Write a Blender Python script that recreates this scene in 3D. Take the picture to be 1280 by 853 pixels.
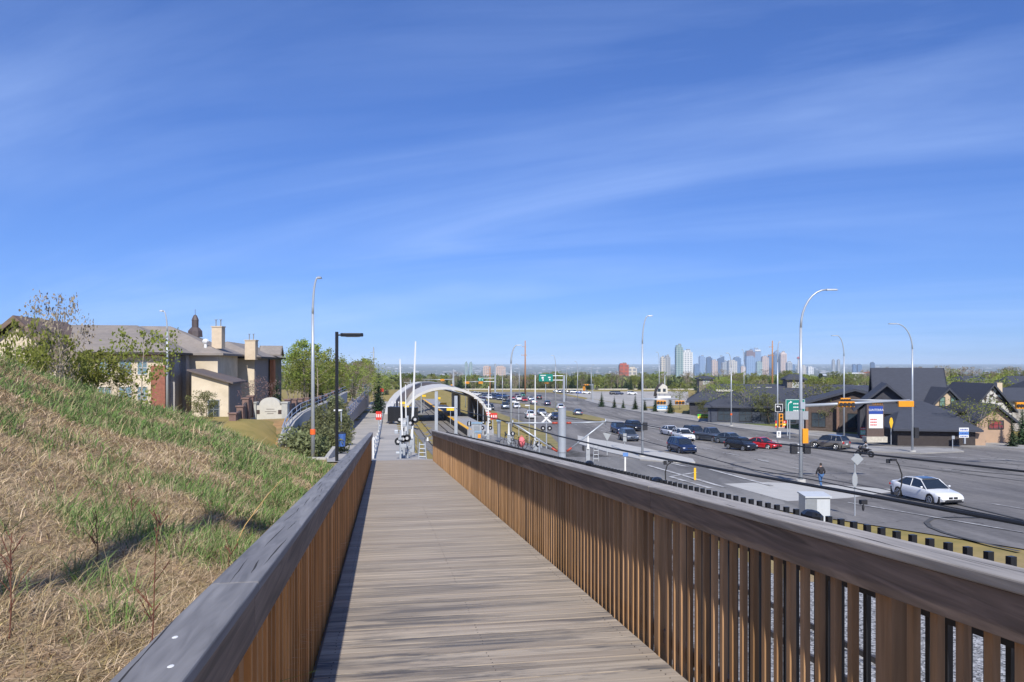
import bpy, math, random
import numpy as np
from mathutils import Vector, Matrix
for _o in list(bpy.data.objects): bpy.data.objects.remove(_o)
S = bpy.context.scene
COL = S.collection
F = 960.0; CX = 640.0; HY = 455.0
rad = math.radians
# ---------------- camera, sky, sun, exposure ----------------
cd = bpy.data.cameras.new('camera'); cam = bpy.data.objects.new('camera', cd); COL.objects.link(cam)
cam.location = (0, 0, 0); cam.rotation_euler = (rad(90), 0, 0)
cd.lens = 27; cd.sensor_width = 36; cd.shift_y = 28.5/1280; cd.clip_start = 0.05; cd.clip_end = 60000
S.camera = cam
SUN_EL = 42; SUN_HEAD = -4.5      # light travels towards +Y, 4.5 degrees to the left
w = bpy.data.worlds.new('World'); S.world = w; w.use_nodes = True
nt = w.node_tree; nt.nodes.clear()
def N(nt, t, **k):
    n = nt.nodes.new(t)
    for a, b in k.items(): setattr(n, a, b)
    return n
out = N(nt, 'ShaderNodeOutputWorld'); bg = N(nt, 'ShaderNodeBackground'); bg.inputs[1].default_value = 0.093
sky = N(nt, 'ShaderNodeTexSky', sky_type='NISHITA'); sky.sun_disc = False
sky.sun_elevation = rad(SUN_EL); sky.sun_rotation = rad(180 + SUN_HEAD)
sky.altitude = 1100; sky.air_density = 1.0; sky.dust_density = 0.35; sky.ozone_density = 3.0
tint = N(nt, 'ShaderNodeMix', data_type='RGBA', blend_type='MULTIPLY'); tint.inputs[0].default_value = 1
tint.inputs[7].default_value = (0.56, 0.77, 1.24, 1)
nt.links.new(sky.outputs[0], tint.inputs[6])
gm = N(nt, 'ShaderNodeGamma'); gm.inputs[1].default_value = .75; nt.links.new(tint.outputs[2], gm.inputs[0])
tint = N(nt, 'ShaderNodeMix', data_type='RGBA', blend_type='MULTIPLY'); tint.inputs[0].default_value = 1; tint.inputs[7].default_value = (1.03, 1.26, 1.65, 1)
nt.links.new(gm.outputs[0], tint.inputs[6])
tc = N(nt, 'ShaderNodeTexCoord')
sp = N(nt, 'ShaderNodeSeparateXYZ'); nt.links.new(tc.outputs['Generated'], sp.inputs[0])
zz = N(nt, 'ShaderNodeMath', operation='ADD'); zz.inputs[1].default_value = .12; nt.links.new(sp.outputs[2], zz.inputs[0])
dx_ = N(nt, 'ShaderNodeMath', operation='DIVIDE'); nt.links.new(sp.outputs[0], dx_.inputs[0]); nt.links.new(zz.outputs[0], dx_.inputs[1])
dy_ = N(nt, 'ShaderNodeMath', operation='DIVIDE'); nt.links.new(sp.outputs[1], dy_.inputs[0]); nt.links.new(zz.outputs[0], dy_.inputs[1])
cb = N(nt, 'ShaderNodeCombineXYZ'); nt.links.new(dx_.outputs[0], cb.inputs[0]); nt.links.new(dy_.outputs[0], cb.inputs[1])
mp = N(nt, 'ShaderNodeMapping'); mp.vector_type = 'TEXTURE'; mp.inputs['Rotation'].default_value = (0, 0, rad(-27)); mp.inputs['Scale'].default_value = (3.4, .95, 1); mp.inputs['Location'].default_value = (-7.3, 5.1, 0)
nt.links.new(cb.outputs[0], mp.inputs[0])
n1 = N(nt, 'ShaderNodeTexNoise'); n1.inputs['Scale'].default_value = 1.0; n1.inputs['Detail'].default_value = 9; n1.inputs['Roughness'].default_value = .58; n1.inputs['Distortion'].default_value = .8
nt.links.new(mp.outputs[0], n1.inputs[0])
n2 = N(nt, 'ShaderNodeTexNoise'); n2.inputs['Scale'].default_value = .5; n2.inputs['Detail'].default_value = 3
nt.links.new(cb.outputs[0], n2.inputs[0])
r1 = N(nt, 'ShaderNodeMapRange'); r1.inputs[1].default_value = .40; r1.inputs[2].default_value = .76
r2 = N(nt, 'ShaderNodeMapRange'); r2.inputs[1].default_value = .30; r2.inputs[2].default_value = .58
nt.links.new(n1.outputs[0], r1.inputs[0]); nt.links.new(n2.outputs[0], r2.inputs[0])
mm = N(nt, 'ShaderNodeMath', operation='MULTIPLY'); nt.links.new(r1.outputs[0], mm.inputs[0]); nt.links.new(r2.outputs[0], mm.inputs[1])
mm2 = N(nt, 'ShaderNodeMath', operation='MULTIPLY'); nt.links.new(mm.outputs[0], mm2.inputs[0]); mm2.inputs[1].default_value = .42
cl = N(nt, 'ShaderNodeMix', data_type='RGBA'); cl.inputs[7].default_value = (5.4, 7.3, 11.6, 1)
nt.links.new(mm2.outputs[0], cl.inputs[0]); nt.links.new(tint.outputs[2], cl.inputs[6])
nt.links.new(cl.outputs[2], bg.inputs[0]); nt.links.new(bg.outputs[0], out.inputs[0])
sl = bpy.data.lights.new('sun', 'SUN'); sl.energy = 4.7; sl.angle = rad(.5); sl.color = (1, .955, .88)
sun = bpy.data.objects.new('sun', sl); COL.objects.link(sun)
hx, hy = math.sin(rad(SUN_HEAD)), math.cos(rad(SUN_HEAD))
ld = Vector((hx*math.cos(rad(SUN_EL)), hy*math.cos(rad(SUN_EL)), -math.sin(rad(SUN_EL))))
sun.rotation_euler = ld.to_track_quat('-Z', 'Y').to_euler()
S.view_settings.view_transform = 'Standard'; S.view_settings.look = 'None'; S.view_settings.gamma = 1
S.view_settings.exposure = 0.2
S.render.engine = 'CYCLES'
S.cycles.max_bounces = 5; S.cycles.diffuse_bounces = 3; S.cycles.glossy_bounces = 2; S.cycles.volume_bounces = 0

# ---------------- ground profile ----------------
GR = [(-60,-6.6),(0,-7),(17,-7.2),(33,-7.9),(50,-8.8),(80,-9.9),(110,-11),(150,-11.6),(200,-12.2),(270,-13),(400,-14.3),(450,-15),(600,-26),(900,-31),(2000,-55),(5000,-100),(9000,-100),(15000,-60),(30000,-10)]
GLf = [(-60,-1.6),(0,-2.25),(10,-2.85),(20,-3.4),(29.5,-3.72),(45,-5.6),(60,-6.95),(80,-8.3),(130,-9.9),(200,-11.6),(270,-12.8),(400,-14.3),(450,-15),(600,-26),(900,-31),(2000,-55),(5000,-100),(9000,-100),(15000,-60),(30000,-10)]
def interp(T, y):
    return float(np.interp(y, [a for a, b in T], [b for a, b in T]))
def G(Y): return interp(GR, Y)
def GLh(Y): return interp(GLf, Y)
RC, RS = .9864, .1644
def sco(X, Y): return RC*X + RS*Y
def smooth(a, b, v):
    t = min(1, max(0, (v-a)/(b-a))); return t*t*(3-2*t)
def hillz(X, Y):
    s = sco(X, Y); u = -s - .57
    if u < -.2 or Y > 45: return -99
    u = min(u, 13)
    z = -1.25 - .09*Y + .39*u - .008*max(0, Y-16)**2
    d = -(X+9.3)*.952 + (Y-14)*.305
    if d > 0: z -= .35*d + .05*d*d
    z += .06*math.sin(1.7*X+.8*Y) + .05*math.sin(2.9*Y-1.3*X+1)
    return z
def H(X, Y, hill=True):
    s = sco(X, Y)
    t = min(1, max(0, (s-2.4)/4.2))
    gl = GLh(Y)
    if s < -5 and 38 < Y < 230:
        gl += 2.5*smooth(-5.5, -8.6, s)*smooth(38, 52, Y)*(1-smooth(120, 230, Y))
    z = gl*(1-t) + G(Y)*t
    if hill and Y < 45 and s < -.555: z = max(z, hillz(X, Y))
    return z
def PG(x, y, lo=5, hi=440):
    k = (y-HY)/F
    a, b = lo, hi
    for _ in range(50):
        m = (a+b)/2
        if -G(m)/m > k: a = m
        else: b = m
    return Vector(((x-CX)/F*a, a, G(a)))
def PX(x, y, Y): return Vector(((x-CX)/F*Y, Y, -(y-HY)/F*Y))
def R(s, t, h): return Vector((s*RC - t*RS, s*RS + t*RC, -h - .0698*t))

# ---------------- tags ----------------
def tag(o, label=None, cat=None, group=None, kind=None):
    if label: o['label'] = label
    if cat: o['category'] = cat
    if group: o['group'] = group
    if kind: o['kind'] = kind
    return o
def thing(name, loc, label, cat, group=None, rz=0):
    o = bpy.data.objects.new(name, None); COL.objects.link(o); o.location = loc; o.rotation_euler = (0, 0, rz)
    o.empty_display_size = .2
    return tag(o, label, cat, group)
def children(o): return [c for c in bpy.data.objects if c.parent == o]
def copy_tree(o, parent=None, kids=None):
    c = o.copy(); COL.objects.link(c); c.parent = parent
    for ch in (kids if kids is not None else children(o)): copy_tree(ch, c)
    return c
# ---------------- mesh builder ----------------
class MB:
    def __init__(s): s.v = []; s.f = []; s.r = []
    def add(s, vs, fs, r=None):
        b = len(s.v); s.v += [tuple(v) for v in vs]
        if r is None: r = random.random()
        for f in fs: s.f.append([b+i for i in f]); s.r.append(r)
        return s
    def box(s, c, d, rz=0, r=None, M=None):
        x, y, z = d[0]/2, d[1]/2, d[2]/2
        vs = [Vector((i*x, j*y, k*z)) for k in (-1, 1) for j in (-1, 1) for i in (-1, 1)]
        if M is not None: vs = [M @ v for v in vs]
        if rz: q = Matrix.Rotation(rz, 3, 'Z'); vs = [q @ v for v in vs]
        vs = [v + Vector(c) for v in vs]
        return s.add(vs, [(0,2,3,1),(4,5,7,6),(0,1,5,4),(2,6,7,3),(0,4,6,2),(1,3,7,5)], r)
    def hexa(s, p, r=None):   # 8 points: bottom 4 ccw, top 4 ccw
        return s.add(p, [(3,2,1,0),(4,5,6,7),(0,1,5,4),(1,2,6,5),(2,3,7,6),(3,0,4,7)], r)
    def tube(s, pts, rr, n=8, r=None, cap=True):
        pts = [Vector(p) for p in pts]
        if not hasattr(rr, '__len__'): rr = [rr]*len(pts)
        b = len(s.v); r = random.random() if r is None else r
        up = None
        for i, p in enumerate(pts):
            t = (pts[min(i+1, len(pts)-1)] - pts[max(i-1, 0)]).normalized()
            if up is None:
                up = Vector((0, 0, 1)) if abs(t.z) < .9 else Vector((1, 0, 0))
            a = t.cross(up).normalized(); c = a.cross(t).normalized(); up = c
            for k in range(n):
                g = 2*math.pi*k/n
                s.v.append(tuple(p + a*math.cos(g)*rr[i] + c*math.sin(g)*rr[i]))
        for i in range(len(pts)-1):
            for k in range(n):
                k2 = (k+1) % n
                s.f.append([b+i*n+k, b+i*n+k2, b+(i+1)*n+k2, b+(i+1)*n+k]); s.r.append(r)
        if cap:
            s.f.append([b+k for k in range(n)][::-1]); s.r.append(r)
            s.f.append([b+(len(pts)-1)*n+k for k in range(n)]); s.r.append(r)
        return s
    def poly(s, pts, thick, r=None):     # flat polygon (list of 3D) extruded by vector thick
        n = len(pts); t = Vector(thick)
        P = [Vector(p) for p in pts]
        vs = P + [p+t for p in P]
        fs = [tuple(range(n))[::-1], tuple(range(n, 2*n))] + [(i, (i+1) % n, n+(i+1) % n, n+i) for i in range(n)]
        return s.add(vs, fs, r)
    def disc(s, c, nrm, rad_, thick, n=14, r=None):
        c = Vector(c); nn = Vector(nrm).normalized()
        return s.tube([c, c+nn*thick], rad_, n, r)
    def blob(s, c, d, n=8, m=5, r=None):
        b = len(s.v); r = random.random() if r is None else r
        for i in range(m+1):
            a = math.pi*i/m
            for k in range(n):
                g = 2*math.pi*k/n
                s.v.append((c[0]+d[0]*math.sin(a)*math.cos(g), c[1]+d[1]*math.sin(a)*math.sin(g), c[2]+d[2]*math.cos(a)))
        for i in range(m):
            for k in range(n):
                k2 = (k+1) % n
                s.f.append([b+i*n+k, b+(i+1)*n+k, b+(i+1)*n+k2, b+i*n+k2]); s.r.append(r)
        return s
    def build(s, name, mat, parent=None, smooth=False, bevel=0, label=None, local=None):
        me = bpy.data.meshes.new(name)
        vs = s.v
        if local is not None: l = Vector(local); vs = [tuple(Vector(v)-l) for v in vs]
        me.from_pydata(vs, [], s.f); me.update()
        at = me.attributes.new('rnd', 'FLOAT', 'FACE'); at.data.foreach_set('value', s.r)
        if smooth:
            me.polygons.foreach_set('use_smooth', [True]*len(me.polygons))
        me.materials.append(mat)
        o = bpy.data.objects.new(name, me); COL.objects.link(o)
        if parent: o.parent = parent
        if bevel:
            m = o.modifiers.new('bevel', 'BEVEL'); m.width = bevel; m.segments = 2; m.limit_method = 'ANGLE'
        if label: o['label'] = label
        return o
def quads_mesh(name, V, Fc, mat, parent=None, cols=None, rnd=None):
    """numpy: V (n,3), Fc (m,k)"""
    me = bpy.data.meshes.new(name)
    n = len(V); m, k = Fc.shape
    me.vertices.add(n); me.vertices.foreach_set('co', V.astype(np.float32).ravel())
    me.loops.add(m*k); me.loops.foreach_set('vertex_index', Fc.astype(np.int32).ravel())
    me.polygons.add(m); me.polygons.foreach_set('loop_start', np.arange(0, m*k, k, dtype=np.int32))
    try: me.polygons.foreach_set('loop_total', np.full(m, k, dtype=np.int32))
    except Exception: pass
    me.update(calc_edges=True)
    if rnd is not None:
        a = me.attributes.new('rnd', 'FLOAT', 'FACE'); a.data.foreach_set('value', rnd.astype(np.float32))
    if cols is not None:
        a = me.attributes.new('tone', 'FLOAT_COLOR', 'FACE')
        a.data.foreach_set('color', np.concatenate([cols, np.ones((m, 1))], 1).astype(np.float32).ravel())
    me.materials.append(mat)
    o = bpy.data.objects.new(name, me); COL.objects.link(o)
    if parent: o.parent = parent
    return o
# ---------------- materials ----------------
MATS = {}
def mat(name, c, rough=.7, metal=0, var=.12, scale=3.0, bump=0, rnd=.0, spec=.5, trans=None, coat=0, c2=None, c2s=1.0, c2t=(.45,.6), stretch=None, emis=None, detail=5):
    if name in MATS: return MATS[name]
    m = bpy.data.materials.new(name); m.use_nodes = True; nt = m.node_tree
    p = nt.nodes['Principled BSDF']
    p.inputs['Roughness'].default_value = rough; p.inputs['Metallic'].default_value = metal
    p.inputs['Specular IOR Level'].default_value = spec
    if coat: p.inputs['Coat Weight'].default_value = coat; p.inputs['Coat Roughness'].default_value = .05
    tc = N(nt, 'ShaderNodeTexCoord'); mp = N(nt, 'ShaderNodeMapping')
    nt.links.new(tc.outputs['Object'], mp.inputs[0])
    if stretch:
        mp.inputs['Rotation'].default_value = (0, 0, stretch[3]); mp.inputs['Scale'].default_value = stretch[:3]
    no = N(nt, 'ShaderNodeTexNoise'); no.inputs['Scale'].default_value = scale; no.inputs['Detail'].default_value = detail; no.inputs['Roughness'].default_value = .6
    nt.links.new(mp.outputs[0], no.inputs[0])
    mr = N(nt, 'ShaderNodeMapRange'); mr.inputs[1].default_value = .3; mr.inputs[2].default_value = .7
    mr.inputs[3].default_value = 1-var; mr.inputs[4].default_value = 1+var
    nt.links.new(no.outputs[0], mr.inputs[0])
    base = N(nt, 'ShaderNodeMix', data_type='RGBA', blend_type='MULTIPLY'); base.inputs[0].default_value = 1
    if c2:
        n3 = N(nt, 'ShaderNodeTexNoise'); n3.inputs['Scale'].default_value = c2s; n3.inputs['Detail'].default_value = 5
        nt.links.new(mp.outputs[0], n3.inputs[0])
        m3 = N(nt, 'ShaderNodeMapRange'); m3.inputs[1].default_value = c2t[0]; m3.inputs[2].default_value = c2t[1]
        nt.links.new(n3.outputs[0], m3.inputs[0])
        mx = N(nt, 'ShaderNodeMix', data_type='RGBA'); mx.inputs[6].default_value = (*c, 1); mx.inputs[7].default_value = (*c2, 1)
        nt.links.new(m3.outputs[0], mx.inputs[0]); nt.links.new(mx.outputs[2], base.inputs[6])
    else: base.inputs[6].default_value = (*c, 1)
    src = mr.outputs[0]
    if rnd:
        at = N(nt, 'ShaderNodeAttribute', attribute_name='rnd')
        m4 = N(nt, 'ShaderNodeMapRange'); m4.inputs[3].default_value = 1-rnd; m4.inputs[4].default_value = 1+rnd
        nt.links.new(at.outputs['Fac'], m4.inputs[0])
        m5 = N(nt, 'ShaderNodeMath', operation='MULTIPLY'); nt.links.new(src, m5.inputs[0]); nt.links.new(m4.outputs[0], m5.inputs[1]); src = m5.outputs[0]
    nt.links.new(src, base.inputs[7]); nt.links.new(base.outputs[2], p.inputs['Base Color'])
    if bump:
        b = N(nt, 'ShaderNodeBump'); b.inputs['Strength'].default_value = bump; b.inputs['Distance'].default_value = .02
        nt.links.new(no.outputs[0], b.inputs['Height']); nt.links.new(b.outputs[0], p.inputs['Normal'])
    if emis: p.inputs['Emission Color'].default_value = (*emis[0], 1); p.inputs['Emission Strength'].default_value = emis[1]
    MATS[name] = m; return m
def foliage(name, c1, c2, trans=.25, rough=.7):
    if name in MATS: return MATS[name]
    m = bpy.data.materials.new(name); m.use_nodes = True; nt = m.node_tree
    p = nt.nodes['Principled BSDF']; p.inputs['Roughness'].default_value = rough; p.inputs['Specular IOR Level'].default_value = .2
    at = N(nt, 'ShaderNodeAttribute', attribute_name='rnd')
    mx = N(nt, 'ShaderNodeMix', data_type='RGBA'); mx.inputs[6].default_value = (*c1, 1); mx.inputs[7].default_value = (*c2, 1)
    nt.links.new(at.outputs['Fac'], mx.inputs[0])
    oi = N(nt, 'ShaderNodeObjectInfo'); hs = N(nt, 'ShaderNodeHueSaturation')
    mr = N(nt, 'ShaderNodeMapRange'); mr.inputs[3].default_value = .7; mr.inputs[4].default_value = 1.3
    mr2 = N(nt, 'ShaderNodeMapRange'); mr2.inputs[3].default_value = .48; mr2.inputs[4].default_value = .52
    nt.links.new(oi.outputs['Random'], mr.inputs[0]); nt.links.new(oi.outputs['Random'], mr2.inputs[0])
    nt.links.new(mr.outputs[0], hs.inputs['Value']); nt.links.new(mr2.outputs[0], hs.inputs['Hue'])
    nt.links.new(mx.outputs[2], hs.inputs['Color']); nt.links.new(hs.outputs[0], p.inputs['Base Color'])
    tr = N(nt, 'ShaderNodeBsdfTranslucent'); nt.links.new(hs.outputs[0], tr.inputs[0])
    ms = N(nt, 'ShaderNodeMixShader'); ms.inputs[0].default_value = trans
    nt.links.new(p.outputs[0], ms.inputs[1]); nt.links.new(tr.outputs[0], ms.inputs[2])
    nt.links.new(ms.outputs[0], nt.nodes['Material Output'].inputs[0])
    MATS[name] = m; return m
def tonemat(name, trans=.2, rough=.8):
    m = bpy.data.materials.new(name); m.use_nodes = True; nt = m.node_tree
    p = nt.nodes['Principled BSDF']; p.inputs['Roughness'].default_value = rough; p.inputs['Specular IOR Level'].default_value = .15
    at = N(nt, 'ShaderNodeAttribute', attribute_name='tone'); nt.links.new(at.outputs['Color'], p.inputs['Base Color'])
    tr = N(nt, 'ShaderNodeBsdfTranslucent'); nt.links.new(at.outputs['Color'], tr.inputs[0])
    ms = N(nt, 'ShaderNodeMixShader'); ms.inputs[0].default_value = trans
    nt.links.new(p.outputs[0], ms.inputs[1]); nt.links.new(tr.outputs[0], ms.inputs[2])
    nt.links.new(ms.outputs[0], nt.nodes['Material Output'].inputs[0])
    return m
random.seed(7); rng = np.random.default_rng(11)
def asphalt(name, c1, c2, seam):
    m = bpy.data.materials.new(name); m.use_nodes = True; nt = m.node_tree; p = nt.nodes['Principled BSDF']; p.inputs['Roughness'].default_value = .88; p.inputs['Specular IOR Level'].default_value = .3
    g = N(nt, 'ShaderNodeNewGeometry')
    def noise(sc, st=(1,1,1), d=5, rz=0):
        mp = N(nt, 'ShaderNodeMapping'); mp.inputs['Scale'].default_value = st; mp.inputs['Rotation'].default_value = (0,0,rz); nt.links.new(g.outputs['Position'], mp.inputs[0])
        n = N(nt, 'ShaderNodeTexNoise'); n.inputs['Scale'].default_value = sc; n.inputs['Detail'].default_value = d; nt.links.new(mp.outputs[0], n.inputs[0]); return n.outputs[0]
    def rng_(src, a, b, c=0, d=1):
        r = N(nt, 'ShaderNodeMapRange'); r.inputs[1].default_value = a; r.inputs[2].default_value = b; r.inputs[3].default_value = c; r.inputs[4].default_value = d; nt.links.new(src, r.inputs[0]); return r.outputs[0]
    def mul(x, y):
        k = N(nt, 'ShaderNodeMath', operation='MULTIPLY'); nt.links.new(x, k.inputs[0]); nt.links.new(y, k.inputs[1]); return k.outputs[0]
    mx = N(nt, 'ShaderNodeMix', data_type='RGBA'); mx.inputs[6].default_value = (*c1, 1); mx.inputs[7].default_value = (*c2, 1)
    nt.links.new(rng_(noise(.07, (1,.5,1), 6), .4, .6), mx.inputs[0])
    f = mul(rng_(noise(1.0, (.75,.035,1), 4, rad(8)), .35, .65, .78, 1.15), rng_(noise(3, d=6), .3, .7, .88, 1.1))
    # patched repairs: blocky cells of a slightly different tone
    mp = N(nt, 'ShaderNodeMapping'); mp.inputs['Scale'].default_value = (.22, .07, 1); mp.inputs['Rotation'].default_value = (0,0,rad(8)); nt.links.new(g.outputs['Position'], mp.inputs[0])
    v = N(nt, 'ShaderNodeTexVoronoi', distance='CHEBYCHEV'); v.inputs['Scale'].default_value = 1; nt.links.new(mp.outputs[0], v.inputs['Vector'])
    sc = N(nt, 'ShaderNodeSeparateColor'); nt.links.new(v.outputs['Color'], sc.inputs[0]); f = mul(f, rng_(sc.outputs[0], 0, 1, .86, 1.1))
    # crack lines
    n_ = N(nt, 'ShaderNodeTexNoise'); n_.inputs['Scale'].default_value = .6; nt.links.new(g.outputs['Position'], n_.inputs[0])
    ad = N(nt, 'ShaderNodeVectorMath', operation='ADD'); sv = N(nt, 'ShaderNodeVectorMath', operation='SCALE'); sv.inputs['Scale'].default_value = 2.2; nt.links.new(n_.outputs['Color'], sv.inputs[0]); nt.links.new(sv.outputs[0], ad.inputs[0]); nt.links.new(g.outputs['Position'], ad.inputs[1])
    v2 = N(nt, 'ShaderNodeTexVoronoi', feature='DISTANCE_TO_EDGE'); v2.inputs['Scale'].default_value = .11; nt.links.new(ad.outputs[0], v2.inputs['Vector'])
    f = mul(f, rng_(v2.outputs['Distance'], 0, .008, seam, 1))
    mz = N(nt, 'ShaderNodeMix', data_type='RGBA', blend_type='MULTIPLY'); mz.inputs[0].default_value = 1; nt.links.new(mx.outputs[2], mz.inputs[6]); nt.links.new(f, mz.inputs[7]); nt.links.new(mz.outputs[2], p.inputs['Base Color'])
    MATS[name] = m; return m
M_asph = asphalt('asphalt', (.165,.156,.15), (.225,.21,.193), .45)
M_asph2 = asphalt('old_asphalt', (.24,.23,.215), (.165,.16,.155), .6)
M_conc = mat('concrete', (.34,.325,.30), .85, var=.12, scale=.8, c2=(.27,.26,.245), c2s=.25)
M_concl = mat('light_concrete', (.45,.44,.41), .8, var=.08, scale=.8)
M_dgrass = mat('dry_lawn', (.26,.205,.075), .95, var=.25, scale=1.2, c2=(.19,.17,.055), c2s=.3)
M_ggrass = mat('green_lawn', (.11,.14,.03), .95, var=.25, scale=1.2, c2=(.17,.16,.05), c2s=.25)
M_white = mat('road_paint', (.50,.49,.47), .7, var=.2, scale=3, c2=(.24,.23,.22), c2s=1.3, c2t=(.48,.62))
M_steel = mat('galvanised_steel', (.44,.47,.50), .42, .35, var=.06, scale=4)
M_steel2 = mat('weathered_steel', (.30,.32,.34), .5, .35, var=.08, scale=4)
M_wpaint = mat('white_painted_metal', (.72,.72,.70), .45, var=.05)
M_black = mat('black_metal', (.012,.013,.016), .38, .0, var=.1)
M_dark = mat('dark_plastic', (.02,.02,.023), .55, var=.1)
M_orange = mat('signal_orange', (.78,.30,.012), .45, var=.05)
M_yellow = mat('traffic_yellow', (.80,.46,.02), .5, var=.05)
M_red = mat('sign_red', (.62,.035,.02), .5, var=.05)
M_green = mat('sign_green', (.0,.20,.15), .45, var=.04)
M_blue = mat('sign_blue', (.02,.06,.30), .45, var=.04)
M_wood = mat('pole_timber', (.40,.20,.095), .85, var=.2, scale=6)
M_glass = mat('window_glass', (.035,.05,.065), .08, .0, var=.1, spec=.8)
M_rubber = mat('tyre_rubber', (.018,.018,.018), .8, var=.1)
M_bark = mat('bark', (.13,.10,.075), .9, var=.25, scale=8)
M_barkp = mat('pale_bark', (.34,.29,.23), .9, var=.2, scale=8)
M_signback = mat('sign_back', (.42,.44,.45), .4, .3, var=.05)
M_copper = mat('overhead_wire', (.02,.019,.018), .6, var=.05)
def text_part(txt, size, mat_, parent, loc, rot, name='lettering', align='CENTER', ext=.01):
    cu = bpy.data.curves.new('txt', 'FONT'); cu.body = txt; cu.size = size; cu.align_x = align; cu.align_y = 'CENTER'; cu.extrude = ext
    to = bpy.data.objects.new('txt', cu); COL.objects.link(to)
    dg = bpy.context.evaluated_depsgraph_get(); dg.update()
    me = bpy.data.meshes.new_from_object(to.evaluated_get(dg)); me.materials.clear(); me.materials.append(mat_)
    bpy.data.objects.remove(to); bpy.data.curves.remove(cu)
    o = bpy.data.objects.new(name, me); COL.objects.link(o); o.parent = parent
    o.location = loc; o.rotation_euler = rot
    return o
# ================= SETTING =================
# ground sheet: one grid in (X,Y) following H
M_ground = bpy.data.materials.new('land'); M_ground.use_nodes = True
def _land(m):
    nt = m.node_tree; p = nt.nodes['Principled BSDF']; p.inputs['Roughness'].default_value = .95; p.inputs['Specular IOR Level'].default_value = .1
    g = N(nt, 'ShaderNodeNewGeometry')
    def noise(sc, d=5):
        n = N(nt, 'ShaderNodeTexNoise'); n.inputs['Scale'].default_value = sc; n.inputs['Detail'].default_value = d; nt.links.new(g.outputs['Position'], n.inputs[0]); return n
    def ramp(src, a, b):
        r = N(nt, 'ShaderNodeMapRange'); r.inputs[1].default_value = a; r.inputs[2].default_value = b; nt.links.new(src, r.inputs[0]); return r.outputs[0]
    def mix(f, a, b):
        x = N(nt, 'ShaderNodeMix', data_type='RGBA')
        nt.links.new(f, x.inputs[0])
        for s_, i in ((a, 6), (b, 7)):
            if isinstance(s_, tuple): x.inputs[i].default_value = (*s_, 1)
            else: nt.links.new(s_, x.inputs[i])
        return x.outputs[2]
    sx = N(nt, 'ShaderNodeSeparateXYZ'); nt.links.new(g.outputs['Position'], sx.inputs[0])
    near = mix(ramp(noise(.5, 6).outputs[0], .4, .62), (.33,.25,.09), (.24,.20,.07))
    soil = mix(ramp(noise(6, 4).outputs[0], .35, .65), (.36,.26,.17), (.25,.20,.11))
    near2 = mix(ramp(sx.outputs['Y'], 26, 34), soil, near)
    far = mix(ramp(noise(.004, 8).outputs[0], .42, .58), (.055,.062,.03), (.13,.115,.075))
    far = mix(ramp(noise(.0011, 8).outputs[0], .5, .62), far, (.05,.06,.035))
    c = mix(ramp(sx.outputs['Y'], 430, 520), near2, far)
    nt.links.new(c, p.inputs['Base Color'])
_land(M_ground)
xs = sorted(set([-28000,-18000,-9000,-4000,-2000,-1000,-500,-250,-150,-100,-80] + [round(-60+i*1.0, 2) for i in range(50)] + [round(-10+i*.5, 2) for i in range(60)] + [20,25,30,40,60,80,120,200,400,800,1600,3000,6000,12000,20000,28000]))
ys = sorted(set([-60,-30,-15] + [round(-8+i*.5, 2) for i in range(76)] + list(range(30, 130, 2)) + [a for a, b in GR if a > 0] + [140,160,180,220,240,300,350,500,700,1400,3000,7000,11000,20000,26000]))
V = [(x, y, H(x, y, False) if sco(x, y) > -1.3 else (H(x, y)-(.25 if y < 45 and sco(x, y) > -16 else 0))) for y in ys for x in xs]
nx = len(xs)
Fc = [(j*nx+i, j*nx+i+1, (j+1)*nx+i+1, (j+1)*nx+i) for j in range(len(ys)-1) for i in range(nx-1)]
go = quads_mesh('ground', np.array(V), np.array(Fc), M_ground); tag(go, kind='structure')

hs_ = [-.56-.25*i for i in range(60)]
_V = []
for t in [-3+.33*i for i in range(132)]:
    for s_ in hs_: X, Y = s_*RC-t*RS, s_*RS+t*RC; _V.append((X, Y, H(X, Y) if s_ > -15 else H(X, Y)-.5))
    X, Y = -.5*RC-t*RS, -.5*RS+t*RC
n_ = len(hs_)
o = quads_mesh('hillside', np.array(_V), np.array([(j*n_+i+1, j*n_+i, (j+1)*n_+i, (j+1)*n_+i+1) for j in range(131) for i in range(n_-1)]), M_ground); tag(o, kind='structure')
KN = sorted(set(a for a, b in GR if 0 < a <= 450))
def clip(poly, a, b):   # clip polygon (2D) to a<=Y<=b
    def half(P, f):
        O = []
        for i in range(len(P)):
            p, q = P[i], P[(i+1) % len(P)]; fp, fq = f(p), f(q)
            if fp >= 0: O.append(p)
            if fp*fq < 0:
                t = fp/(fp-fq); O.append((p[0]+(q[0]-p[0])*t, p[1]+(q[1]-p[1])*t))
        return O
    P = half(poly, lambda p: p[1]-a)
    return half(P, lambda p: b-p[1]) if P else P
import bmesh
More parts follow.
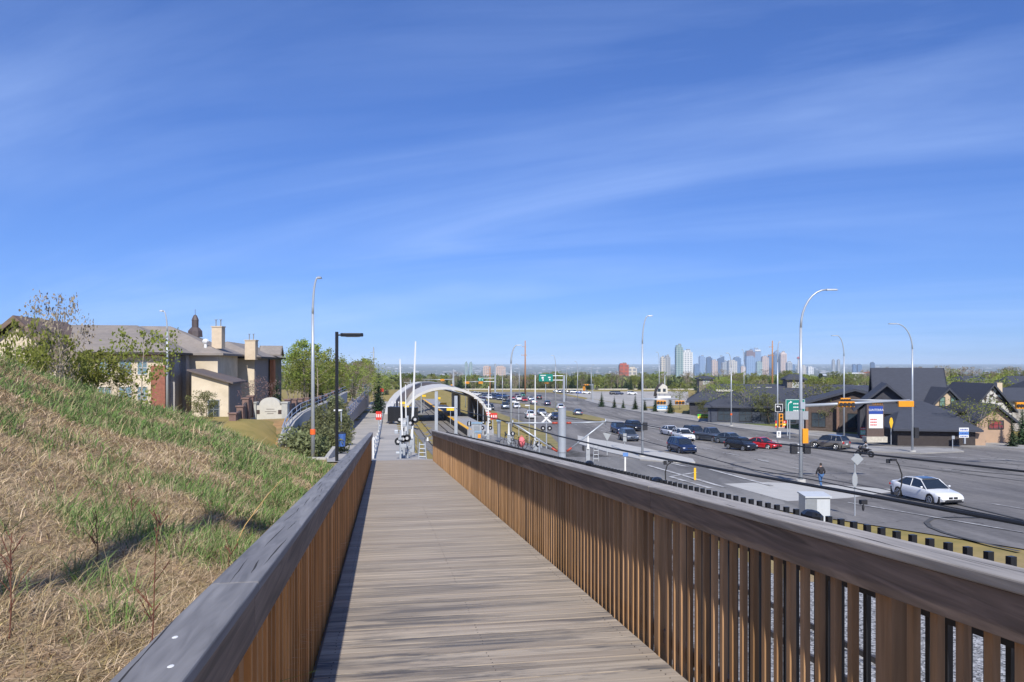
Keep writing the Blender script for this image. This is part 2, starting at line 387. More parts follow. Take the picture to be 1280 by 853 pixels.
def sheet(name, pts, off, m, kind='structure', curb=0, parent=None, world=False, label=None, cat=None):
    """pts: pixel polygon (photo px) on the right-hand ground, laid on the ground profile"""
    P = [tuple(p[:2]) for p in (pts if world else [PG(*q) for q in pts])]
    bm = bmesh.new(); vs = [bm.verts.new((p[0], p[1], 0)) for p in P]; bm.faces.new(vs)
    bmesh.ops.triangulate(bm, faces=bm.faces[:])
    for k in KN:
        bmesh.ops.bisect_plane(bm, geom=bm.verts[:]+bm.edges[:]+bm.faces[:], plane_co=(0, k, 0), plane_no=(0, 1, 0))
    for v in bm.verts: v.co.z = G(v.co.y)+off
    bmesh.ops.recalc_face_normals(bm, faces=bm.faces[:])
    for f in bm.faces:
        if f.normal.z < 0: f.normal_flip()
    if curb:
        r = bmesh.ops.extrude_face_region(bm, geom=bm.faces[:])
        for e in r['geom']:
            if isinstance(e, bmesh.types.BMVert): e.co.z += curb
    me = bpy.data.meshes.new(name); bm.to_mesh(me); bm.free(); me.materials.append(m)
    o = bpy.data.objects.new(name, me); COL.objects.link(o)
    if kind: o['kind'] = kind
    if label: tag(o, label, cat)
    return o
road = [(1900,840),(1500,735),(1400,708),(1280,688),(1150,667),(1041,650),(960,634),(880,618),(800,600),(740,590),(690,583),(690,566),(684,549),(662,536),(636,526),(612,515),(598,503),(590,494),(592,490.2),
        (640,490),(690,491),(730,499),(760,507),(800,514.5),(860,524),(914,534),(960,539),(1000,543),(1070,549),(1140,554),(1280,561),(1500,572),(1900,590)]
sheet('road', road, .05, M_asph)
sheet('pavement', [(560,577),(640,585),(690,588),(740,592),(800,602),(880,620),(960,636),(1041,652),(1041,646),(985,628),(960,612),(905,588),(868,581),(812,578),(765,572),(700,572),(640,552),(612,540),(585,533),(585,560)], .06, M_asph2)
sheet('pavement', [(730,501),(760,509),(800,516),(860,525.5),(914,535),(960,541),(1000,545),(1070,551),(1140,556),(1280,563),(1500,574),(1900,592),(1900,583),(1500,566),(1280,556),(1140,549),(1070,544.5),(1000,538),(960,534),(914,529.5),(860,519),(800,510),(760,503),(735,498.5)], .04, M_conc, curb=.14)
sheet('verge', [(860,519.5),(914,530),(960,534.5),(1000,538.5),(1070,545),(1140,549.5),(1280,556.5),(1500,566),(1900,583),(1900,560),(1500,548),(1280,545),(1140,540),(1070,535),(1000,529),(960,524),(914,518),(860,512)], .06, M_ggrass)
sheet('median', [(598,498.5),(620,501),(650,505),(700,512.5),(740,521),(757,525),(757,527.2),(735,526),(695,518.5),(650,509.5),(620,504.5),(598,501.5)], .05, M_dgrass, curb=.16)
sheet('median', [(603,508),(620,516),(642,524.5),(665,533),(688,545),(702,560),(697,565),(688,557),(660,544),(634,530),(606,515)], .05, M_dgrass, curb=.15)
sheet('traffic_island', [(752,523.8),(765,525.5),(820,534),(880,541.5),(960,551),(1010,557),(1012,559),(960,555),(880,545),(820,537),(765,529),(752,527.4)], .05, M_conc, curb=.15)
sheet('traffic_island', [(722,546),(765,554),(820,565),(866,576),(869,580),(845,580),(800,576),(760,567),(722,556)], .05, M_concl, curb=.13)
sheet('traffic_island', [(1055,557),(1100,560),(1195,562.5),(1205,566),(1150,568.5),(1090,566),(1052,560)], .055, M_conc, curb=.14)
sheet('traffic_island', [(905,606),(960,604),(1050,608),(1130,614),(1060,624),(985,628)], .064, M_concl)
sheet('parking_lot', [(690,489.6),(860,489.6),(862,506),(800,509),(760,502),(730,497)], .03, mat('lot_gravel', (.36,.34,.31), .9, var=.25, scale=.15))
# painted markings
def line(pa, pb, wpx, off=.075, dash=None, name='road_marking', mt=None):
    a, b = PG(*pa), PG(*pb)
    d = (b-a); L = d.length; d.normalize(); n = Vector((-d.y, d.x, 0)).normalized()*wpx/2
    segs = [(0, L)] if not dash else [(k, min(L, k+dash[0])) for k in np.arange(0, L, dash[0]+dash[1])]
    mb = []
    for s0, s1 in segs:
        k = [s0] + [t for t in np.arange(s0+3, s1, 3)] + [s1]
        for i in range(len(k)-1):
            p, q = a+d*k[i], a+d*k[i+1]
            mb.append([(p-n), (q-n), (q+n), (p+n)])
    return mb
mk = []
for (pa, pb, wd, dash) in [((1280,668),(1060,630),.15,None),
    ((1290,640),(1174,620),.13,(3,6)),((1500,690),(1290,640),.13,(3,6)),((1010,590),(840,552),.15,(3,5)),((960,578),(812,548),.15,(3,5)),((1010,574),(830,545),.15,(3,5)),
    ((1000,568),(850,544),.15,None),((812,551),(735,533),.13,(3,6)),((735,533),(690,520),.13,(3,6)),((690,520),(640,507),.13,(3,6)),
    ((780,546),(718,531),.13,(3,6)),((718,531),(660,516),.13,(3,6)),((860,535),(765,516),.13,(3,6)),((765,516),(690,500),.13,(3,6)),((960,547),(860,535),.13,(3,6)),((810,583),(906,611),.35,None),((838,597.5),(888,612),.35,None),((838,597.5),(870,592),.35,None),((887,588),(965,609),.35,None),((800,572),(860,585),.3,None),
    ((1140,571),(1280,577),.3,None),((1060,580),(1200,590),.15,(3,5))]:
    mk += [(q, .0) for q in line(pa, pb, wd, dash=dash)]
mb = MB()
for q, _ in mk: mb.add([(p[0], p[1], G(p[1])+.095) for p in q], [(0,1,2,3)])
tag(mb.build('road_markings', M_white), kind='structure')
# skid marks on the side road
M_skid = mat('skid_rubber', (.075,.073,.07), .8, var=.2)
mb = MB()
pts = [(1200,650),(1225,649),(1182,648.5),(1165,650),(1158,655),(1163,661),(1180,668),(1205,675),(1240,684),(1275,692)]
def skid(pts, wd):
    P = [PG(*p) for p in pts]
    for i in range(len(P)-1):
        d = (P[i+1]-P[i]).normalized(); n = Vector((-d.y, d.x, 0))*wd
        q = [P[i]-n, P[i+1]-n, P[i+1]+n, P[i]+n]
        mb.add([(p.x, p.y, G(p.y)+.09) for p in q], [(0,1,2,3)])
skid(pts[1:], .12)
skid([(1280,652),(1180,628),(1100,612),(1000,594),(950,585)], .09); skid([(1290,604),(1180,590),(1100,580)], .1); skid([(1290,583),(1150,574),(1060,567)], .12)
skid([(870,541),(810,531),(765,521),(700,509)], .12); skid([(1190,588),(1280,596)], .15)
tag(mb.build('skid_marks', M_skid), kind='structure')
# kerb lip lines round the far pavement come from the raised slabs

# gravel bed beside the ramp (follows the embankment)
M_grav = bpy.data.materials.new('gravel'); M_grav.use_nodes = True
nt = M_grav.node_tree; p = nt.nodes['Principled BSDF']; p.inputs['Roughness'].default_value = .95
vo = N(nt, 'ShaderNodeTexVoronoi'); vo.inputs['Scale'].default_value = 15; g_ = N(nt, 'ShaderNodeNewGeometry'); nt.links.new(g_.outputs['Position'], vo.inputs['Vector'])
hs = N(nt, 'ShaderNodeSeparateColor'); nt.links.new(vo.outputs['Color'], hs.inputs[0])
cr = N(nt, 'ShaderNodeMapRange'); cr.inputs[3].default_value = .05; cr.inputs[4].default_value = .46; nt.links.new(hs.outputs[0], cr.inputs[0])
cc = N(nt, 'ShaderNodeCombineColor'); 
for i in range(3): nt.links.new(cr.outputs[0], cc.inputs[i])
nt.links.new(cc.outputs[0], p.inputs['Base Color'])
bp = N(nt, 'ShaderNodeBump'); bp.inputs['Strength'].default_value = .8; bp.inputs['Distance'].default_value = .03; nt.links.new(vo.outputs['Distance'], bp.inputs['Height']); nt.links.new(bp.outputs[0], p.inputs['Normal'])
def strip(name, svals, tvals, off, m, zf=None, kind='structure'):
    V = []; 
    for t in tvals:
        for s in (svals(t) if callable(svals) else svals):
            X, Y = s*RC - t*RS, s*RS + t*RC
            V.append((X, Y, (zf or H)(X, Y)+off))
    n = len(svals(0) if callable(svals) else svals)
    Fc = [(j*n+i, j*n+i+1, (j+1)*n+i+1, (j+1)*n+i) for j in range(len(tvals)-1) for i in range(n-1)]
    o = quads_mesh(name, np.array(V), np.array(Fc), m); o['kind'] = kind; return o
strip('gravel', [2.0+.4*i for i in range(31)], [float(t) for t in range(-8, 60, 1)], .03, M_grav, kind='structure')
sheet('gravel', [(10.5,-8),(70,-8),(70,26.8),(6.2,26.8)], .02, M_grav, world=True)
strip('track_bed', [4.6, 5.4, 6.6, 8, 9.8, 11.4, 12, 14], [60+i*4. for i in range(55)], .03, mat('track_bed_concrete', (.20,.185,.165), .9, var=.2, scale=.6))
def wl(t):  return float(np.interp(t, [28,50,80,130,200,260], [-2.0,-3.6,-4.6,-6.2,-5.2,-4]))
def wr(t):  return float(np.interp(t, [28,60,130,200,260], [1.95,2.3,3.4,2.2,1.2]))
strip('path', lambda t: [wl(t)+(wr(t)-wl(t))*i/6 for i in range(7)], [29.2+i*2.2 for i in range(105)], .05, mat('path_concrete', (.40,.37,.33), .85, var=.12, scale=.5, c2=(.33,.31,.285), c2s=.2))
# rails of the light-rail line: two tracks
for k, s0 in enumerate((6.6, 11.0)):
    th = thing('rail_track', (0,0,0), ['light rail track nearer the boardwalk, two steel rails on concrete', 'light rail track along the yellow edged platform'][k], 'railway track')
    for ds in (-.72, .72):
        mb = MB()
        tv = [10+i*6. for i in range(45)]
        for i in range(len(tv)-1):
            P = []
            for t in (tv[i], tv[i+1]):
                for e in (-.04, .04):
                    s = s0+ds+e; X, Y = s*RC-t*RS, s*RS+t*RC; P.append((X, Y, H(X, Y)+.03))
            q = [P[0], P[1], P[3], P[2]]
            mb.hexa([Vector(v) for v in q]+[Vector(v)+Vector((0,0,.15)) for v in q], .5)
        mb.build('rail', mat('rail_steel', (.08,.065,.055), .5, .3), th)

# ---------------- boardwalk ----------------
def woodmat(name, c, c2, rot, along, scale=9, var=.25, rnd=.15, rough=.75, crack=True, stain=None):
    """along: stretch vector axis 0=x 1=y 2=z in the rotated frame"""
    m = bpy.data.materials.new(name); m.use_nodes = True; nt = m.node_tree
    p = nt.nodes['Principled BSDF']; p.inputs['Roughness'].default_value = rough; p.inputs['Specular IOR Level'].default_value = .35
    tc = N(nt, 'ShaderNodeTexCoord'); m0 = N(nt, 'ShaderNodeMapping'); m0.inputs['Rotation'].default_value = (0, 0, rot)
    nt.links.new(tc.outputs['Object'], m0.inputs[0])
    at = N(nt, 'ShaderNodeAttribute', attribute_name='rnd')
    off = N(nt, 'ShaderNodeVectorMath', operation='SCALE'); off.inputs[0].default_value = (31, 17, 23); nt.links.new(at.outputs['Fac'], off.inputs['Scale'])
    ad = N(nt, 'ShaderNodeVectorMath', operation='ADD'); nt.links.new(m0.outputs[0], ad.inputs[0]); nt.links.new(off.outputs[0], ad.inputs[1])
    m1 = N(nt, 'ShaderNodeMapping'); sc = [1, 1, 1]; sc = [s*scale for s in sc]; sc[along] = scale*.06; m1.inputs['Scale'].default_value = sc
    nt.links.new(ad.outputs[0], m1.inputs[0])
    g1 = N(nt, 'ShaderNodeTexNoise'); g1.inputs['Scale'].default_value = 2; g1.inputs['Detail'].default_value = 7; g1.inputs['Distortion'].default_value = 1.2; nt.links.new(m1.outputs[0], g1.inputs[0])
    g2 = N(nt, 'ShaderNodeTexNoise'); g2.inputs['Scale'].default_value = .8; g2.inputs['Detail'].default_value = 4; nt.links.new(m1.outputs[0], g2.inputs[0])
    r = N(nt, 'ShaderNodeMapRange'); r.inputs[1].default_value = .35; r.inputs[2].default_value = .65; nt.links.new(g2.outputs[0], r.inputs[0])
    mx = N(nt, 'ShaderNodeMix', data_type='RGBA'); mx.inputs[6].default_value = (*c, 1); mx.inputs[7].default_value = (*c2, 1); nt.links.new(r.outputs[0], mx.inputs[0])
    cur = mx.outputs[2]
    if stain:
        ns = N(nt, 'ShaderNodeTexNoise'); ns.inputs['Scale'].default_value = stain[1]; ns.inputs['Detail'].default_value = 6; ns.inputs['Roughness'].default_value = .65
        ms = N(nt, 'ShaderNodeMapping'); ms.inputs['Scale'].default_value = stain[3]; nt.links.new(m0.outputs[0], ms.inputs[0])
        o2 = N(nt, 'ShaderNodeVectorMath', operation='SCALE'); o2.inputs[0].default_value = (.9, .7, 0); nt.links.new(at.outputs['Fac'], o2.inputs['Scale'])
        a3 = N(nt, 'ShaderNodeVectorMath', operation='ADD'); nt.links.new(ms.outputs[0], a3.inputs[0]); nt.links.new(o2.outputs[0], a3.inputs[1]); nt.links.new(a3.outputs[0], ns.inputs[0])
        rs = N(nt, 'ShaderNodeMapRange'); rs.inputs[1].default_value = stain[2][0]; rs.inputs[2].default_value = stain[2][1]; rs.inputs[4].default_value = stain[4]; nt.links.new(ns.outputs[0], rs.inputs[0])
        mt = N(nt, 'ShaderNodeMix', data_type='RGBA'); mt.inputs[7].default_value = (*stain[0], 1)
        sy = N(nt, 'ShaderNodeSeparateXYZ'); nt.links.new(m0.outputs[0], sy.inputs[0]); fy = N(nt, 'ShaderNodeMapRange'); fy.inputs[1].default_value = 4.5; fy.inputs[2].default_value = 10; fy.inputs[3].default_value = 1; fy.inputs[4].default_value = .22; nt.links.new(sy.outputs[1], fy.inputs[0])
        f3 = N(nt, 'ShaderNodeMath', operation='MULTIPLY'); nt.links.new(fy.outputs[0], f3.inputs[0])
        gm = N(nt, 'ShaderNodeMath', operation='MULTIPLY'); nt.links.new(rs.outputs[0], gm.inputs[0])
        rg = N(nt, 'ShaderNodeMapRange'); rg.inputs[1].default_value = .38; rg.inputs[2].default_value = .6; rg.inputs[3].default_value = .25; nt.links.new(g1.outputs[0], rg.inputs[0]); nt.links.new(rg.outputs[0], gm.inputs[1])
        nt.links.new(gm.outputs[0], f3.inputs[1]); nt.links.new(f3.outputs[0], mt.inputs[0]); nt.links.new(cur, mt.inputs[6]); cur = mt.outputs[2]
    v = N(nt, 'ShaderNodeMapRange'); v.inputs[1].default_value = .3; v.inputs[2].default_value = .7; v.inputs[3].default_value = 1-var; v.inputs[4].default_value = 1+var; nt.links.new(g1.outputs[0], v.inputs[0])
    v2 = N(nt, 'ShaderNodeMapRange'); v2.inputs[3].default_value = 1-rnd; v2.inputs[4].default_value = 1+rnd; nt.links.new(at.outputs['Fac'], v2.inputs[0])
    mu = N(nt, 'ShaderNodeMath', operation='MULTIPLY'); nt.links.new(v.outputs[0], mu.inputs[0]); nt.links.new(v2.outputs[0], mu.inputs[1])
    mz = N(nt, 'ShaderNodeMix', data_type='RGBA', blend_type='MULTIPLY'); mz.inputs[0].default_value = 1; nt.links.new(cur, mz.inputs[6]); nt.links.new(mu.outputs[0], mz.inputs[7]); cur = mz.outputs[2]
    hsrc = g1.outputs[0]
    if crack:
        wv = N(nt, 'ShaderNodeTexNoise'); wv.inputs['Scale'].default_value = 1.1; wv.inputs['Detail'].default_value = 2
        mw = N(nt, 'ShaderNodeMapping'); s2 = [scale*3.2]*3; s2[along] = scale*.016; mw.inputs['Scale'].default_value = s2; nt.links.new(ad.outputs[0], mw.inputs[0]); nt.links.new(mw.outputs[0], wv.inputs[0])
        ab = N(nt, 'ShaderNodeMath', operation='SUBTRACT'); ab.inputs[1].default_value = .36; nt.links.new(wv.outputs[0], ab.inputs[0])
        a2 = N(nt, 'ShaderNodeMath', operation='ABSOLUTE'); nt.links.new(ab.outputs[0], a2.inputs[0])
        rc = N(nt, 'ShaderNodeMapRange'); rc.inputs[1].default_value = .0; rc.inputs[2].default_value = .016; nt.links.new(a2.outputs[0], rc.inputs[0])
        md = N(nt, 'ShaderNodeMix', data_type='RGBA'); md.inputs[6].default_value = (c[0]*.35, c[1]*.33, c[2]*.33, 1); nt.links.new(rc.outputs[0], md.inputs[0]); nt.links.new(cur, md.inputs[7]); cur = md.outputs[2]
    nt.links.new(cur, p.inputs['Base Color'])
    b = N(nt, 'ShaderNodeBump'); b.inputs['Strength'].default_value = .35; b.inputs['Distance'].default_value = .004; nt.links.new(hsrc, b.inputs['Height']); nt.links.new(b.outputs[0], p.inputs['Normal'])
    return m
ROT = -rad(9.46)   # rotate world into ramp frame (x across, y along)
M_plank = woodmat('weathered_plank', (.385,.325,.255), (.31,.255,.20), ROT, 0, 8, .18, .09, stain=((.07,.068,.072), .9, (.47,.56), (.8,4.5,1), 1.0))
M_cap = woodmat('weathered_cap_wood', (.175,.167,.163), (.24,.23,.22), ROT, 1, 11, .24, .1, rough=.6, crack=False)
M_capR = woodmat('weathered_cap_wood_lit', (.31,.28,.245), (.40,.36,.31), ROT, 1, 11, .24, .1, rough=.6, crack=False)  # lighter copy of the cap wood, sunlit tone set in the colour
M_fascia = woodmat('brown_fascia_wood', (.185,.13,.095), (.25,.18,.13), ROT, 1, 12, .42, .12, rough=.65, crack=False)
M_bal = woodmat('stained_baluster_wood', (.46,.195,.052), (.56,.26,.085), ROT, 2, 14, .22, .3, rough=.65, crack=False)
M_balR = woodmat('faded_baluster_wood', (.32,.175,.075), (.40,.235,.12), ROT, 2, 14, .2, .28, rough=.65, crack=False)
random.seed(3)
mb = MB()
t = -3.0; SL, SR = -.43, 1.80
while t < 29.5:
    wd = .138; g = random.uniform(.004, .008); dz = random.uniform(-.0015, .0015)
    q = [(SL, t), (SR, t), (SR, t+wd), (SL, t+wd)]
    mb.hexa([R(s, tt, 1.64-dz) for s, tt in q]+[R(s, tt, 1.6-dz) for s, tt in q])
    t += wd+g
o = mb.build('boardwalk', M_plank, bevel=.003); tag(o, kind='structure')
mb = MB(); t = -3.0; random.seed(3)
while t < 14:
    wd = .138; g = random.uniform(.004, .008); dz = random.uniform(-.0015, .0015)
    for s_ in (-.33, .69, 1.71):
        for f in (.035, .103): c = R(s_+random.uniform(-.006,.006), t+f, 1.6-dz-.0004); mb.tube([c-Vector((0,0,.002)), c+Vector((0,0,.0008))], .0045, 6)
    t += wd+g
tag(mb.build('deck_screws', mat('screw_metal', (.06,.05,.045), .5, .6)), kind='structure')
# joists and bearers beneath (seen from the side)
mb = MB()
for s in (-.42, .7, 1.76):
    q = [(s-.04, -3), (s+.04, -3), (s+.04, 29.4), (s-.04, 29.4)]
    mb.hexa([R(a, b, 1.86) for a, b in q]+[R(a, b, 1.645) for a, b in q])
tag(mb.build('boardwalk_joists', M_fascia), kind='structure')
def bar(mb, s0, s1, t0, t1, h0, h1, r=None):
    q = [(s0, t0), (s1, t0), (s1, t1), (s0, t1)]
    mb.hexa([R(a, b, h1) for a, b in q]+[R(a, b, h0) for a, b in q], r)
def railing(name, label, sb, side, capi, capo, htop, hcb, hfb, mc, mbal, seams):
    th = thing(name, R(sb, 0, 1.6), label, 'railing'); L0 = th.location
    def fin(mb, n, m, bev=0): return mb.build(n, m, th, bevel=bev, local=L0)
    # cap boards and fascia boards
    for i in range(len(seams)-1):
        a, b = seams[i]+.0015, seams[i+1]-.0015
        m = MB(); bar(m, min(capi, capo), max(capi, capo), a, b, htop, hcb); nb_ = len(m.f); lo, hi = min(capi, capo)+.02, max(capi, capo)-.02; tt = max(a, .4)
        while tt < min(b, 12)-.6:     # drying splits in the board
            s_ = random.uniform(lo, hi); ln = random.uniform(.12, .75); n_ = 7; wmax = random.uniform(.0012, .0035); P0 = []
            dr = random.uniform(-.02, .02)
            for k_ in range(n_+1): f_ = k_/n_; P0.append((s_+dr*f_+random.uniform(-.0015,.0015), tt+ln*f_, wmax*math.sin(math.pi*min(1, max(.02, f_)))))
            for k_ in range(n_):
                (s1_, t1_, w1_), (s2_, t2_, w2_) = P0[k_], P0[k_+1]; e_ = .0004
                m.add([R(s1_-w1_, t1_, htop-e_), R(s1_+w1_, t1_, htop-e_), R(s2_+w2_, t2_, htop-e_), R(s2_-w2_, t2_, htop-e_)], [(0,1,2,3)], .5)
            tt += random.uniform(.12, .5)
        cbo = fin(m, 'cap_board', mc, .006); cbo.data.materials.append(mat('split_shadow', (.03,.027,.026), .9))
        for pl in cbo.data.polygons:
            if pl.index >= nb_: pl.material_index = 1
        m = MB(); f0, f1 = (capi+side*.012, capi+side*.05); bar(m, min(f0, f1), max(f0, f1), a, b, hcb+.002, hfb); fin(m, 'fascia_board', M_fascia, .003)
    # balusters
    k = 0; t = -1.0; n = 0; rest = MB(); rest_n = 0
    posts = [seams[i] for i in range(len(seams))] + [(seams[i]+seams[i+1])/2 for i in range(len(seams)-1)]
    b0, b1 = capi+side*.052, capi+side*.084
    while t < 29.3:
        if min(abs(t+.016-q) for q in posts) > .085:
            m = MB() if n < 100 and t > .6 else rest
            bar(m, min(b0, b1), max(b0, b1), t, t+.034, hcb+.004, 1.72)
            if m is not rest: fin(m, 'baluster', mbal, .003); n += 1
        t += .118
    o = fin(rest, 'far_balusters', mbal); o['kind'] = 'stuff'
    for q in posts:
        m = MB(); p0, p1 = capi+side*.054, capi+side*.143; bar(m, min(p0, p1), max(p0, p1), q-.045, q+.045, hcb+.004, 1.9+.02*0); fin(m, 'post', mbal, .004)
    m = MB(); l0, l1 = capi+side*.087, capi+side*.125
    bar(m, min(l0, l1), max(l0, l1), -1, 29.3, 1.45, 1.54); fin(m, 'lower_rail', M_fascia)
    return th
sR = [-2.2, .18, 5.0-.0, 9.85, 14.7, 19.5, 24.4, 29.3]
sL_ = [-2.5, 2.6+.0, 7.1, 11.9, 16.7, 21.5, 25.4, 29.3]
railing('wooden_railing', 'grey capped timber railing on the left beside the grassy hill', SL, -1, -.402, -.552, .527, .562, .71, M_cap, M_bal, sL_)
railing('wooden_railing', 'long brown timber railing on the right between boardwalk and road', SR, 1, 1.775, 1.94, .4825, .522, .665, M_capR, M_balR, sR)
capb = [o for o in bpy.data.objects if o.name.startswith('cap_board')][0]
for (s_, t_, r_) in ((-.451, 1.744, .007), (-.501, 1.976, .007)):
    m = MB(); c_ = R(s_, t_, .5265); m.blob(tuple(c_), (r_, r_*1.5, .0015), 8, 4); m.build('white_speck', M_wpaint, capb, local=R(SL, 0, 1.6))
# black steel fence outside
th = thing('steel_fence', R(2.35, 0, 1.7), 'black steel picket fence just outside the right timber railing', 'fence'); L0 = th.location
t = .9; n = 0; rest = MB()
while t < 29.5:
    m = MB() if n < 100 else rest
    bar(m, 2.337, 2.363, t, t+.026, .552, 2.1)
    if n < 100: m.build('picket', M_black, th, local=L0)
    n += 1; t += .1102
rest.build('far_pickets', M_black, th, local=L0)['kind'] = 'stuff'
m = MB(); bar(m, 2.325, 2.335, .0, 29.5, .84, .89); bar(m, 2.325, 2.335, .0, 29.5, 1.95, 2.0); m.build('fence_rail', M_black, th, local=L0)

# ================= HILL GRASS =================
from mathutils import noise as mn
M_gt = tonemat('grass_blade', .25)
def pn(x, y, sc, o=0): return mn.noise(Vector((x*sc+o, y*sc-o, o)))
def hill_grass(kind, n, seed):
    rg = np.random.default_rng(seed); B = []; C = []
    tries = 0
    while len(B) < n and tries < n*12:
        tries += 1
        Y = 1.2 + 26*rg.random()**1.7; u = 13*rg.random()**1.2+.02
        s = -.56-u; t = (Y - s*RS)/RC; X = s*RC - t*RS
        if X < -.70*Y-1.2 or Y > 27: continue
        g = .8*pn(X, Y, .55) + .75*pn(X, Y, 2.3, 5) + .35*pn(X, Y, .2, 9) + .03*(Y-6)
        if kind == 'green':
            pr = smooth(.05, .28, g)
            if rg.random() > pr: continue
        elif kind == 'dry' and rg.random() < .85*smooth(.12, .4, g): continue
        z = hillz(X, Y) if s > -99 else 0
        zz = H(X, Y)
        B.append((X, Y, zz, g, u))
    return np.array(B), rg
def blades(name, B, rg, hmin, hmax, wd, lean, pal, label=None):
    n = len(B); X, Y, Z, Gg = B[:,0], B[:,1], B[:,2], B[:,3]
    dist = np.sqrt(X**2+Y**2)
    hh = hmin + (hmax-hmin)*rg.random(n)**1.5
    a = rg.random(n)*2*np.pi; le = lean*(.3+.9*rg.random(n))
    w_ = wd*(.6+.8*rg.random(n))*np.clip(dist/7, .75, 2.6)
    dx, dy = np.cos(a)*le*hh, np.sin(a)*le*hh
    # downhill bias
    dx += .12*hh; 
    b = rg.random(n)*2*np.pi; wx, wy = np.cos(b)*w_/2, np.sin(b)*w_/2
    up = hh*np.clip(1.05-le*.45, .12, 1)
    V = np.zeros((n, 5, 3))
    V[:,0] = np.stack([X-wx, Y-wy, Z-.01], 1); V[:,1] = np.stack([X+wx, Y+wy, Z-.01], 1)
    V[:,2] = np.stack([X+wx*.8+dx*.4, Y+wy*.8+dy*.4, Z+up*.62], 1); V[:,3] = np.stack([X-wx*.8+dx*.4, Y-wy*.8+dy*.4, Z+up*.62], 1)
    V[:,4] = np.stack([X+dx, Y+dy, Z+up], 1)
    idx = np.arange(n)[:,None]*5
    F1 = (idx + np.array([[0,1,2]])); F2 = (idx + np.array([[0,2,3]])); F3 = idx + np.array([[3,2,4]])
    Fc = np.concatenate([F1, F2, F3])
    pal = np.array(pal); k = rg.integers(0, len(pal), n); c = pal[k]*(.75+.5*rg.random((n, 1)))
    C = np.concatenate([c, c, c])
    return quads_mesh(name, V.reshape(-1, 3), Fc, M_gt, cols=C)
Bd, rg = hill_grass('dry', 230000, 1)
o = blades('dry_grass', Bd, rg, .035, .15, .0058, 2.0, [(.62,.47,.32),(.54,.40,.26),(.70,.56,.39),(.38,.27,.16),(.50,.40,.20),(.33,.26,.15)])
tag(o, 'straw coloured dry matted grass over the left hillside', 'grass', kind='stuff')
Bg, rg = hill_grass('green', 90000, 2)
o = blades('green_grass', Bg, rg, .06, .26, .0075, .95, [(.14,.235,.06),(.18,.29,.08),(.11,.20,.06),(.24,.31,.12),(.25,.28,.12),(.36,.32,.18)])
tag(o, 'fresh green spring grass tufts among the dry grass of the hillside', 'grass', kind='stuff')
# tall dry stems scattered
Bs, rg = hill_grass('any', 2600, 3)
o = blades('tall_dry_grass', Bs, rg, .18, .42, .005, .9, [(.58,.46,.27),(.5,.4,.22),(.42,.35,.22)])
tag(o, 'tall pale dry grass stems standing above the hillside turf', 'grass', kind='stuff')
# reddish dead weeds by the rail
M_weed = mat('dead_weed', (.14,.055,.035), .9, var=.3, scale=20)
def at_hill(x, y):
    k = (y-HY)/F; Y = 1.5
    for i in range(4000):
        Y += .01; X = (x-CX)/F*Y
        if -k*Y < H(X, Y): return Vector((X, Y, H(X, Y)))
    return Vector((X, Y, H(X, Y)))
random.seed(5)
wl_ = [(185,845,.72,'tall reddish dead weed stalk in the bottom left corner'),(285,840,.6,'reddish dead weed stalk beside the left rail cap'),(120,700,.34,'short dark red weed at the end of the pole shadow'),(10,800,.5,'pale bare weed stalk at the left edge of the frame'),(165,660,.36,'small dead weed in the middle of the slope shadow'),(318,850,.55,'leaning thin red stalk right against the left rail')]
for x, y, h, lab in wl_:
    p = at_hill(x, y); th = thing('dead_weed', p, lab, 'weed', 'dead weeds on the grassy hill')
    m = MB(); st = []; a, b = random.uniform(-.14,.14), random.uniform(-.14,.14)
    for i in range(7):
        f = i/6; st.append((a*h*f*f*1.4+.01*math.sin(5*f), b*h*f, -.05+h*f))
    m.tube(st, [.0042*(1-.65*i/6) for i in range(7)], 5)
    for i in range(int(14*h)+5):
        f = random.uniform(.3, 1); q = Vector((a*h*f*f*1.4, b*h*f, -.05+h*f)); g = random.uniform(0, 6.28); L = random.uniform(.03, .12)*(1.3-f*.6)
        e = q+Vector((math.cos(g)*L*.7, math.sin(g)*L*.7, L))
        m.tube([q, e], [.0025, .0015], 3)
        for _ in range(3):
            c = q.lerp(e, random.uniform(.5, 1)); m.blob(c, (.004, .004, .006), 4, 2)
    m.build('stalk', M_weed, th)
p0 = at_hill(288, 690); m = MB(); m.tube([(0,0,-.03),(.10,.05,.2),(.25,.12,.42),(.36,.2,.55)], [.005,.004,.003,.0015], 4)
o = m.build('dry_grass_stem', mat('straw', (.50,.33,.13), .8, var=.1)); o.location = p0; tag(o, 'single long orange straw stem leaning over the slope near the rail', 'grass stem')

# ================= TREES =================
def leafcloud(name, centers, radii, n, size, mt, parent, seed, flat=1.0, dens=None):
    rg = np.random.default_rng(seed); centers = np.array(centers, float); radii = np.array(radii, float)
    wt = radii**2; wt = wt/wt.sum()
    k = rg.choice(len(centers), n, p=wt)
    d = rg.normal(size=(n, 3)); d /= np.linalg.norm(d, axis=1)[:,None]
    r = radii[k]*rg.random(n)**.45
    P = centers[k] + d*r[:,None]*np.array([1, 1, flat])
    a = rg.normal(size=(n, 3)); a /= np.linalg.norm(a, axis=1)[:,None]
    b = np.cross(a, rg.normal(size=(n, 3))); b /= np.linalg.norm(b, axis=1)[:,None]
    sz = size*(.5+rg.random(n))[:,None]
    V = np.stack([P-a*sz, P-b*sz*.6, P+a*sz, P+b*sz*.6], 1).reshape(-1, 3)
    Fc = np.arange(4*n).reshape(n, 4)
    cl = rg.random(len(centers))[k]
    return quads_mesh(name, V, Fc, mt, parent, rnd=np.clip(.65*cl+.5*rg.random(n)-.1, 0, 1))
M_spruce = foliage('spruce_needles', (.018,.035,.016), (.045,.07,.03), .05)
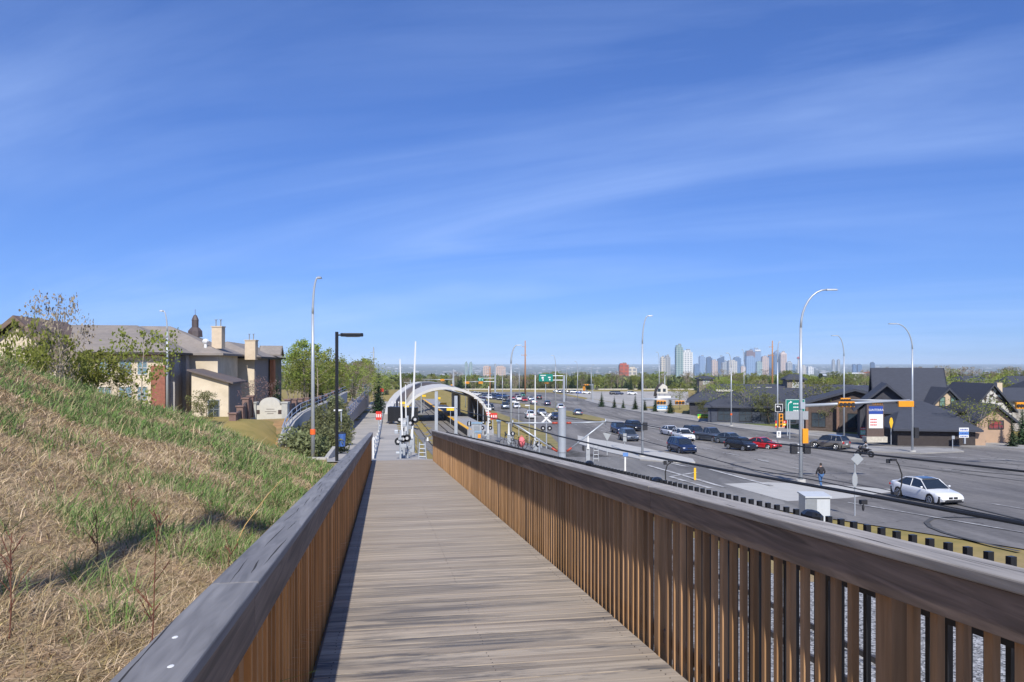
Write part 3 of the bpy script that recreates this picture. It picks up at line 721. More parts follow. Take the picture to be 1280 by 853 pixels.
M_spring = foliage('spring_leaves', (.19,.235,.045), (.31,.34,.08), .35)
M_decid = foliage('tree_leaves', (.08,.12,.025), (.16,.20,.045), .3)
M_olive = foliage('olive_leaves', (.14,.165,.055), (.24,.25,.10), .3)
M_twig = foliage('bare_twigs', (.20,.16,.12), (.32,.27,.20), .05)
M_purp = foliage('purple_twigs', (.20,.13,.12), (.30,.21,.18), .05)
def spruce_parts(h, seed, par):
    rg = random.Random(seed); m = MB(); m.tube([(0,0,-.3),(0,0,h*.5),(0,0,h*.97)], [h*.016, h*.01, .01], 6); m.build('trunk', M_bark, par)
    c = []; r = []
    V = []; n = 0; rr = []
    lv = int(16+h*1.2)
    for i in range(lv):
        f = i/lv; z = h*(.06+.93*f); R0 = h*.2*(1-f)**.85+.12
        nb = int(11-5*f)
        for k in range(nb):
            a = k/nb*6.283+i*1.9+rg.uniform(-.3,.3); L = R0*rg.uniform(.65,1.12)
            ca, sa = math.cos(a), math.sin(a)
            for q in range(7):
                g = (q+rg.random())/7; w_ = (.32*(1-g)+.1)*L*.75; dz = -L*g*.34+L*.1*g*g+rg.uniform(-.05,.05)*L
                p = Vector((ca*L*g, sa*L*g, z+dz)); sd = Vector((-sa, ca, rg.uniform(-.5,.5)))*w_*rg.uniform(.6,1.2); fw = Vector((ca, sa, -.45))*L*.13*rg.uniform(.7,1.5)
                V += [p-sd, p-fw, p+sd, p+fw+Vector((0,0,-.03*L))]; rr.append(rg.random())
    V = np.array([tuple(v) for v in V]); Fc = np.arange(len(V)).reshape(-1, 4)
    quads_mesh('crown', V, Fc, M_spruce, par, rnd=np.array(rr))
def branchy(h, seed, par, mleaf, nleaf, lsz, spread=.32, mbark=None, trunk_r=.018, crown_lo=.3, nb=22, multi=1, wisp=0):
    rg = random.Random(seed); m = MB(); C = []; Rr = []
    for q in range(multi):
        lean = Vector((rg.uniform(-.12,.12)*(multi>1)*2.2, rg.uniform(-.12,.12)*(multi>1)*2.2, 0))
        pts = [Vector((0,0,-.2)), Vector((rg.uniform(-.02,.02)*h, rg.uniform(-.02,.02)*h, h*.35))+lean*h*.35, Vector((rg.uniform(-.04,.04)*h, rg.uniform(-.04,.04)*h, h*.7))+lean*h*.7, Vector((rg.uniform(-.03,.03)*h, rg.uniform(-.03,.03)*h, h*.96))+lean*h]
        tr = trunk_r*h/(multi**.4)
        m.tube(pts, [tr, tr*.7, tr*.35, tr*.08], 7)
        for i in range(nb//multi):
            f = crown_lo + (1-crown_lo)*(i+rg.random())/(nb//multi)*.95
            k = f*3/.96*.96; j = min(2, int(f/.34)); base = pts[1].lerp(pts[2], (f-.35)/.35) if .35 <= f < .7 else (pts[0].lerp(pts[1], f/.35) if f < .35 else pts[2].lerp(pts[3], min(1, (f-.7)/.26)))
            a = i*2.4+rg.uniform(-.5,.5); prof = math.sin(math.pi*min(1, max(.12, (f-crown_lo)/(1.02-crown_lo))*.8+.2))
            L = h*spread*prof*rg.uniform(.65,1.15); up = rg.uniform(.45,.9)
            e = base + Vector((math.cos(a)*L, math.sin(a)*L, L*up)); mid = base.lerp(e, .5)+Vector((0,0,-L*.05))
            m.tube([base, mid, e], [tr*.35*(1.1-f), tr*.2*(1.1-f), .006], 4, cap=False)
            for w_ in range(4):
                g = rg.uniform(.35, 1); s_ = base.lerp(e, g); d = Vector((rg.uniform(-1,1), rg.uniform(-1,1), rg.uniform(0,1)))*L*.38
                m.tube([s_, s_+d], [.011*h/10, .003], 3, cap=False); C.append(tuple(s_+d*.8)); Rr.append(L*.24+.1)
            C.append(tuple(e)); Rr.append(L*.28+.12)
    m.build('trunk', mbark or M_bark, par, smooth=True)
    if nleaf: leafcloud('crown', C, Rr, nleaf, lsz, mleaf, par, seed)
PROTO = {}
def proto(kind):
    if kind in PROTO: return PROTO[kind]
    p = bpy.data.objects.new('tree_source', None); COL.objects.link(p)
    if kind.startswith('spruce'): spruce_parts(10, {'spruce_a':1,'spruce_b':2,'spruce_c':3}[kind], p)
    elif kind == 'aspen_a': branchy(10, 11, p, M_spring, 3400, .13, .26, M_barkp, .012)
    elif kind == 'aspen_b': branchy(10, 12, p, M_spring, 1500, .14, .3, M_barkp, .013)
    elif kind == 'broad_a': branchy(10, 13, p, M_decid, 3600, .15, .38, M_bark, .02, .22)
    elif kind == 'broad_b': branchy(10, 14, p, M_olive, 3000, .15, .40, M_bark, .018, .2, multi=2)
    elif kind == 'bare_a': branchy(10, 15, p, M_twig, 1500, .11, .3, M_barkp, .013)
    elif kind == 'bare_b': branchy(10, 16, p, M_twig, 900, .12, .34, M_bark, .016, .25, nb=30)
    elif kind == 'purple': branchy(10, 17, p, M_purp, 1200, .12, .4, M_bark, .016, .25, nb=30)
    elif kind == 'wide_spring': branchy(10, 18, p, M_spring, 1500, .16, .5, M_barkp, .022, .3, nb=32, multi=3)
    PROTO[kind] = (p, children(p)); return PROTO[kind]
USED = set()
NAMES = {'spruce':'spruce_tree','aspen':'aspen_tree','broad':'leafy_tree','bare':'bare_tree','purple':'bare_tree','wide':'spreading_tree'}
def tree(kind, X, Y, h, label, group=None, wide=1.0, z=None):
    p, kids = proto(kind)
    name = NAMES[kind.split('_')[0]]
    o = bpy.data.objects.new(name, None); COL.objects.link(o)
    for k in kids: c = k.copy(); COL.objects.link(c); c.parent = o
    o.location = (X, Y, H(X, Y)-.1 if z is None else z); o.scale = (h/10*wide, h/10*wide, h/10); o.rotation_euler = (0, 0, random.uniform(0, 6.28))
    return tag(o, label, 'tree', group)
def tpx(kind, x, ytop, Y, label, group=None, wide=1.0, zb=None):
    X = (x-CX)/F*Y; zt = -(ytop-HY)/F*Y; z = H(X, Y) if zb is None else zb
    return tree(kind, X, Y, max(1.5, zt-z), label, group, wide, z-.1)
random.seed(21)
KL = {'spruce':'dark green spruce','aspen':'pale green budding aspen','broad':'olive green leafy tree','bare':'grey brown leafless tree','purple':'purplish bare tree','wide':'spreading tree'}
def region(x0, x1, Yr, n, kinds, where, group, yt):
    for i in range(n):
        x = random.uniform(x0, x1); Y = random.uniform(*Yr); k = random.choice(kinds)
        X = (x-CX)/F*Y; 
        tp = random.uniform(*yt)
        tpx(k, x, tp, Y, KL[k.split('_')[0]]+' '+where, KL[k.split('_')[0]]+'s '+where, wide=random.uniform(.85, 1.3))
mixk = ['spruce_a','spruce_b','spruce_c','spruce_a','bare_a','bare_a','bare_b','aspen_a','aspen_b','broad_b']
region(540, 700, (455, 560), 62, mixk, 'in the wood beyond the white overpass wall', '', (465, 476))
region(690, 860, (440, 540), 62, mixk+['aspen_a','bare_a'], 'in the wood above the car park, right of the wooden pole', '', (464, 475))
region(860, 1110, (300, 520), 70, mixk+['aspen_a','broad_b'], 'behind the dark roofed shops below the towers', '', (462, 472))
region(1110, 1400, (250, 430), 84, mixk+['spruce_b','spruce_c','broad_b'], 'behind the steep roofed buildings on the right', '', (457, 468))
region(440, 545, (330, 480), 34, ['aspen_a','aspen_b','spruce_a','broad_a','bare_a'], 'past the far end of the concrete path', '', (466, 477))
region(358, 474, (135, 240), 46, ['aspen_a','aspen_a','aspen_b','bare_a','wide_spring','aspen_b','spruce_a'], 'behind the stone pillared fence on the left', '', (448, 474))
# young row beside car park
for x, yt, kd in [(752,488,'spruce_a'),(768,494,'spruce_b'),(779,497,'spruce_c'),(794,492,'spruce_a'),(806,496,'spruce_b'),(819,494,'spruce_b'),(838,491,'spruce_a')]:
    Y = 222-(x-752)*.45
    tpx(kd, x, yt, Y, 'young dark spruce in the row between road and car park', 'young spruces along the car park edge', wide=1.25)
for i, (kd, x, yt, Y, lab) in enumerate([
    ('broad_b', 880, 500, 172, 'olive green bushy tree above the small green yellow red sign'),('aspen_b', 850, 478, 205, 'tall pale green tree just right of the triangular shop gable'),('bare_b', 862, 492, 190, 'brown leafless tree left of the dark roofed shop'),
    ('wide_spring', 903, 484, 158, 'light green tree in front of the dark shop beside the lamp with an orange band'),('wide_spring', 934, 486, 150, 'thin budding yellow green tree before the middle of the dark shop'),('broad_b', 962, 492, 146, 'low green tree beside the left turn arrow pole'),
    ('wide_spring', 1028, 480, 145, 'budding tree behind the big green guide sign'),('broad_b', 1041, 499, 128, 'rounded olive bush tree under the orange signal heads'),('broad_a', 1066, 492, 140, 'green tree left of the blue and white plaza sign'),
    ('wide_spring', 1218, 507, 100, 'spreading yellow green tree before the tan gable with red windows'),('spruce_b', 1265, 517, 96, 'young open spruce at the right corner of the tan gable'),('spruce_c', 1278, 500, 99, 'dark spruce below the orange signal at the right edge'),
    ('spruce_a', 1237, 488, 112, 'narrow spruce in front of the half timbered gable'),('broad_b', 1185, 505, 125, 'faint green tree behind the low hip roof'),('spruce_b', 346, 463, 95, 'blue green spruce beside the corner of the cream residence'),
    ('purple', 322, 474, 84, 'purplish bare shrub tree in front of the cream residence'),('aspen_b', 396, 436, 130, 'tall thin budding tree behind the left steel lamp'),('aspen_a', 379, 425, 135, 'slender tall tree between residence and left steel lamp')]):
    tpx(kd, x, yt, Y, lab, wide=1.15 if 'spruce' not in kd else 1.0)
# trees on the hill in front of the left building
def tall(kd, x, ytop, Y, lab, wide=.8):
    X = (x-CX)/F*Y; zb = H(X, Y); zt = -(ytop-HY)/F*Y
    tree(kd, X, Y, zt-zb, lab, None, wide, zb-.1)
HL_ = [('bare_a', 68, 370, 22, .5, 'tall thin tree with bare wispy top at the left, before the gable'),('aspen_a', 64, 410, 24, .7, 'green leafed young tree under the bare topped one'),('aspen_b', 22, 398, 21, .5, 'green young tree near the left edge of the frame'),
  ('aspen_b', 8, 436, 24, .8, 'low leafy bush at the left edge of the frame'),('aspen_b', 98, 436, 26, .8, 'bushy green shrub left of the cream windows'),('aspen_a', 120, 436, 27, .95, 'dense bright green shrub directly beside the cream windows'),
  ('aspen_b', 178, 412, 30, .75, 'thin sapling with sparse leaves before the cream windows'),('bare_b', 146, 452, 30, .6, 'twiggy sapling against the lower cream wall'),('aspen_b', 40, 432, 26, .9, 'green shrub beneath the brown gable'),
  ('broad_b', 255, 487, 47, .95, 'grey green shrub below the small cream annex')]
for kd, x, yt, Y, wd, lab in HL_: tall(kd, x, yt, Y, lab, wd)
region(1135, 1290, (138, 200), 12, ['broad_b','aspen_b','bare_b','wide_spring','spruce_b'], 'among the dark roofed houses on the right', '', (474, 486))
region(1040, 1100, (150, 220), 7, ['broad_b','aspen_b','aspen_a','broad_a'], 'left of the tall steep roof', '', (480, 492))
region(870, 1000, (182, 240), 10, ['broad_b','aspen_b','aspen_a','bare_b'], 'behind the long dark shop roof', '', (470, 480))
# planter shrub mass (many bushes)
M_bush = foliage('shrub_leaves', (.12,.135,.055), (.23,.24,.12), .3)
random.seed(9)
for i, (x, yb, r) in enumerate([(388,548,2.2),(402,552,2.0),(396,528,2.3),(414,545,1.9),(411,520,2.2),(380,562,1.8),(422,528,1.7),(418,508,2.0)]):
    Y = 50+(560-yb)*.75; X = (x-CX)/F*Y; z = -(yb-HY)/F*Y
    zt = H(X, Y)
    th = thing('shrub', (X, Y, zt), ['grey green shrub at the foot of the steel lamp','rounded shrub just right of the steel lamp','shrub in the upper middle of the planted bank','shrub beside the black lamp post','shrub behind the black lamp near the ramp wall','low shrub at the curved ramp parapet','pale shrub on the path side of the bank','farthest shrub at the top of the planted bank'][i], 'shrub', 'shrubs on the planted bank')
    hz = z-zt+r*.4
    m = MB()
    for k in range(6): a = k*1.05; m.tube([(0,0,0),(math.cos(a)*r*.4, math.sin(a)*r*.4, max(.6, hz))], [.05,.015], 4)
    m.build('stem', M_bark, th)
    leafcloud('foliage', [(random.uniform(-r,r)*.5, random.uniform(-r,r)*.5, max(.5, hz*random.uniform(.15,1))) for _ in range(12)], [r*random.uniform(.35,.6) for _ in range(12)], 3200, .11, M_bush, th, 60+i)
# far woodland and far suburbs: one mass each
random.seed(4)
rg = np.random.default_rng(8); Vs = []; Rn = []
def canopy(n, xr, Yr, hr, wdt):
    for i in range(n):
        Y = Yr[0]+(Yr[1]-Yr[0])*rg.random()**1.2; x = rg.uniform(*xr); X = (x-CX)/F*Y; z = G(Y); h = rg.uniform(*hr); r = wdt*rg.uniform(.6,1.3)
        nq = 14; tone = rg.random()
        for q in range(nq):
            f = rg.random(); a = rg.random()*6.28; rr = r*(1-.55*f)*rg.random()**.5
            c = np.array([X+math.cos(a)*rr, Y+math.sin(a)*rr, z+h*(.15+.85*f)])
            s1 = rg.normal(size=3)*r*.32; s2 = rg.normal(size=3)*r*.32; s2[2] += h*.08
            Vs.extend([c-s1, c-s2, c+s1, c+s2]); Rn.append(np.clip(tone+.25*(rg.random()-.5), 0, 1))
canopy(3000, (300, 1500), (560, 900), (10, 16), 3.0)
canopy(3000, (100, 1700), (900, 2200), (10, 17), 6)
canopy(2500, (100, 1700), (2200, 6000), (12, 20), 15)
V = np.array(Vs); Fc = np.arange(len(V)).reshape(-1, 4)
M_farwood = foliage('distant_wood', (.035,.05,.022), (.23,.25,.075), .15)
o = quads_mesh('distant_woodland', V, Fc, M_farwood, rnd=np.array(Rn)); tag(o, 'dark green and brown woodland stretching to the hazy distance', 'woodland', kind='stuff')
mb = MB()
for i in range(1100):
    Y = 2500+13000*rg.random()**1.3; x = rg.uniform(100, 1500); X = (x-CX)/F*Y; sx = rg.uniform(10, 34)*(1+Y/9000); sy = rg.uniform(12, 30); h = rg.uniform(5, 11)
    z = G(Y); mb.box((X, Y, z+h/2), (sx, sy, h), rz=rg.uniform(0, 3))
    if rg.random() < .7:
        mb.hexa([(X-sx/2,Y-sy/2,z+h),(X+sx/2,Y-sy/2,z+h),(X+sx/2,Y+sy/2,z+h),(X-sx/2,Y+sy/2,z+h),(X-sx/2,Y-.5,z+h+4),(X+sx/2,Y-.5,z+h+4),(X+sx/2,Y+.5,z+h+4),(X-sx/2,Y+.5,z+h+4)])
o = mb.build('distant_suburb', mat('suburb_roofs', (.26,.25,.25), .8, rnd=.8)); tag(o, 'pale specks of distant suburban roofs below the horizon', 'suburb', kind='stuff')

# ================= SKYLINE =================
def facade(name, c1, c2, sx, sz, rough=.4):
    if name in MATS: return MATS[name]
    m = bpy.data.materials.new(name); m.use_nodes = True; nt = m.node_tree; p = nt.nodes['Principled BSDF']; p.inputs['Roughness'].default_value = rough
    tc = N(nt, 'ShaderNodeTexCoord'); sp = N(nt, 'ShaderNodeSeparateXYZ'); nt.links.new(tc.outputs['Object'], sp.inputs[0])
    ax = N(nt, 'ShaderNodeMath', operation='ADD'); nt.links.new(sp.outputs[0], ax.inputs[0]); nt.links.new(sp.outputs[1], ax.inputs[1])
    def fr(src, k, th):
        a = N(nt, 'ShaderNodeMath', operation='MULTIPLY'); a.inputs[1].default_value = k; nt.links.new(src, a.inputs[0])
        b = N(nt, 'ShaderNodeMath', operation='FRACT'); nt.links.new(a.outputs[0], b.inputs[0])
        c = N(nt, 'ShaderNodeMath', operation='GREATER_THAN'); c.inputs[1].default_value = th; nt.links.new(b.outputs[0], c.inputs[0]); return c.outputs[0]
    mu = N(nt, 'ShaderNodeMath', operation='MULTIPLY'); nt.links.new(fr(ax.outputs[0], 1/sx, .35), mu.inputs[0]); nt.links.new(fr(sp.outputs[2], 1/sz, .35), mu.inputs[1])
    mx = N(nt, 'ShaderNodeMix', data_type='RGBA'); mx.inputs[6].default_value = (*c1, 1); mx.inputs[7].default_value = (*c2, 1); nt.links.new(mu.outputs[0], mx.inputs[0]); nt.links.new(mx.outputs[2], p.inputs['Base Color'])
    MATS[name] = m; return m
PALT = {'cream':((.55,.50,.42),(.25,.26,.28)),'glassg':((.30,.38,.36),(.12,.20,.22)),'blue':((.10,.17,.30),(.05,.10,.20)),'dblue':((.05,.09,.18),(.03,.06,.13)),'peach':((.55,.40,.30),(.28,.24,.25)),'white':((.66,.66,.64),(.30,.33,.36)),
  'brown':((.20,.10,.09),(.12,.08,.09)),'lblue':((.22,.32,.48),(.12,.19,.33)),'brick':((.42,.10,.06),(.25,.10,.08)),'grey':((.35,.36,.37),(.17,.19,.22))}
TW = [(826,831.5,446,'cream',2600,'cream slab tower, leftmost of the skyline'),(831.5,838,444.5,'grey',2640,'grey tower joined to the leftmost cream slab'),(845,854,431.5,'glassg',2500,'tallest green glass condominium tower'),(854,866,438,'white',2560,'white balconied condominium beside the tall green glass tower'),(868.5,874,455,'blue',6400,'low blue block right of the white condominium'),
 (874.5,881.5,445,'lblue',6500,'light blue glass tower, first of the downtown cluster'),(883.5,890.5,446.5,'dblue',6700,'dark blue tower second in the downtown cluster'),(890,897,450,'peach',6300,'peach coloured block between two dark blue towers'),(898,905.5,445.5,'dblue',6800,'dark blue tower with a slanted top'),
 (903,910,451,'grey',6200,'grey tower in front of the slanted top tower'),(911,921.5,450.5,'cream',6000,'cream twin slab in the middle of downtown'),(918,926.5,446.5,'blue',6900,'dark blue block behind the cream twin slab'),(926.5,932,458,'peach',6300,'low peach block left of the red brown tower'),
 (933,944,438.5,'brown',6900,'red brown tower top behind the light blue slab'),(939,951.5,436,'lblue',7200,'tallest downtown glass tower with a white crown'),(933,945,445.5,'lblue',6400,'wide light blue slab before the red brown tower'),(946,953,452,'glassg',6100,'small green glass tower at the foot of the tallest tower'),
 (953,961,445.5,'peach',6600,'peach tower right of the tallest glass tower'),(961,966.5,443.5,'blue',7000,'blue tower behind the tall wooden pole'),(968,976,439,'blue',6800,'dark blue pointed tower right of the wooden pole'),(976,983.5,440,'peach',6750,'rounded rose tower beside the pointed blue one'),
 (984,990.5,452,'grey',6300,'grey stepped block right of the rounded tower'),(990.5,994,456,'blue',6400,'small blue block near the red topped spire'),(1001,1008,457,'cream',6200,'low cream block right of the red topped spire'),(1010,1017,458.5,'white',6100,'low white block right of the big signal mast'),
 (1040.6,1043.8,449.6,'grey',6800,'left one of the isolated grey twin towers'),(1047,1050.2,449.6,'grey',6850,'right one of the isolated grey twin towers'),(1066.3,1070.5,455.5,'blue',6900,'left one of the small blue twin blocks'),(1072.5,1077.6,455.6,'blue',6900,'right one of the small blue twin blocks'),(1089,1093.5,453,'dblue',7200,'lone dark tower right of the blue twins'),
 (774.5,785.8,454.3,'brick',1500,'red brick apartment block above the wood'),(786,796,459,'cream',1520,'low cream wing beside the red brick block'),(604,612.5,457.5,'peach',3400,'tan block behind the overhead highway sign'),(620,632,457.8,'peach',3300,'second tan block right of the overhead highway sign'),
 (581,584.5,452.8,'glassg',3900,'pale slim tower left in the hazy middle distance'),(586.5,590.5,453,'glassg',3900,'pale slim tower right in the hazy middle distance')]
random.seed(33)
for x0, x1, yt, pal, Y, lab in TW:
    X0, X1 = (x0-CX)/F*Y, (x1-CX)/F*Y; zt = -(yt-HY)/F*Y; zb = G(Y); wdt = X1-X0; dp = wdt*.8
    cx = (X0+X1)/2; th = thing('tower_block', (cx, Y+dp/2, zb), lab, 'tower')
    c1, c2 = PALT[pal]; mt = facade('facade_'+pal+('_near' if Y < 5000 else ''), c1, c2, 9 if Y < 5000 else 16, 7 if Y < 5000 else 12)
    h = zt-zb; m = MB()
    if 'slanted' in lab: m.hexa([(-wdt/2,-dp/2,0),(wdt/2,-dp/2,0),(wdt/2,dp/2,0),(-wdt/2,dp/2,0),(-wdt/2,-dp/2,h*.86),(wdt/2,-dp/2,h),(wdt/2,dp/2,h),(-wdt/2,dp/2,h*.86)])
    elif 'pointed' in lab or 'rounded' in lab:
        m.hexa([(-wdt/2,-dp/2,0),(wdt/2,-dp/2,0),(wdt/2,dp/2,0),(-wdt/2,dp/2,0),(-wdt/2,-dp/2,h*.9),(wdt/2,-dp/2,h*.9),(wdt/2,dp/2,h*.9),(-wdt/2,dp/2,h*.9)])
        m.hexa([(-wdt/2,-dp/2,h*.9),(wdt/2,-dp/2,h*.9),(wdt/2,dp/2,h*.9),(-wdt/2,dp/2,h*.9),(-wdt*.2,-dp/4,h),(wdt*.15,-dp/4,h),(wdt*.15,dp/4,h),(-wdt*.2,dp/4,h)])
    else:
        m.box((0,0,h*.47), (wdt, dp, h*.94)); m.box((-wdt*.05,0,h*.965), (wdt*.72, dp*.7, h*.07))
    m.build('shaft', mt, th)
    m = MB(); m.box((wdt*.1,0,h+ (.01*h)), (wdt*.35, dp*.35, h*.05)); m.build('roof_plant', mat('roof_plant', (.25,.26,.27), .7), th)
    if 'crown' in lab: m = MB(); m.box((wdt*.15,-dp*.5-3,h*.93), (wdt*.55, 6, h*.06)); m.build('crown_sign', mat('tower_crown', (.7,.7,.68), .5), th)
Y = 6900; X = (998-CX)/F*Y; th = thing('observation_tower', (X, Y, G(Y)), 'slim concrete observation tower with a red top', 'tower'); h = -(446-HY)/F*Y-G(Y)
m = MB(); m.tube([(0,0,0),(0,0,h*.8),(0,0,h*.9)], [9,5.5,5.5], 12); m.build('shaft', mat('pale_concrete', (.5,.46,.42), .8), th)
m = MB(); m.tube([(0,0,h*.86),(0,0,h*.9),(0,0,h*.95),(0,0,h)], [6,15,15,2], 14); m.build('pod', mat('pod_red', (.45,.07,.05), .5), th)
m = MB(); m.tube([(0,0,h),(0,0,h*1.06)], [1.5,.6], 5); m.build('mast', M_steel2, th)
# mid-distance flat commercial roofs seen over the wood, right of the signal mast
for (x0, x1, yt, yb, Y, c, lab) in [(1028,1048,468,474,900,(.62,.64,.66),'white flat roofed shed in the trees beyond the shops'),(1015,1080,474,479,620,(.42,.33,.25),'long tan roofed shop row beyond the trees'),(1082,1092,465,470,1400,(.5,.08,.07),'small red roofed building far right of the twin blocks'),(1060,1078,466,470,1350,(.6,.6,.58),'pale low building far behind the dark shops')]:
    X0, X1 = (x0-CX)/F*Y, (x1-CX)/F*Y; zt = -(yt-HY)/F*Y; zb = G(Y); th = thing('distant_building', ((X0+X1)/2, Y, zb), lab, 'building'); w2 = (X1-X0)/2; h = zt-zb
    m = MB(); m.box((0,0,h*.46), (w2*2, 30, h*.92)); m.build('wall', mat('far_wall', (.45,.42,.38), .8), th)
    m = MB(); m.hexa([(-w2-1,-16,h*.92),(w2+1,-16,h*.92),(w2+1,16,h*.92),(-w2-1,16,h*.92),(-w2+2,-3,h),(w2-2,-3,h),(w2-2,3,h),(-w2+2,3,h)]); m.build('roof', mat('far_roof_%d' % int(c[0]*100), c, .7), th)
# ================= BUILDINGS =================
M_roofd = mat('dark_shingles', (.048,.053,.07), .85, var=.15, scale=1.5, stretch=(1,1,6,0))
M_rooft = mat('taupe_shingles', (.26,.225,.195), .85, var=.12, scale=1.8, c2=(.22,.195,.175), c2s=.25)
M_cream = mat('cream_stucco', (.62,.53,.40), .9, var=.1, scale=.8, c2=(.55,.465,.34), c2s=.5)
M_tan = mat('tan_stucco', (.42,.29,.20), .9, var=.08, scale=.8)
M_brick = mat('red_brick', (.27,.105,.07), .9, var=.2, scale=4)
M_shade = mat('shaded_stucco', (.24,.22,.22), .9, var=.1)  # shade on the stucco walls painted in as a darker grey
M_dwall = mat('dark_wall', (.045,.045,.055), .85, var=.2, scale=2)  # near black, also carries the painted shade of the shop row walls
M_trimd = mat('dark_trim', (.035,.028,.027), .7)
M_trimw = mat('pale_trim', (.6,.57,.5), .7)
M_chim = mat('chimney_stucco', (.58,.47,.34), .9, var=.08)
class Frame:
    """local frame: origin o (x,y), axis a, axis b horizontal, z absolute"""
    def __init__(s, o, ang):
        s.o = Vector((o[0], o[1], 0)); s.a = Vector((math.cos(ang), math.sin(ang), 0)); s.b = Vector((-math.sin(ang), math.cos(ang), 0)); s.ang = ang
    def p(s, a, b, z): return s.o + s.a*a + s.b*b + Vector((0, 0, z))
def fbox(m, fr, a0, a1, b0, b1, z0, z1, r=None):
    q = [(a0,b0),(a1,b0),(a1,b1),(a0,b1)]
    m.hexa([fr.p(a, b, z0) for a, b in q]+[fr.p(a, b, z1) for a, b in q], r)
def gable_roof(m, fr, a0, a1, b0, b1, ze, zr, axis='a', hip0=0, hip1=0, th=.25, ov=.5):
    a0 -= ov; a1 += ov; b0 -= ov; b1 += ov
    if axis == 'a': bm_ = (b0+b1)/2; r0, r1 = fr.p(a0+hip0, bm_, zr), fr.p(a1-hip1, bm_, zr)
    else: am = (a0+a1)/2; r0, r1 = fr.p(am, b0+hip0, zr), fr.p(am, b1-hip1, zr)
    c = [fr.p(a0,b0,ze), fr.p(a1,b0,ze), fr.p(a1,b1,ze), fr.p(a0,b1,ze)]
    d = Vector((0,0,-th))
    if axis == 'a': tops = [(0,1,5,4),(2,3,4,5)] + ([(1,2,5)] if hip1 else []) + ([(3,0,4)] if hip0 else [])
    else: tops = [(1,2,5,4),(3,0,4,5)] + ([(0,1,4)] if hip0 else []) + ([(2,3,5)] if hip1 else [])
    for hp, (i, j), k, sg in ((hip0, ((3,0) if axis == 'a' else (0,1)), r0, -1), (hip1, ((1,2) if axis == 'a' else (2,3)), r1, 1)):
        if not hp:      # rake boards and the sloping underside at a gable end
            dirn = (fr.a if axis == 'a' else fr.b)*sg*-1
            for q in (i, j):
                A_, B_ = c[q], k; n_ = dirn*.12; z_ = Vector((0,0,-th-.12)); e_ = dirn*-.02
                m.hexa([A_+z_+e_, B_+z_+e_, B_+z_+n_, A_+z_+n_, A_+e_, B_+e_, B_+n_, A_+n_], .1)
    V = c+[r0, r1]+[v+d for v in c]
    m.add(V, tops, .5)
    full = hip0 and hip1
    if axis == 'a': m.add(V, [(0,6,7,1),(2,8,9,3)]+([(1,7,8,2)] if hip1 else [])+([(3,9,6,0)] if hip0 else []), .3)
    else: m.add(V, [(1,7,8,2),(3,9,6,0)]+([(0,6,7,1)] if hip0 else [])+([(2,8,9,3)] if hip1 else []), .3)
    if full: m.add(V, [(9,8,7,6)], .3)
def gable_walls(m, fr, a0, a1, b0, b1, z0, ze, zr, axis='a'):
    fbox(m, fr, a0, a1, b0, b1, z0, ze-.05)
    if axis == 'a':
        for a, e in ((a0, .0), (a1-.2, 0)): m.add([fr.p(a,b0,ze-.05), fr.p(a,b1,ze-.05), fr.p(a,(b0+b1)/2,zr-.3), fr.p(a+.2,b0,ze-.05), fr.p(a+.2,b1,ze-.05), fr.p(a+.2,(b0+b1)/2,zr-.3)], [(0,1,2),(5,4,3),(0,2,5,3),(1,4,5,2)])
    else:
        for b in (b0, b1-.2): m.add([fr.p(a0,b,ze-.05), fr.p(a1,b,ze-.05), fr.p((a0+a1)/2,b,zr-.3), fr.p(a0,b+.2,ze-.05), fr.p(a1,b+.2,ze-.05), fr.p((a0+a1)/2,b+.2,zr-.3)], [(0,2,1),(5,3,4),(0,3,5,2),(1,2,5,4)])
def window(th, L0, fr, face, c, z, wd, h, frame=M_trimw, glass=M_glass, mull=2, mt=None):
    """face 'b': window on plane b=c0 facing -b ; 'a': on plane a facing +a"""
    def bx(m, u0, u1, z0, z1, d0, d1):
        if face[0] == 'b': fbox(m, fr, u0, u1, face[1]-d1, face[1]-d0, z0, z1)
        else: fbox(m, fr, face[1]+d0, face[1]+d1, u0, u1, z0, z1)
    f = MB(); t = .08
    bx(f, c-wd/2, c-wd/2+t, z-h/2, z+h/2, .0, .09); bx(f, c+wd/2-t, c+wd/2, z-h/2, z+h/2, .0, .09)
    bx(f, c-wd/2+t, c+wd/2-t, z-h/2, z-h/2+t, .0, .09); bx(f, c-wd/2+t, c+wd/2-t, z+h/2-t, z+h/2, .0, .09)
    for k in range(1, mull): u = c-wd/2+wd*k/mull; bx(f, u-.03, u+.03, z-h/2+t, z+h/2-t, .0, .075)
    bx(f, c-wd/2+t, c+wd/2-t, z-.02, z+.03, .0, .07)
    o = f.build('window', frame, th, local=L0)
    g = MB(); bx(g, c-wd/2+t, c+wd/2-t, z-h/2+t, z+h/2-t, .0, .03); q = g.build('pane', glass, o, local=L0)
    return o
M_curt = mat('curtained_glass', (.16,.25,.30), .12, var=.3, scale=.6, spec=.8)
# --- left residence: three volumes and annex
A1 = math.atan2(-.1644, -.9864)   # axis a points left along the facade; b then points toward the camera... use mirrored axes below
fr = Frame((-38.5, 85), rad(9.46)); 
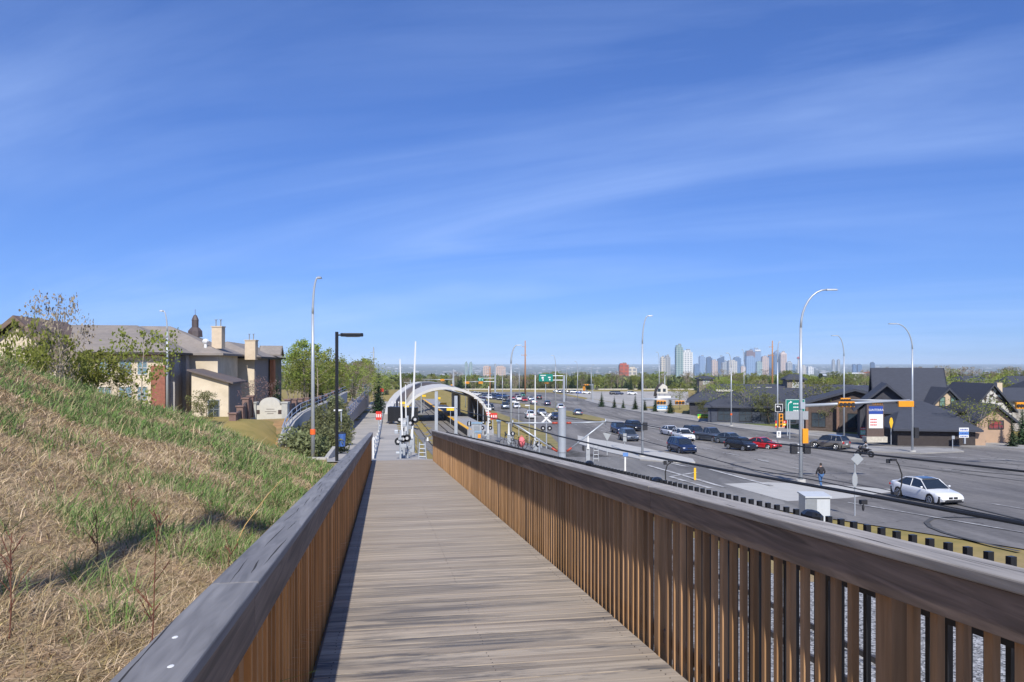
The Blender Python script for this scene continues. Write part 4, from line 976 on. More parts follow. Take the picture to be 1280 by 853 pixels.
# fr.a points right-forward (.986,.164); fr.b points (-.164,.986) away. The block lies at negative a.
th = thing('residence', fr.p(-10, 8, -8), 'long cream and brick residence with a taupe hip roof on the left', 'building'); L0 = th.location
zb = -10; E = 1.3
m = MB(); fbox(m, fr, -46, 0, 0, 22, zb, E-.1); m.build('wall', M_cream, th, local=L0)
m = MB(); fbox(m, fr, -1.35, .12, -.15, .9, zb, E-1.5); m.build('brick_pier', M_brick, th, local=L0)
m = MB(); fbox(m, fr, .001, .06, .9, 21.9, zb, E-.12); m.build('side_wall', M_shade, th, local=L0)  # thin grey skin over the cream wall paints its shaded side
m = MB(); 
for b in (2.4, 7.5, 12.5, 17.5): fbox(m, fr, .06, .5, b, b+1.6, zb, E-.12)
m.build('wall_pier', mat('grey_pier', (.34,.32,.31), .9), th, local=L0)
m = MB(); fbox(m, fr, -46, .3, -.28, -.02, E-.42, E-.1); m.build('frieze', mat('brown_frieze', (.22,.11,.07), .8), th, local=L0)
m = MB(); gable_roof(m, fr, -46, 0, 0, 22, E, 4.75, 'a', hip0=0, hip1=7, ov=.9)
rf = m.build('roof', M_rooft, th, local=L0)
m = MB(); fbox(m, fr, -46.9, .9, -1.0, -.905, E-.28, E-.02); fbox(m, fr, .905, 1.0, -1.0, 22.9, E-.28, E-.02); m.build('fascia', M_trimd, rf, local=L0)
for z in (-.45, -3.25):
    for c in (-2.25, -4.0, -6.1, -8.2, -19): window(th, L0, fr, ('b', 0), c, z, 1.35 if c != -2.25 else 1.1, 1.55, glass=M_curt, mull=2)
for b in (5, 10, 15): window(th, L0, fr, ('a', .06), b, -.6, 1.5, 1.5, mull=2)
# front gable on the left
m = MB(); gable_walls(m, fr, -17.5, -9.8, -3, 0, zb, .9, 4.3, 'b'); w_ = m.build('gable_wall', M_cream, th, local=L0)
m = MB(); gable_roof(m, fr, -17.5, -9.8, -3, 9, .8, 5.0, 'b', ov=.8, th=.45); m.build('gable_roof', mat('brown_gable_roof', (.17,.12,.095), .85, var=.2, scale=3), th, local=L0)
window(th, L0, fr, ('b', -3), -13.6, -.6, 2.4, 1.6, mull=3)
# block 3, pyramid roof with cupola
f3 = Frame((-36.4, 95), rad(9.46)); th3 = thing('residence_wing', f3.p(-8, 8, -8), 'set back wing with a pyramid roof and dark cupola', 'building'); L3 = th3.location
m = MB(); fbox(m, f3, -18, 0, 0, 13, zb, 1.2); m.build('wall', M_cream, th3, local=L3)
m = MB(); gable_roof(m, f3, -18, 0, 0, 13, 1.3, 4.9, 'a', hip0=8, hip1=8, ov=.8); rf = m.build('roof', M_rooft, th3, local=L3)
c = PX(244, 413, 103)
m = MB(); m.tube([c+Vector((0,0,-.9)), c+Vector((0,0,-.1)), c+Vector((0,0,.35)), c+Vector((0,0,.36))], [1.0,.95,.55,.55], 8); m.tube([c+Vector((0,0,.34)), c+Vector((0,0,1.3))], .46, 8); m.tube([c+Vector((0,0,1.3)), c+Vector((0,0,1.6)), c+Vector((0,0,1.95)), c+Vector((0,0,2.1))], [.5,.4,.24,.04], 8); m.tube([c+Vector((0,0,2.0)), c+Vector((0,0,2.8))], .03, 4)
m.build('cupola', mat('cupola_metal', (.085,.065,.065), .6), rf, local=L3)
def chimney(x0, x1, yt, yb, Y, th, L, lab=None):
    a, b = PX(x0, yt, Y), PX(x1, yb, Y); cx = (a.x+b.x)/2
    m = MB(); m.box((cx, Y+.6, (a.z+b.z)/2-.5), (b.x-a.x, 1.2, a.z-b.z+1)); m.box((cx, Y+.6, a.z+.06), (b.x-a.x+.16, 1.36, .12)); o = m.build('chimney', M_chim, th, local=L)
    m = MB()
    for d in (-.3, .3): m.tube([(cx+d, Y+.6, a.z+.12), (cx+d, Y+.6, a.z+.9)], .07, 6); m.box((cx+d, Y+.6, a.z+.95), (.3,.3,.06))
    m.build('flue', M_steel2, o, local=L)
chimney(264.5, 277, 409, 426, 97, rf, L3)
m = MB(); cc_ = PX(257, 427, 95.5); m.blob(cc_, (.42,.42,.35), 8, 4); m.tube([cc_-Vector((0,0,.8)), cc_], .2, 8); m.build('roof_vent', M_wpaint, rf, local=L3)
# block 2
f2 = Frame((-36.9, 110), rad(9.46)); th2 = thing('residence_end_block', f2.p(-5, 8, -8), 'cream end block of the residence with a chimney, farthest right', 'building'); L2 = th2.location
m = MB(); fbox(m, f2, -9, 0, 0, 29, zb, 1.0); m.build('wall', M_cream, th2, local=L2)
m = MB(); fbox(m, f2, .001, .07, .3, 28.9, zb, .98); m.build('side_wall', M_shade, th2, local=L2)  # grey skin stands for shade on the cream end block
m = MB(); gable_roof(m, f2, -9, 0, 0, 29, 1.05, 3.3, 'b', hip0=5, hip1=5, ov=1.0); rf2 = m.build('roof', M_rooft, th2, local=L2)
m = MB(); fbox(m, f2, 1.005, 1.1, -1.1, 30, .77, 1.03); fbox(m, f2, -10, 1.0, -1.1, -1.005, .77, 1.03); m.build('fascia', M_trimd, rf2, local=L2)
m = MB(); gable_roof(m, f2, -1.6, 1.4, 16, 19, 1.6, 3.0, 'a', ov=.3); m.build('dormer', M_rooft, rf2, local=L2)
chimney(306, 319, 426, 441, 108.5, rf2, L2); window(th2, L2, f2, ('b', 0), -4.8, -.2, 1.0, 1.3)
m = MB(); fbox(m, f2, .3, .9, 13, 15, zb, .6); m.build('brick_pier', mat('orange_brick', (.42,.16,.07), .9), th2, local=L2)
# second gable between
m = MB(); gable_roof(m, f2, -14.6, -9.2, -12, 2, 1.3, 3.0, 'b', ov=.4); m.build('dark_gable_roof', M_rooft, th2, local=L2)
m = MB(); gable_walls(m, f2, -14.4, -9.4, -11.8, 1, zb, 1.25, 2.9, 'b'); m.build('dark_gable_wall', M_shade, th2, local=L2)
# annex
f4 = Frame((-32.5, 88), rad(9.46)); th4 = thing('annex', f4.p(-2, 3, -8), 'small cream annex with a sloping lean to roof by the residence', 'building'); L4 = th4.location
m = MB(); fbox(m, f4, -4.0, 0, 0, 8, zb, -2.0); m.add([f4.p(-4,0,-2), f4.p(0,0,-2), f4.p(-4,0,-.75), f4.p(-4,.2,-2), f4.p(0,.2,-2), f4.p(-4,.2,-.75)], [(0,1,2),(5,4,3),(0,2,5,3)]); m.build('wall', M_cream, th4, local=L4)
m = MB(); fbox(m, f4, .001, .06, .15, 7.9, zb, -2.02); m.build('side_wall', M_shade, th4, local=L4)  # annex side in shade, painted as a grey skin
m = MB(); q = [f4.p(-4.4,-.5,-.6), f4.p(.6,-.5,-2.1), f4.p(.6,8.5,-2.1), f4.p(-4.4,8.5,-.6)]; m.hexa([v-Vector((0,0,.2)) for v in q]+q); m.build('roof', mat('annex_roof', (.13,.105,.10), .8), th4, local=L4)
window(th4, L4, f4, ('b', 0), -1.6, -5.2, 1.3, 2.2, frame=M_steel2)
# entrance wall with arched top
Y = 60; th = thing('entrance_wall', PX(336, 525, Y), 'pale arched entrance wall with two small plaques on the dirt bank', 'wall'); L = th.location
def ex(x, y): v = PX(x, y, Y)-L; return (v.x, 0, v.z)
P = [ex(321,530), ex(352,530), ex(352,507)] + [ex(337-13*math.cos(math.pi-a*math.pi/12), 507-10*math.sin(a*math.pi/12)) for a in range(0, 13)] + [ex(321,507)]
m = MB(); m.poly(P, (0,.4,0)); m.build('arched_panel', mat('pale_stucco', (.52,.50,.44), .9, var=.08), th)
for x in (317, 356):
    m = MB(); v = Vector(ex(x, 515)); m.box((v.x, .2, v.z-.2), (.45,.6,1.75)); m.box((v.x, .2, v.z+.72), (.56,.7,.12)); m.build('pillar', mat('stone_pillar', (.40,.40,.37), .9), th)
for x in (322.5, 352):
    m = MB(); v = Vector(ex(x-(.0 if x < 330 else 2), 515)); m.box((v.x, -.02, v.z), (.28,.04,.3)); m.build('plaque', mat('dark_plaque', (.06,.04,.035), .6), th)
m = MB()
for yy, a, b in ((511.5,333,343),(514.5,331,345),(517,334,342)): v0, v1 = Vector(ex(a, yy)), Vector(ex(b, yy)); m.box(((v0.x+v1.x)/2, -.012, v0.z), (v1.x-v0.x, .02, .06))
m.build('lettering', mat('grey_lettering', (.3,.28,.25), .7), th)
# brick stepped pillars left of it and low dark fence with stone pillars
M_pil = mat('reddish_stone', (.19,.12,.10), .9, var=.2); M_fen = mat('dark_fence_panel', (.075,.06,.055), .8, var=.2)
def fence(pts, lab, ph, group=None, cat='fence', mp_=M_pil, mf=M_fen, pw=.45, name='pillar_fence'):
    th = thing(name, Vector(pts[0]), lab, cat, group); L = th.location
    for i, p in enumerate(pts):
        m = MB(); m.box((p[0]-L.x, p[1]-L.y, p[2]-L.z+ph/2-.3), (pw, pw, ph+.6)); m.box((p[0]-L.x, p[1]-L.y, p[2]-L.z+ph+.05), (pw+.12, pw+.12, .1)); m.build('pillar', mp_, th)
    for p, q in zip(pts[:-1], pts[1:]):
        a, b = Vector(p)-L, Vector(q)-L; m = MB(); n = Vector((-(b-a).y, (b-a).x, 0)).normalized()*.08
        m.hexa([a-n-Vector((0,0,.5)), b-n-Vector((0,0,.5)), b+n-Vector((0,0,.5)), a+n-Vector((0,0,.5)), a-n+Vector((0,0,ph*.8)), b-n+Vector((0,0,ph*.8)), b+n+Vector((0,0,ph*.8)), a+n+Vector((0,0,ph*.8))]); m.build('panel', mf, th)
fence([tuple(PX(x, y, Yq)) for x, y, Yq in ((292,537,50),(301,527,53),(308,516,56),(314,512,60))], 'stepped dark fence with reddish pillars left of the entrance wall', 1.0)
fence([tuple(PX(x, y, Yq)) for x, y, Yq in ((360,524,61),(368,521,68),(376,518,76),(384,515.5,84),(392,512.5,94),(400,509,106),(408,505,118),(416,500,130),(424,495,145),(430,491.5,158))], 'long dark retaining fence with stone pillars climbing behind the planted bank', 1.5)
# terraced ground patch of bare soil below the entrance wall
def patch(name, P, m_, thick=.3, kind='structure'):
    mb = MB(); mb.poly([Vector(p) for p in P], (0,0,-thick)); o = mb.build(name, m_); tag(o, kind=kind); return o
M_soil = mat('orange_soil', (.34,.20,.085), .95, var=.2, scale=1.5, c2=(.27,.19,.08), c2s=.5)
patch('bare_soil_bank', [PX(300,600,38), PX(345,610,38), PX(362,575,44), PX(362,523,59.6), PX(312,525,59.6), PX(290,548,50)], M_soil)
# curved concrete ramp beside planted bank: parapet as extruded path
M_ramp = mat('ramp_concrete', (.42,.40,.37), .85, var=.1)
th = thing('curved_parapet', PX(353,556,50), 'curved pale concrete ramp parapet with a thin handrail left of the planted bank', 'parapet'); L = th.location
C = [(353,560,48),(357,548,51),(365,535,56),(376,524,64),(390,516,74),(405,509,86),(420,501,100),(432,494,116)]
m = MB()
for (a, b) in zip(C[:-1], C[1:]):
    p, q = PX(*a)-L, PX(*b)-L; n = Vector((-(q-p).y, (q-p).x, 0)).normalized()*.25; z = Vector((0,0,.5)); u = Vector((0,0,-1.0))
    m.hexa([p-n+u, q-n+u, q+n+u, p+n+u, p-n+z, q-n+z, q+n+z, p+n+z], .5)
m.build('parapet_wall', M_ramp, th)
m = MB(); 
for off in (.9, 1.3): m.tube([PX(*c)-L+Vector((0,0,off)) for c in C], .035, 5)
for a, b in zip(C[:-1], C[1:]):
    for f in (0, .5): p = (PX(*a)*(1-f)+PX(*b)*f)-L; m.tube([p+Vector((0,0,.4)), p+Vector((0,0,1.3))], .035, 5)
m.build('handrail', M_steel, th)
# wedge shaped ramp wall with blue railing
th = thing('ramp_wall', PX(435,522,105), 'wedge shaped concrete ramp wall with a blue steel railing beside the path', 'wall'); L = th.location
P = [PX(432,522,100), PX(434,520,104), PX(441,512,120), PX(452,495,170), PX(455,487.5,190), PX(462,488,190), PX(461,492,185), PX(447,512,125), PX(437,524,100)]
a0, a1 = PX(435,523,98), PX(461,490,190); b0, b1 = PX(428,516,98), PX(446,489.5,186)
m = MB(); z0 = Vector((0,0,-1.0)); 
m.hexa([v-L for v in (a0+z0, a1+Vector((0,0,-3.6)), b1+Vector((0,0,-3.6)), b0+z0, a0, a1+Vector((0,0,.0)), b1, b0)]); m.build('wall', mat('ramp_wall_face', (.30,.26,.235), .9, var=.12), th)
m = MB()
for i in range(19):
    f = i/18; p = a0.lerp(a1, f)-L; m.tube([p, p+Vector((0,0,1.2))], .05, 4)
for h in (.3, .75, 1.2): m.tube([a0-L+Vector((0,0,h)), a1-L+Vector((0,0,h))], .05, 4)
m.build('blue_railing', mat('blue_rail_paint', (.12,.19,.33), .5), th)
th = thing('footbridge', PX(440,492,192), 'small blue railed footbridge at the top of the ramp', 'bridge'); L = th.location
m = MB(); p, q = PX(428,492,192)-L, PX(461,490,192)-L; m.hexa([p, q, q+Vector((0,3,0)), p+Vector((0,3,0)), p+Vector((0,0,.5)), q+Vector((0,0,.5)), q+Vector((0,3,.5)), p+Vector((0,3,.5))]); m.build('deck', M_ramp, th)
m = MB()
for dy in (0, 3):
    for i in range(14): v = p.lerp(q, i/13)+Vector((0,dy,.5)); m.tube([v, v+Vector((0,0,1.4))], .05, 4)
    for h in (.5, 1.4): m.tube([p+Vector((0,dy,.5+h)), q+Vector((0,dy,.5+h))], .06, 4)
m.build('blue_railing', MATS['blue_rail_paint'], th)
# low kerb wall at the end of the planted bank
th = thing('low_wall', PX(374,574,44), 'low pale kerb wall closing the planted bank by the black lamp', 'wall'); L = th.location
m = MB()
for a, b in (((374,574,44),(408,574,44)),((408,574,44),(418,560,50))):
    p, q = PX(*a)-L, PX(*b)-L; n = Vector((-(q-p).y, (q-p).x, 0)).normalized()*.12
    m.hexa([p-n-Vector((0,0,.8)), q-n-Vector((0,0,.8)), q+n-Vector((0,0,.8)), p+n-Vector((0,0,.8)), p-n+Vector((0,0,.1)), q-n+Vector((0,0,.1)), q+n+Vector((0,0,.1)), p+n+Vector((0,0,.1))])
m.build('wall', M_ramp, th)

# --- right hand buildings
def house(name, o, ang, lab, A, B, z0, ze, zr, axis, mw, mr, hip=(0,0), ov=.6, trim=True, gw=None):
    f = Frame(o, rad(ang)); th = thing(name, f.p(0, 0, z0), lab, 'building'); L = th.location
    m = MB()
    if hip[0] == 0 or hip[1] == 0: gable_walls(m, f, A[0], A[1], B[0], B[1], z0-1, ze, zr, axis)
    else: fbox(m, f, A[0], A[1], B[0], B[1], z0-1, ze-.05)
    m.build('wall', mw, th, local=L)
    m = MB(); gable_roof(m, f, A[0], A[1], B[0], B[1], ze, zr, axis, hip[0], hip[1], ov=ov); m.build('roof', mr, th, local=L)
    return th, L, f
def X_(x, Y): return (x-CX)/F*Y
def Z_(y, Y): return -(y-HY)/F*Y
# R1 long dark shop row
Y = 178
th, L, f = house('shop_building', (X_(862,Y), Y), -14, 'long dark roofed shop building behind the budding trees', (0, 42), (0, 18), G(Y)-1, Z_(502,Y), Z_(481,Y), 'a', M_dwall, M_roofd, (6, 6), .8)  # shade on the shop walls is put into the dark wall colour
m = MB(); fbox(m, f, 6, 44, 4, 4.3, Z_(490,Y), Z_(487.5,Y)); m.build('white_parapet', M_trimw, th, local=L)
m = MB(); fbox(m, f, 7, 43, 4.3, 14, Z_(492,Y), Z_(482.5,Y)); m.build('upper_roof', mat('blue_black_roof', (.05,.055,.08), .7), th, local=L)
for a in (14.5, 17, 22.5): m = MB(); fbox(m, f, a, a+1.4, 3.5, 3.9, Z_(487,Y), Z_(484,Y)); m.build('roof_unit', M_trimw, th, local=L)
for a in range(3, 40, 4): window(th, L, f, ('b', 0), a, G(Y)+2.2, 2.6, 2.6, frame=M_trimd, mull=3)
Y = 186
for (x0, x1, yt, yw0, yw1, lab, YY) in ((874,891,470.5,473,482,'square lantern cupola with a grey window on the dark shop roof',186),(984,1005,468,474,490,'taller square tower with a dark pyramid cap on the shop roof',176)):
    c = (X_(x0,YY), YY); th, L, f = house('roof_tower', c, -6, lab, (0, X_(x1,YY)-X_(x0,YY)), (0, 4), Z_(492,YY)-2, Z_(yw0,YY), Z_(yt,YY), 'a', mat('tower_wall', (.22,.19,.16), .9), M_roofd, (1.4,1.4), .5)
    window(th, L, f, ('b', 0), (X_(x1,YY)-X_(x0,YY))/2, Z_((yw0+yw1)/2,YY), 1.6, 1.4, frame=M_trimw, glass=mat('grey_louvre', (.4,.42,.42), .6), mull=1)
Y = 150
th, L, f = house('shop_building', (X_(885,Y), Y), -16, 'lower dark shop wing with a broad charcoal roof behind the lamp with an orange band', (0, 24), (0, 14), G(Y)-1, Z_(508,Y), Z_(484,Y+7), 'a', mat('blue_black_wall', (.05,.06,.085), .8, var=.2), M_roofd, (7, 4), .8)  # shaded wing walls coloured blue black
for a in (3, 7, 11, 15, 19): window(th, L, f, ('b', 0), a, G(Y)+1.8, 2.4, 2.6, frame=M_trimd, mull=2)
Y = 128
th, L, f = house('shop_building', (X_(1003,Y), Y), -20, 'dark roofed shop with brown posts behind the green guide sign', (0, 16), (0, 12), G(Y)-1, Z_(505,Y), Z_(484,Y+6), 'b', mat('brown_wall', (.09,.065,.055), .85, var=.2), M_roofd, (0,0), .8)
for a in (2.5, 8, 12.5): window(th, L, f, ('b', 0), a, G(Y)+2, 2.2, 2.4, frame=M_trimd, mull=2)
for a in (.5, 5.2, 10.5, 15.5): m = MB(); fbox(m, f, a, a+.4, -1.2, -.8, G(Y)-1, Z_(505,Y)); m.build('post', mat('brown_post', (.2,.12,.085), .8), th, local=L)
# R2 large steep roof
Y = 122
th, L, f = house('steep_roofed_shop', (X_(1096,Y), Y), -22, 'large building with a tall steep dark roof and a half timbered end', (0, 9.6), (0, 13), G(Y)-1, Z_(503,Y), Z_(460,Y+5), 'a', mat('half_timber', (.46,.44,.40), .9, c2=(.06,.045,.04), c2s=1.1, c2t=(.5,.53)), M_roofd, (0,0), .6)
m = MB()
for b0 in (1.5, 5.5, 9.5): fbox(m, f, 9.65, 9.78, b0, b0+.3, G(Y), Z_(485,Y))
m.build('timber_frame', M_trimd, th, local=L)
th, L, f = house('steep_roofed_shop', (X_(1075,112), 112), -22, 'dark pointed gable left of the tall steep roof', (0, 7), (0, 9), G(112)-1, Z_(512,112), Z_(479,113), 'b', M_dwall, M_roofd, (0,0), .9)
# R3 tan wall building
Y = 108
th, L, f = house('tan_shop', (X_(1099,Y), Y), -12, 'tan walled shop with a dark roof beside the blue and white plaza sign', (0, 9), (0, 9), G(Y)-.5, Z_(515,Y), Z_(501,Y+4), 'a', M_tan, M_roofd, (3,3), .8)
m = MB(); fbox(m, f, -.02, 9, -.12, -.005, Z_(519,Y), Z_(515.6,Y)); m.build('dark_soffit', M_trimd, th, local=L)
# R4 low hip roof
Y = 99
th, L, f = house('low_shop', (X_(1122,Y), Y), -10, 'low building with a wide charcoal hip roof and dark walls behind the tall lamp', (0, 9.2), (0, 9), G(Y)-.5, Z_(536,Y), Z_(514,Y+4.5), 'a', mat('dark_brown_wall', (.045,.036,.034), .85, var=.15), M_roofd, (2.2,2.2), .7)
m = MB(); fbox(m, f, 9.3, 10.5, .3, 6, G(Y)-.5, Z_(541,Y)); m.build('tan_pier', M_tan, th, local=L)
Y = 108
th, L, f = house('low_shop', (X_(1130,Y), Y), -8, 'black fronted canopy block above the low hip roof', (0, 10), (0, 6), G(Y)-.5, Z_(513,Y), Z_(507,Y+3), 'a', M_dwall, mat('black_roof', (.012,.012,.016), .8), (2,2), .5)
# R5 tan gable with two windows
Y = 116
th, L, f = house('gabled_shop', (X_(1169,Y), Y), -6, 'cream gable with two pale green windows above the low roof', (0, 3.6), (0, 12), G(Y)-.5, Z_(505,Y), Z_(484.5,Y), 'b', mat('light_tan_stucco', (.52,.40,.27), .9, var=.06), M_roofd, (0,0), .55)
for a in (1.0, 2.6): window(th, L, f, ('b', 0), a, Z_(502,Y), .85, 1.4, frame=M_trimd, glass=mat('green_window', (.16,.27,.22), .2), mull=1)
window(th, L, f, ('b', 0), 1.8, Z_(490,Y), .3, .4, frame=M_trimd, mull=1)
# R7 tudor gable and ridge roof behind
Y = 122
th, L, f = house('gabled_shop', (X_(1216,Y), Y), -4, 'half timbered white gable behind the spreading tree', (0, 6.0), (0, 12), G(Y)-.5, Z_(514,Y), Z_(479.5,Y), 'b', mat('half_timber_b', (.55,.53,.5), .9, c2=(.05,.04,.038), c2s=1.4, c2t=(.5,.53)), M_roofd, (0,0), .6)
m = MB(); fbox(m, f, 4.8, 5.6, 2, 2.9, Z_(496,Y), Z_(479,Y)); m.build('chimney', M_chim, th, local=L)
th, L, f = house('long_roofed_shop', (X_(1158,134), 134), -3, 'long dark ridge roof between the cream gable and the white timbered gable', (0, 13), (0, 9), G(134)-.5, Z_(496,134), Z_(482,137), 'a', M_trimw, M_roofd, (1,1), .6)
th, L, f = house('long_roofed_shop', (X_(1242,128), 128), -3, 'dark roofed pale walled building at the right edge behind the timbered gable', (0, 16), (0, 9), G(128)-.5, Z_(500,128), Z_(485,131), 'a', mat('stone_wall', (.38,.36,.33), .9, c2=(.2,.18,.16), c2s=2), M_roofd, (1,1), .6)
# R6 tan gable right with red windows
Y = 103
th, L, f = house('gabled_shop', (X_(1221,Y), Y), -4, 'tan gable with a band of red curtained windows at the right', (0, 4.6), (0, 10), G(Y)-.5, Z_(527,Y), Z_(505,Y), 'b', M_tan, M_roofd, (0,0), .6)
window(th, L, f, ('b', 0), 2.45, Z_(531,Y), 2.0, 1.2, frame=M_trimd, glass=mat('red_curtain', (.28,.045,.05), .5, c2=(.05,.06,.07), c2s=1.5), mull=3); window(th, L, f, ('b', 0), 2.3, Z_(516,Y), .35, .5, frame=M_trimd, mull=1)
# background roofs
random.seed(12)
for i, (x0, wd, Y, yr, ye, lab, mw) in enumerate([(1145,9,175,474,486,'dark roof house behind the cream gable at right', M_dwall),(1262,10,150,470,481,'dark two storey house at the right frame edge', M_dwall),(1290,12,130,474,488,'dark house partly cut by the right frame edge', M_dwall),(1205,9,230,470,476,'pale walled bungalow in the trees at right', M_trimw),(1060,12,160,484,494,'dark roof behind the orange signal heads', M_dwall),(1025,10,168,484,492,'low dark shed roof right of the guide sign', M_dwall)]):
    th, L, f = house('house', (X_(x0,Y), Y), random.uniform(-8, 4), lab, (0, wd), (0, 8), G(Y)-1, Z_(ye,Y), Z_(yr,Y+4), 'a', mw, M_roofd, (2,2), .5)
    for a in (2, 5): window(th, L, f, ('b', 0), a, Z_(ye,Y)-1.4, 1.4, 1.1)
# overpass / white barrier wall crossing behind the car park
th = thing('barrier_wall', PX(700, 489, 445), 'long white overpass barrier wall crossing in front of the wood', 'wall'); L = th.location
m = MB(); a, b = PX(560, 489, 445)-L, PX(880, 489, 445)-L
m.hexa([a+Vector((0,0,-1.2)), b+Vector((0,0,-1.2)), b+Vector((0,.6,-1.2)), a+Vector((0,.6,-1.2)), a+Vector((0,0,1.3)), b+Vector((0,0,1.3)), b+Vector((0,.6,1.3)), a+Vector((0,.6,1.3))]); m.build('wall', M_trimw, th)
m = MB()
for i in range(32): p = a.lerp(b, i/31); m.box((p.x, -.1, .2), (.5,.2,2.2))
m.build('wall_pilaster', mat('barrier_grey', (.45,.44,.42), .8), th)
# triangular shop gable sign tower
Y = 196; th = thing('clock_gable', PX(828, 512, Y), 'small white gabled structure with a dark curved roof above the signal arm', 'building'); L = th.location
P = [PX(821,492,Y)-L, PX(835,492,Y)-L, PX(834,483,Y)-L, PX(829,480,Y)-L, PX(824,485,Y)-L]; m = MB(); m.poly(P, (0,3,0)); m.build('gable_wall', M_trimw, th)
m = MB(); m.tube([PX(820,496,Y)-L+Vector((0,1.4,0)), PX(821.5,488,Y)-L+Vector((0,1.4,0)), PX(825,482.5,Y)-L+Vector((0,1.4,0)), PX(830,479.5,Y)-L+Vector((0,1.4,0))], .42, 6); m.tube([PX(830,479.5,Y)-L+Vector((0,1.4,0)), PX(836,492,Y)-L+Vector((0,1.4,0))], .2, 5); m.build('curved_roof', M_trimd, th)
m = MB(); m.box((0,1.5,1.4), (2.9,2.8,3.4)); m.build('base_wall', mat('grey_wall', (.4,.39,.37), .9), th)
for k in (-.8, .5): m = MB(); v = PX(828,488,Y)-L; m.box((v.x+k, -.03, v.z), (.7,.05,.8)); m.build('window', M_glass, th)

# ================= STATION =================
M_arch = mat('pale_arch_concrete', (.52,.51,.49), .8, var=.08, scale=.8)
M_archd = mat('brown_arch_side', (.34,.28,.245), .85, var=.1)
def SP(s, t, z): return Vector((s*RC-t*RS, s*RS+t*RC, z))
def arch(name, lab, s0, s1, t0, t1, zb, zt, thick, m_top, m_in, flare=0, asym=.5, parts=True):
    th = thing(name, SP((s0+s1)/2, t0, zb), lab, 'station roof'); L = th.location
    n = 22; mo = MB(); mi = MB(); mr = MB()
    def prof(k, t, ext=0):
        a = math.pi*k/n; e = flare*(t-t0)/(t1-t0)
        c = (s0+s1)/2; hw = (s1-s0)/2+ext+e
        return SP(c-hw*math.cos(a), t, zb+(zt-zb+ext)*math.sin(a)**.85)-L
    ts = [t0+(t1-t0)*i/5 for i in range(6)]
    for i in range(5):
        for k in range(n):
            A, B = ts[i], ts[i+1]
            mo.add([prof(k,A,thick), prof(k+1,A,thick), prof(k+1,B,thick), prof(k,B,thick)], [(3,2,1,0)], .5)
            mi.add([prof(k,A), prof(k+1,A), prof(k+1,B), prof(k,B)], [(0,1,2,3)], .5)
    for k in range(n):
        for T in (t0, t1): mr.add([prof(k,T), prof(k+1,T), prof(k+1,T,thick), prof(k,T,thick)], [(0,1,2,3)], .5)
    mo.build('shell', m_top, th, smooth=True); mi.build('soffit', m_in, th, smooth=True); mr.build('rim', m_top, th)
    return th
zg = G(160)
th = arch('station_arch', 'pale arched station canopy spanning tracks and platform', 3.6, 20.2, 150, 172, zg-.3, -5.0, .5, M_arch, M_archd)
L = th.location
m = MB()
for k in range(7):
    s = 17.2+k*.9; t = 158+k*5; m2 = 0
    h = max(1.5, 6.5-k*.75); m.box(SP(s, t, zg+h/2)-L, (.35,.35,h))
for k in range(8):
    s = 15.6+k*.3; t = 160+k*6; m.box(SP(s, t, zg+2.6)-L, (.3,.3,5.2))
m.build('column', M_ramp, th)
for k in range(8):     # dark openings along the right haunch of the shell
    a_ = math.pi*(1-.075-.05*k); 
    for T in (153.5, 159.5, 165.5):
        def q_(aa, tt): return SP((3.6+20.2)/2-((20.2-3.6)/2+.53)*math.cos(aa), tt, zg-.3+(-5.0-zg+.3+.53)*math.sin(aa)**.85)-L
        mo_ = MB(); V_ = [q_(a_, T), q_(a_-.09, T), q_(a_-.09, T+3), q_(a_, T+3)]; cc0 = Vector((SP(13.1, T, zg-3)-L)); V_ = [v+(v-cc0).normalized()*.03 for v in V_]; mo_.add(V_, [(0,1,2,3)]); mo_.build('roof_opening', M_dark, th)
# sloping glazed shelter roof behind the arch
m = MB(); q = [SP(13.6,158,-5.6)-L, SP(20.6,158,-7.4)-L, SP(17.5,205,-7.0)-L, SP(12.6,205,-5.8)-L]; m.hexa([v-Vector((0,0,.3)) for v in q]+q); m.build('shelter_roof', mat('shelter_roof_metal', (.36,.40,.44), .5, .2), th)
# curved ramp parapet on the left of the arch
th = thing('curved_ramp', SP(0,140,GLh(140)), 'brown sided curved ramp parapet rising left of the station arch', 'ramp'); L = th.location
n = 18; mo = MB(); ms = MB()
cr = [(478+(521-478)*math.sin(.5*math.pi*i/n)*1.0, 517-39.5*(1-(1-math.sin(.5*math.pi*i/n))**1.15), 128+60*i/n) for i in range(n+1)]
cr = [(481,516,124),(483,506,130),(487,499,138),(493,492,148),(501,486,160),(511,480.5,174),(521,477.5,188),(533,477,200),(546,479,212)]
for a, b in zip(cr[:-1], cr[1:]):
    p, q = PX(*a)-L, PX(*b)-L; w0 = Vector((1.3,-.2,0)); hgt = lambda z: Vector((0,0,-1.9))
    mo.hexa([p+Vector((0,0,-.25)), p+w0+Vector((0,0,-.25)), q+w0+Vector((0,0,-.25)), q+Vector((0,0,-.25)), p, p+w0, q+w0, q], .5)
    ms.hexa([p+w0*.5+hgt(0), p+w0*.98+hgt(0), q+w0*.98+hgt(0), q+w0*.5+hgt(0), p+w0*.5+Vector((0,0,-.26)), p+w0*.98+Vector((0,0,-.26)), q+w0*.98+Vector((0,0,-.26)), q+w0*.5+Vector((0,0,-.26))], .5)
mo.build('coping', M_arch, th); ms.build('side_wall', M_archd, th)
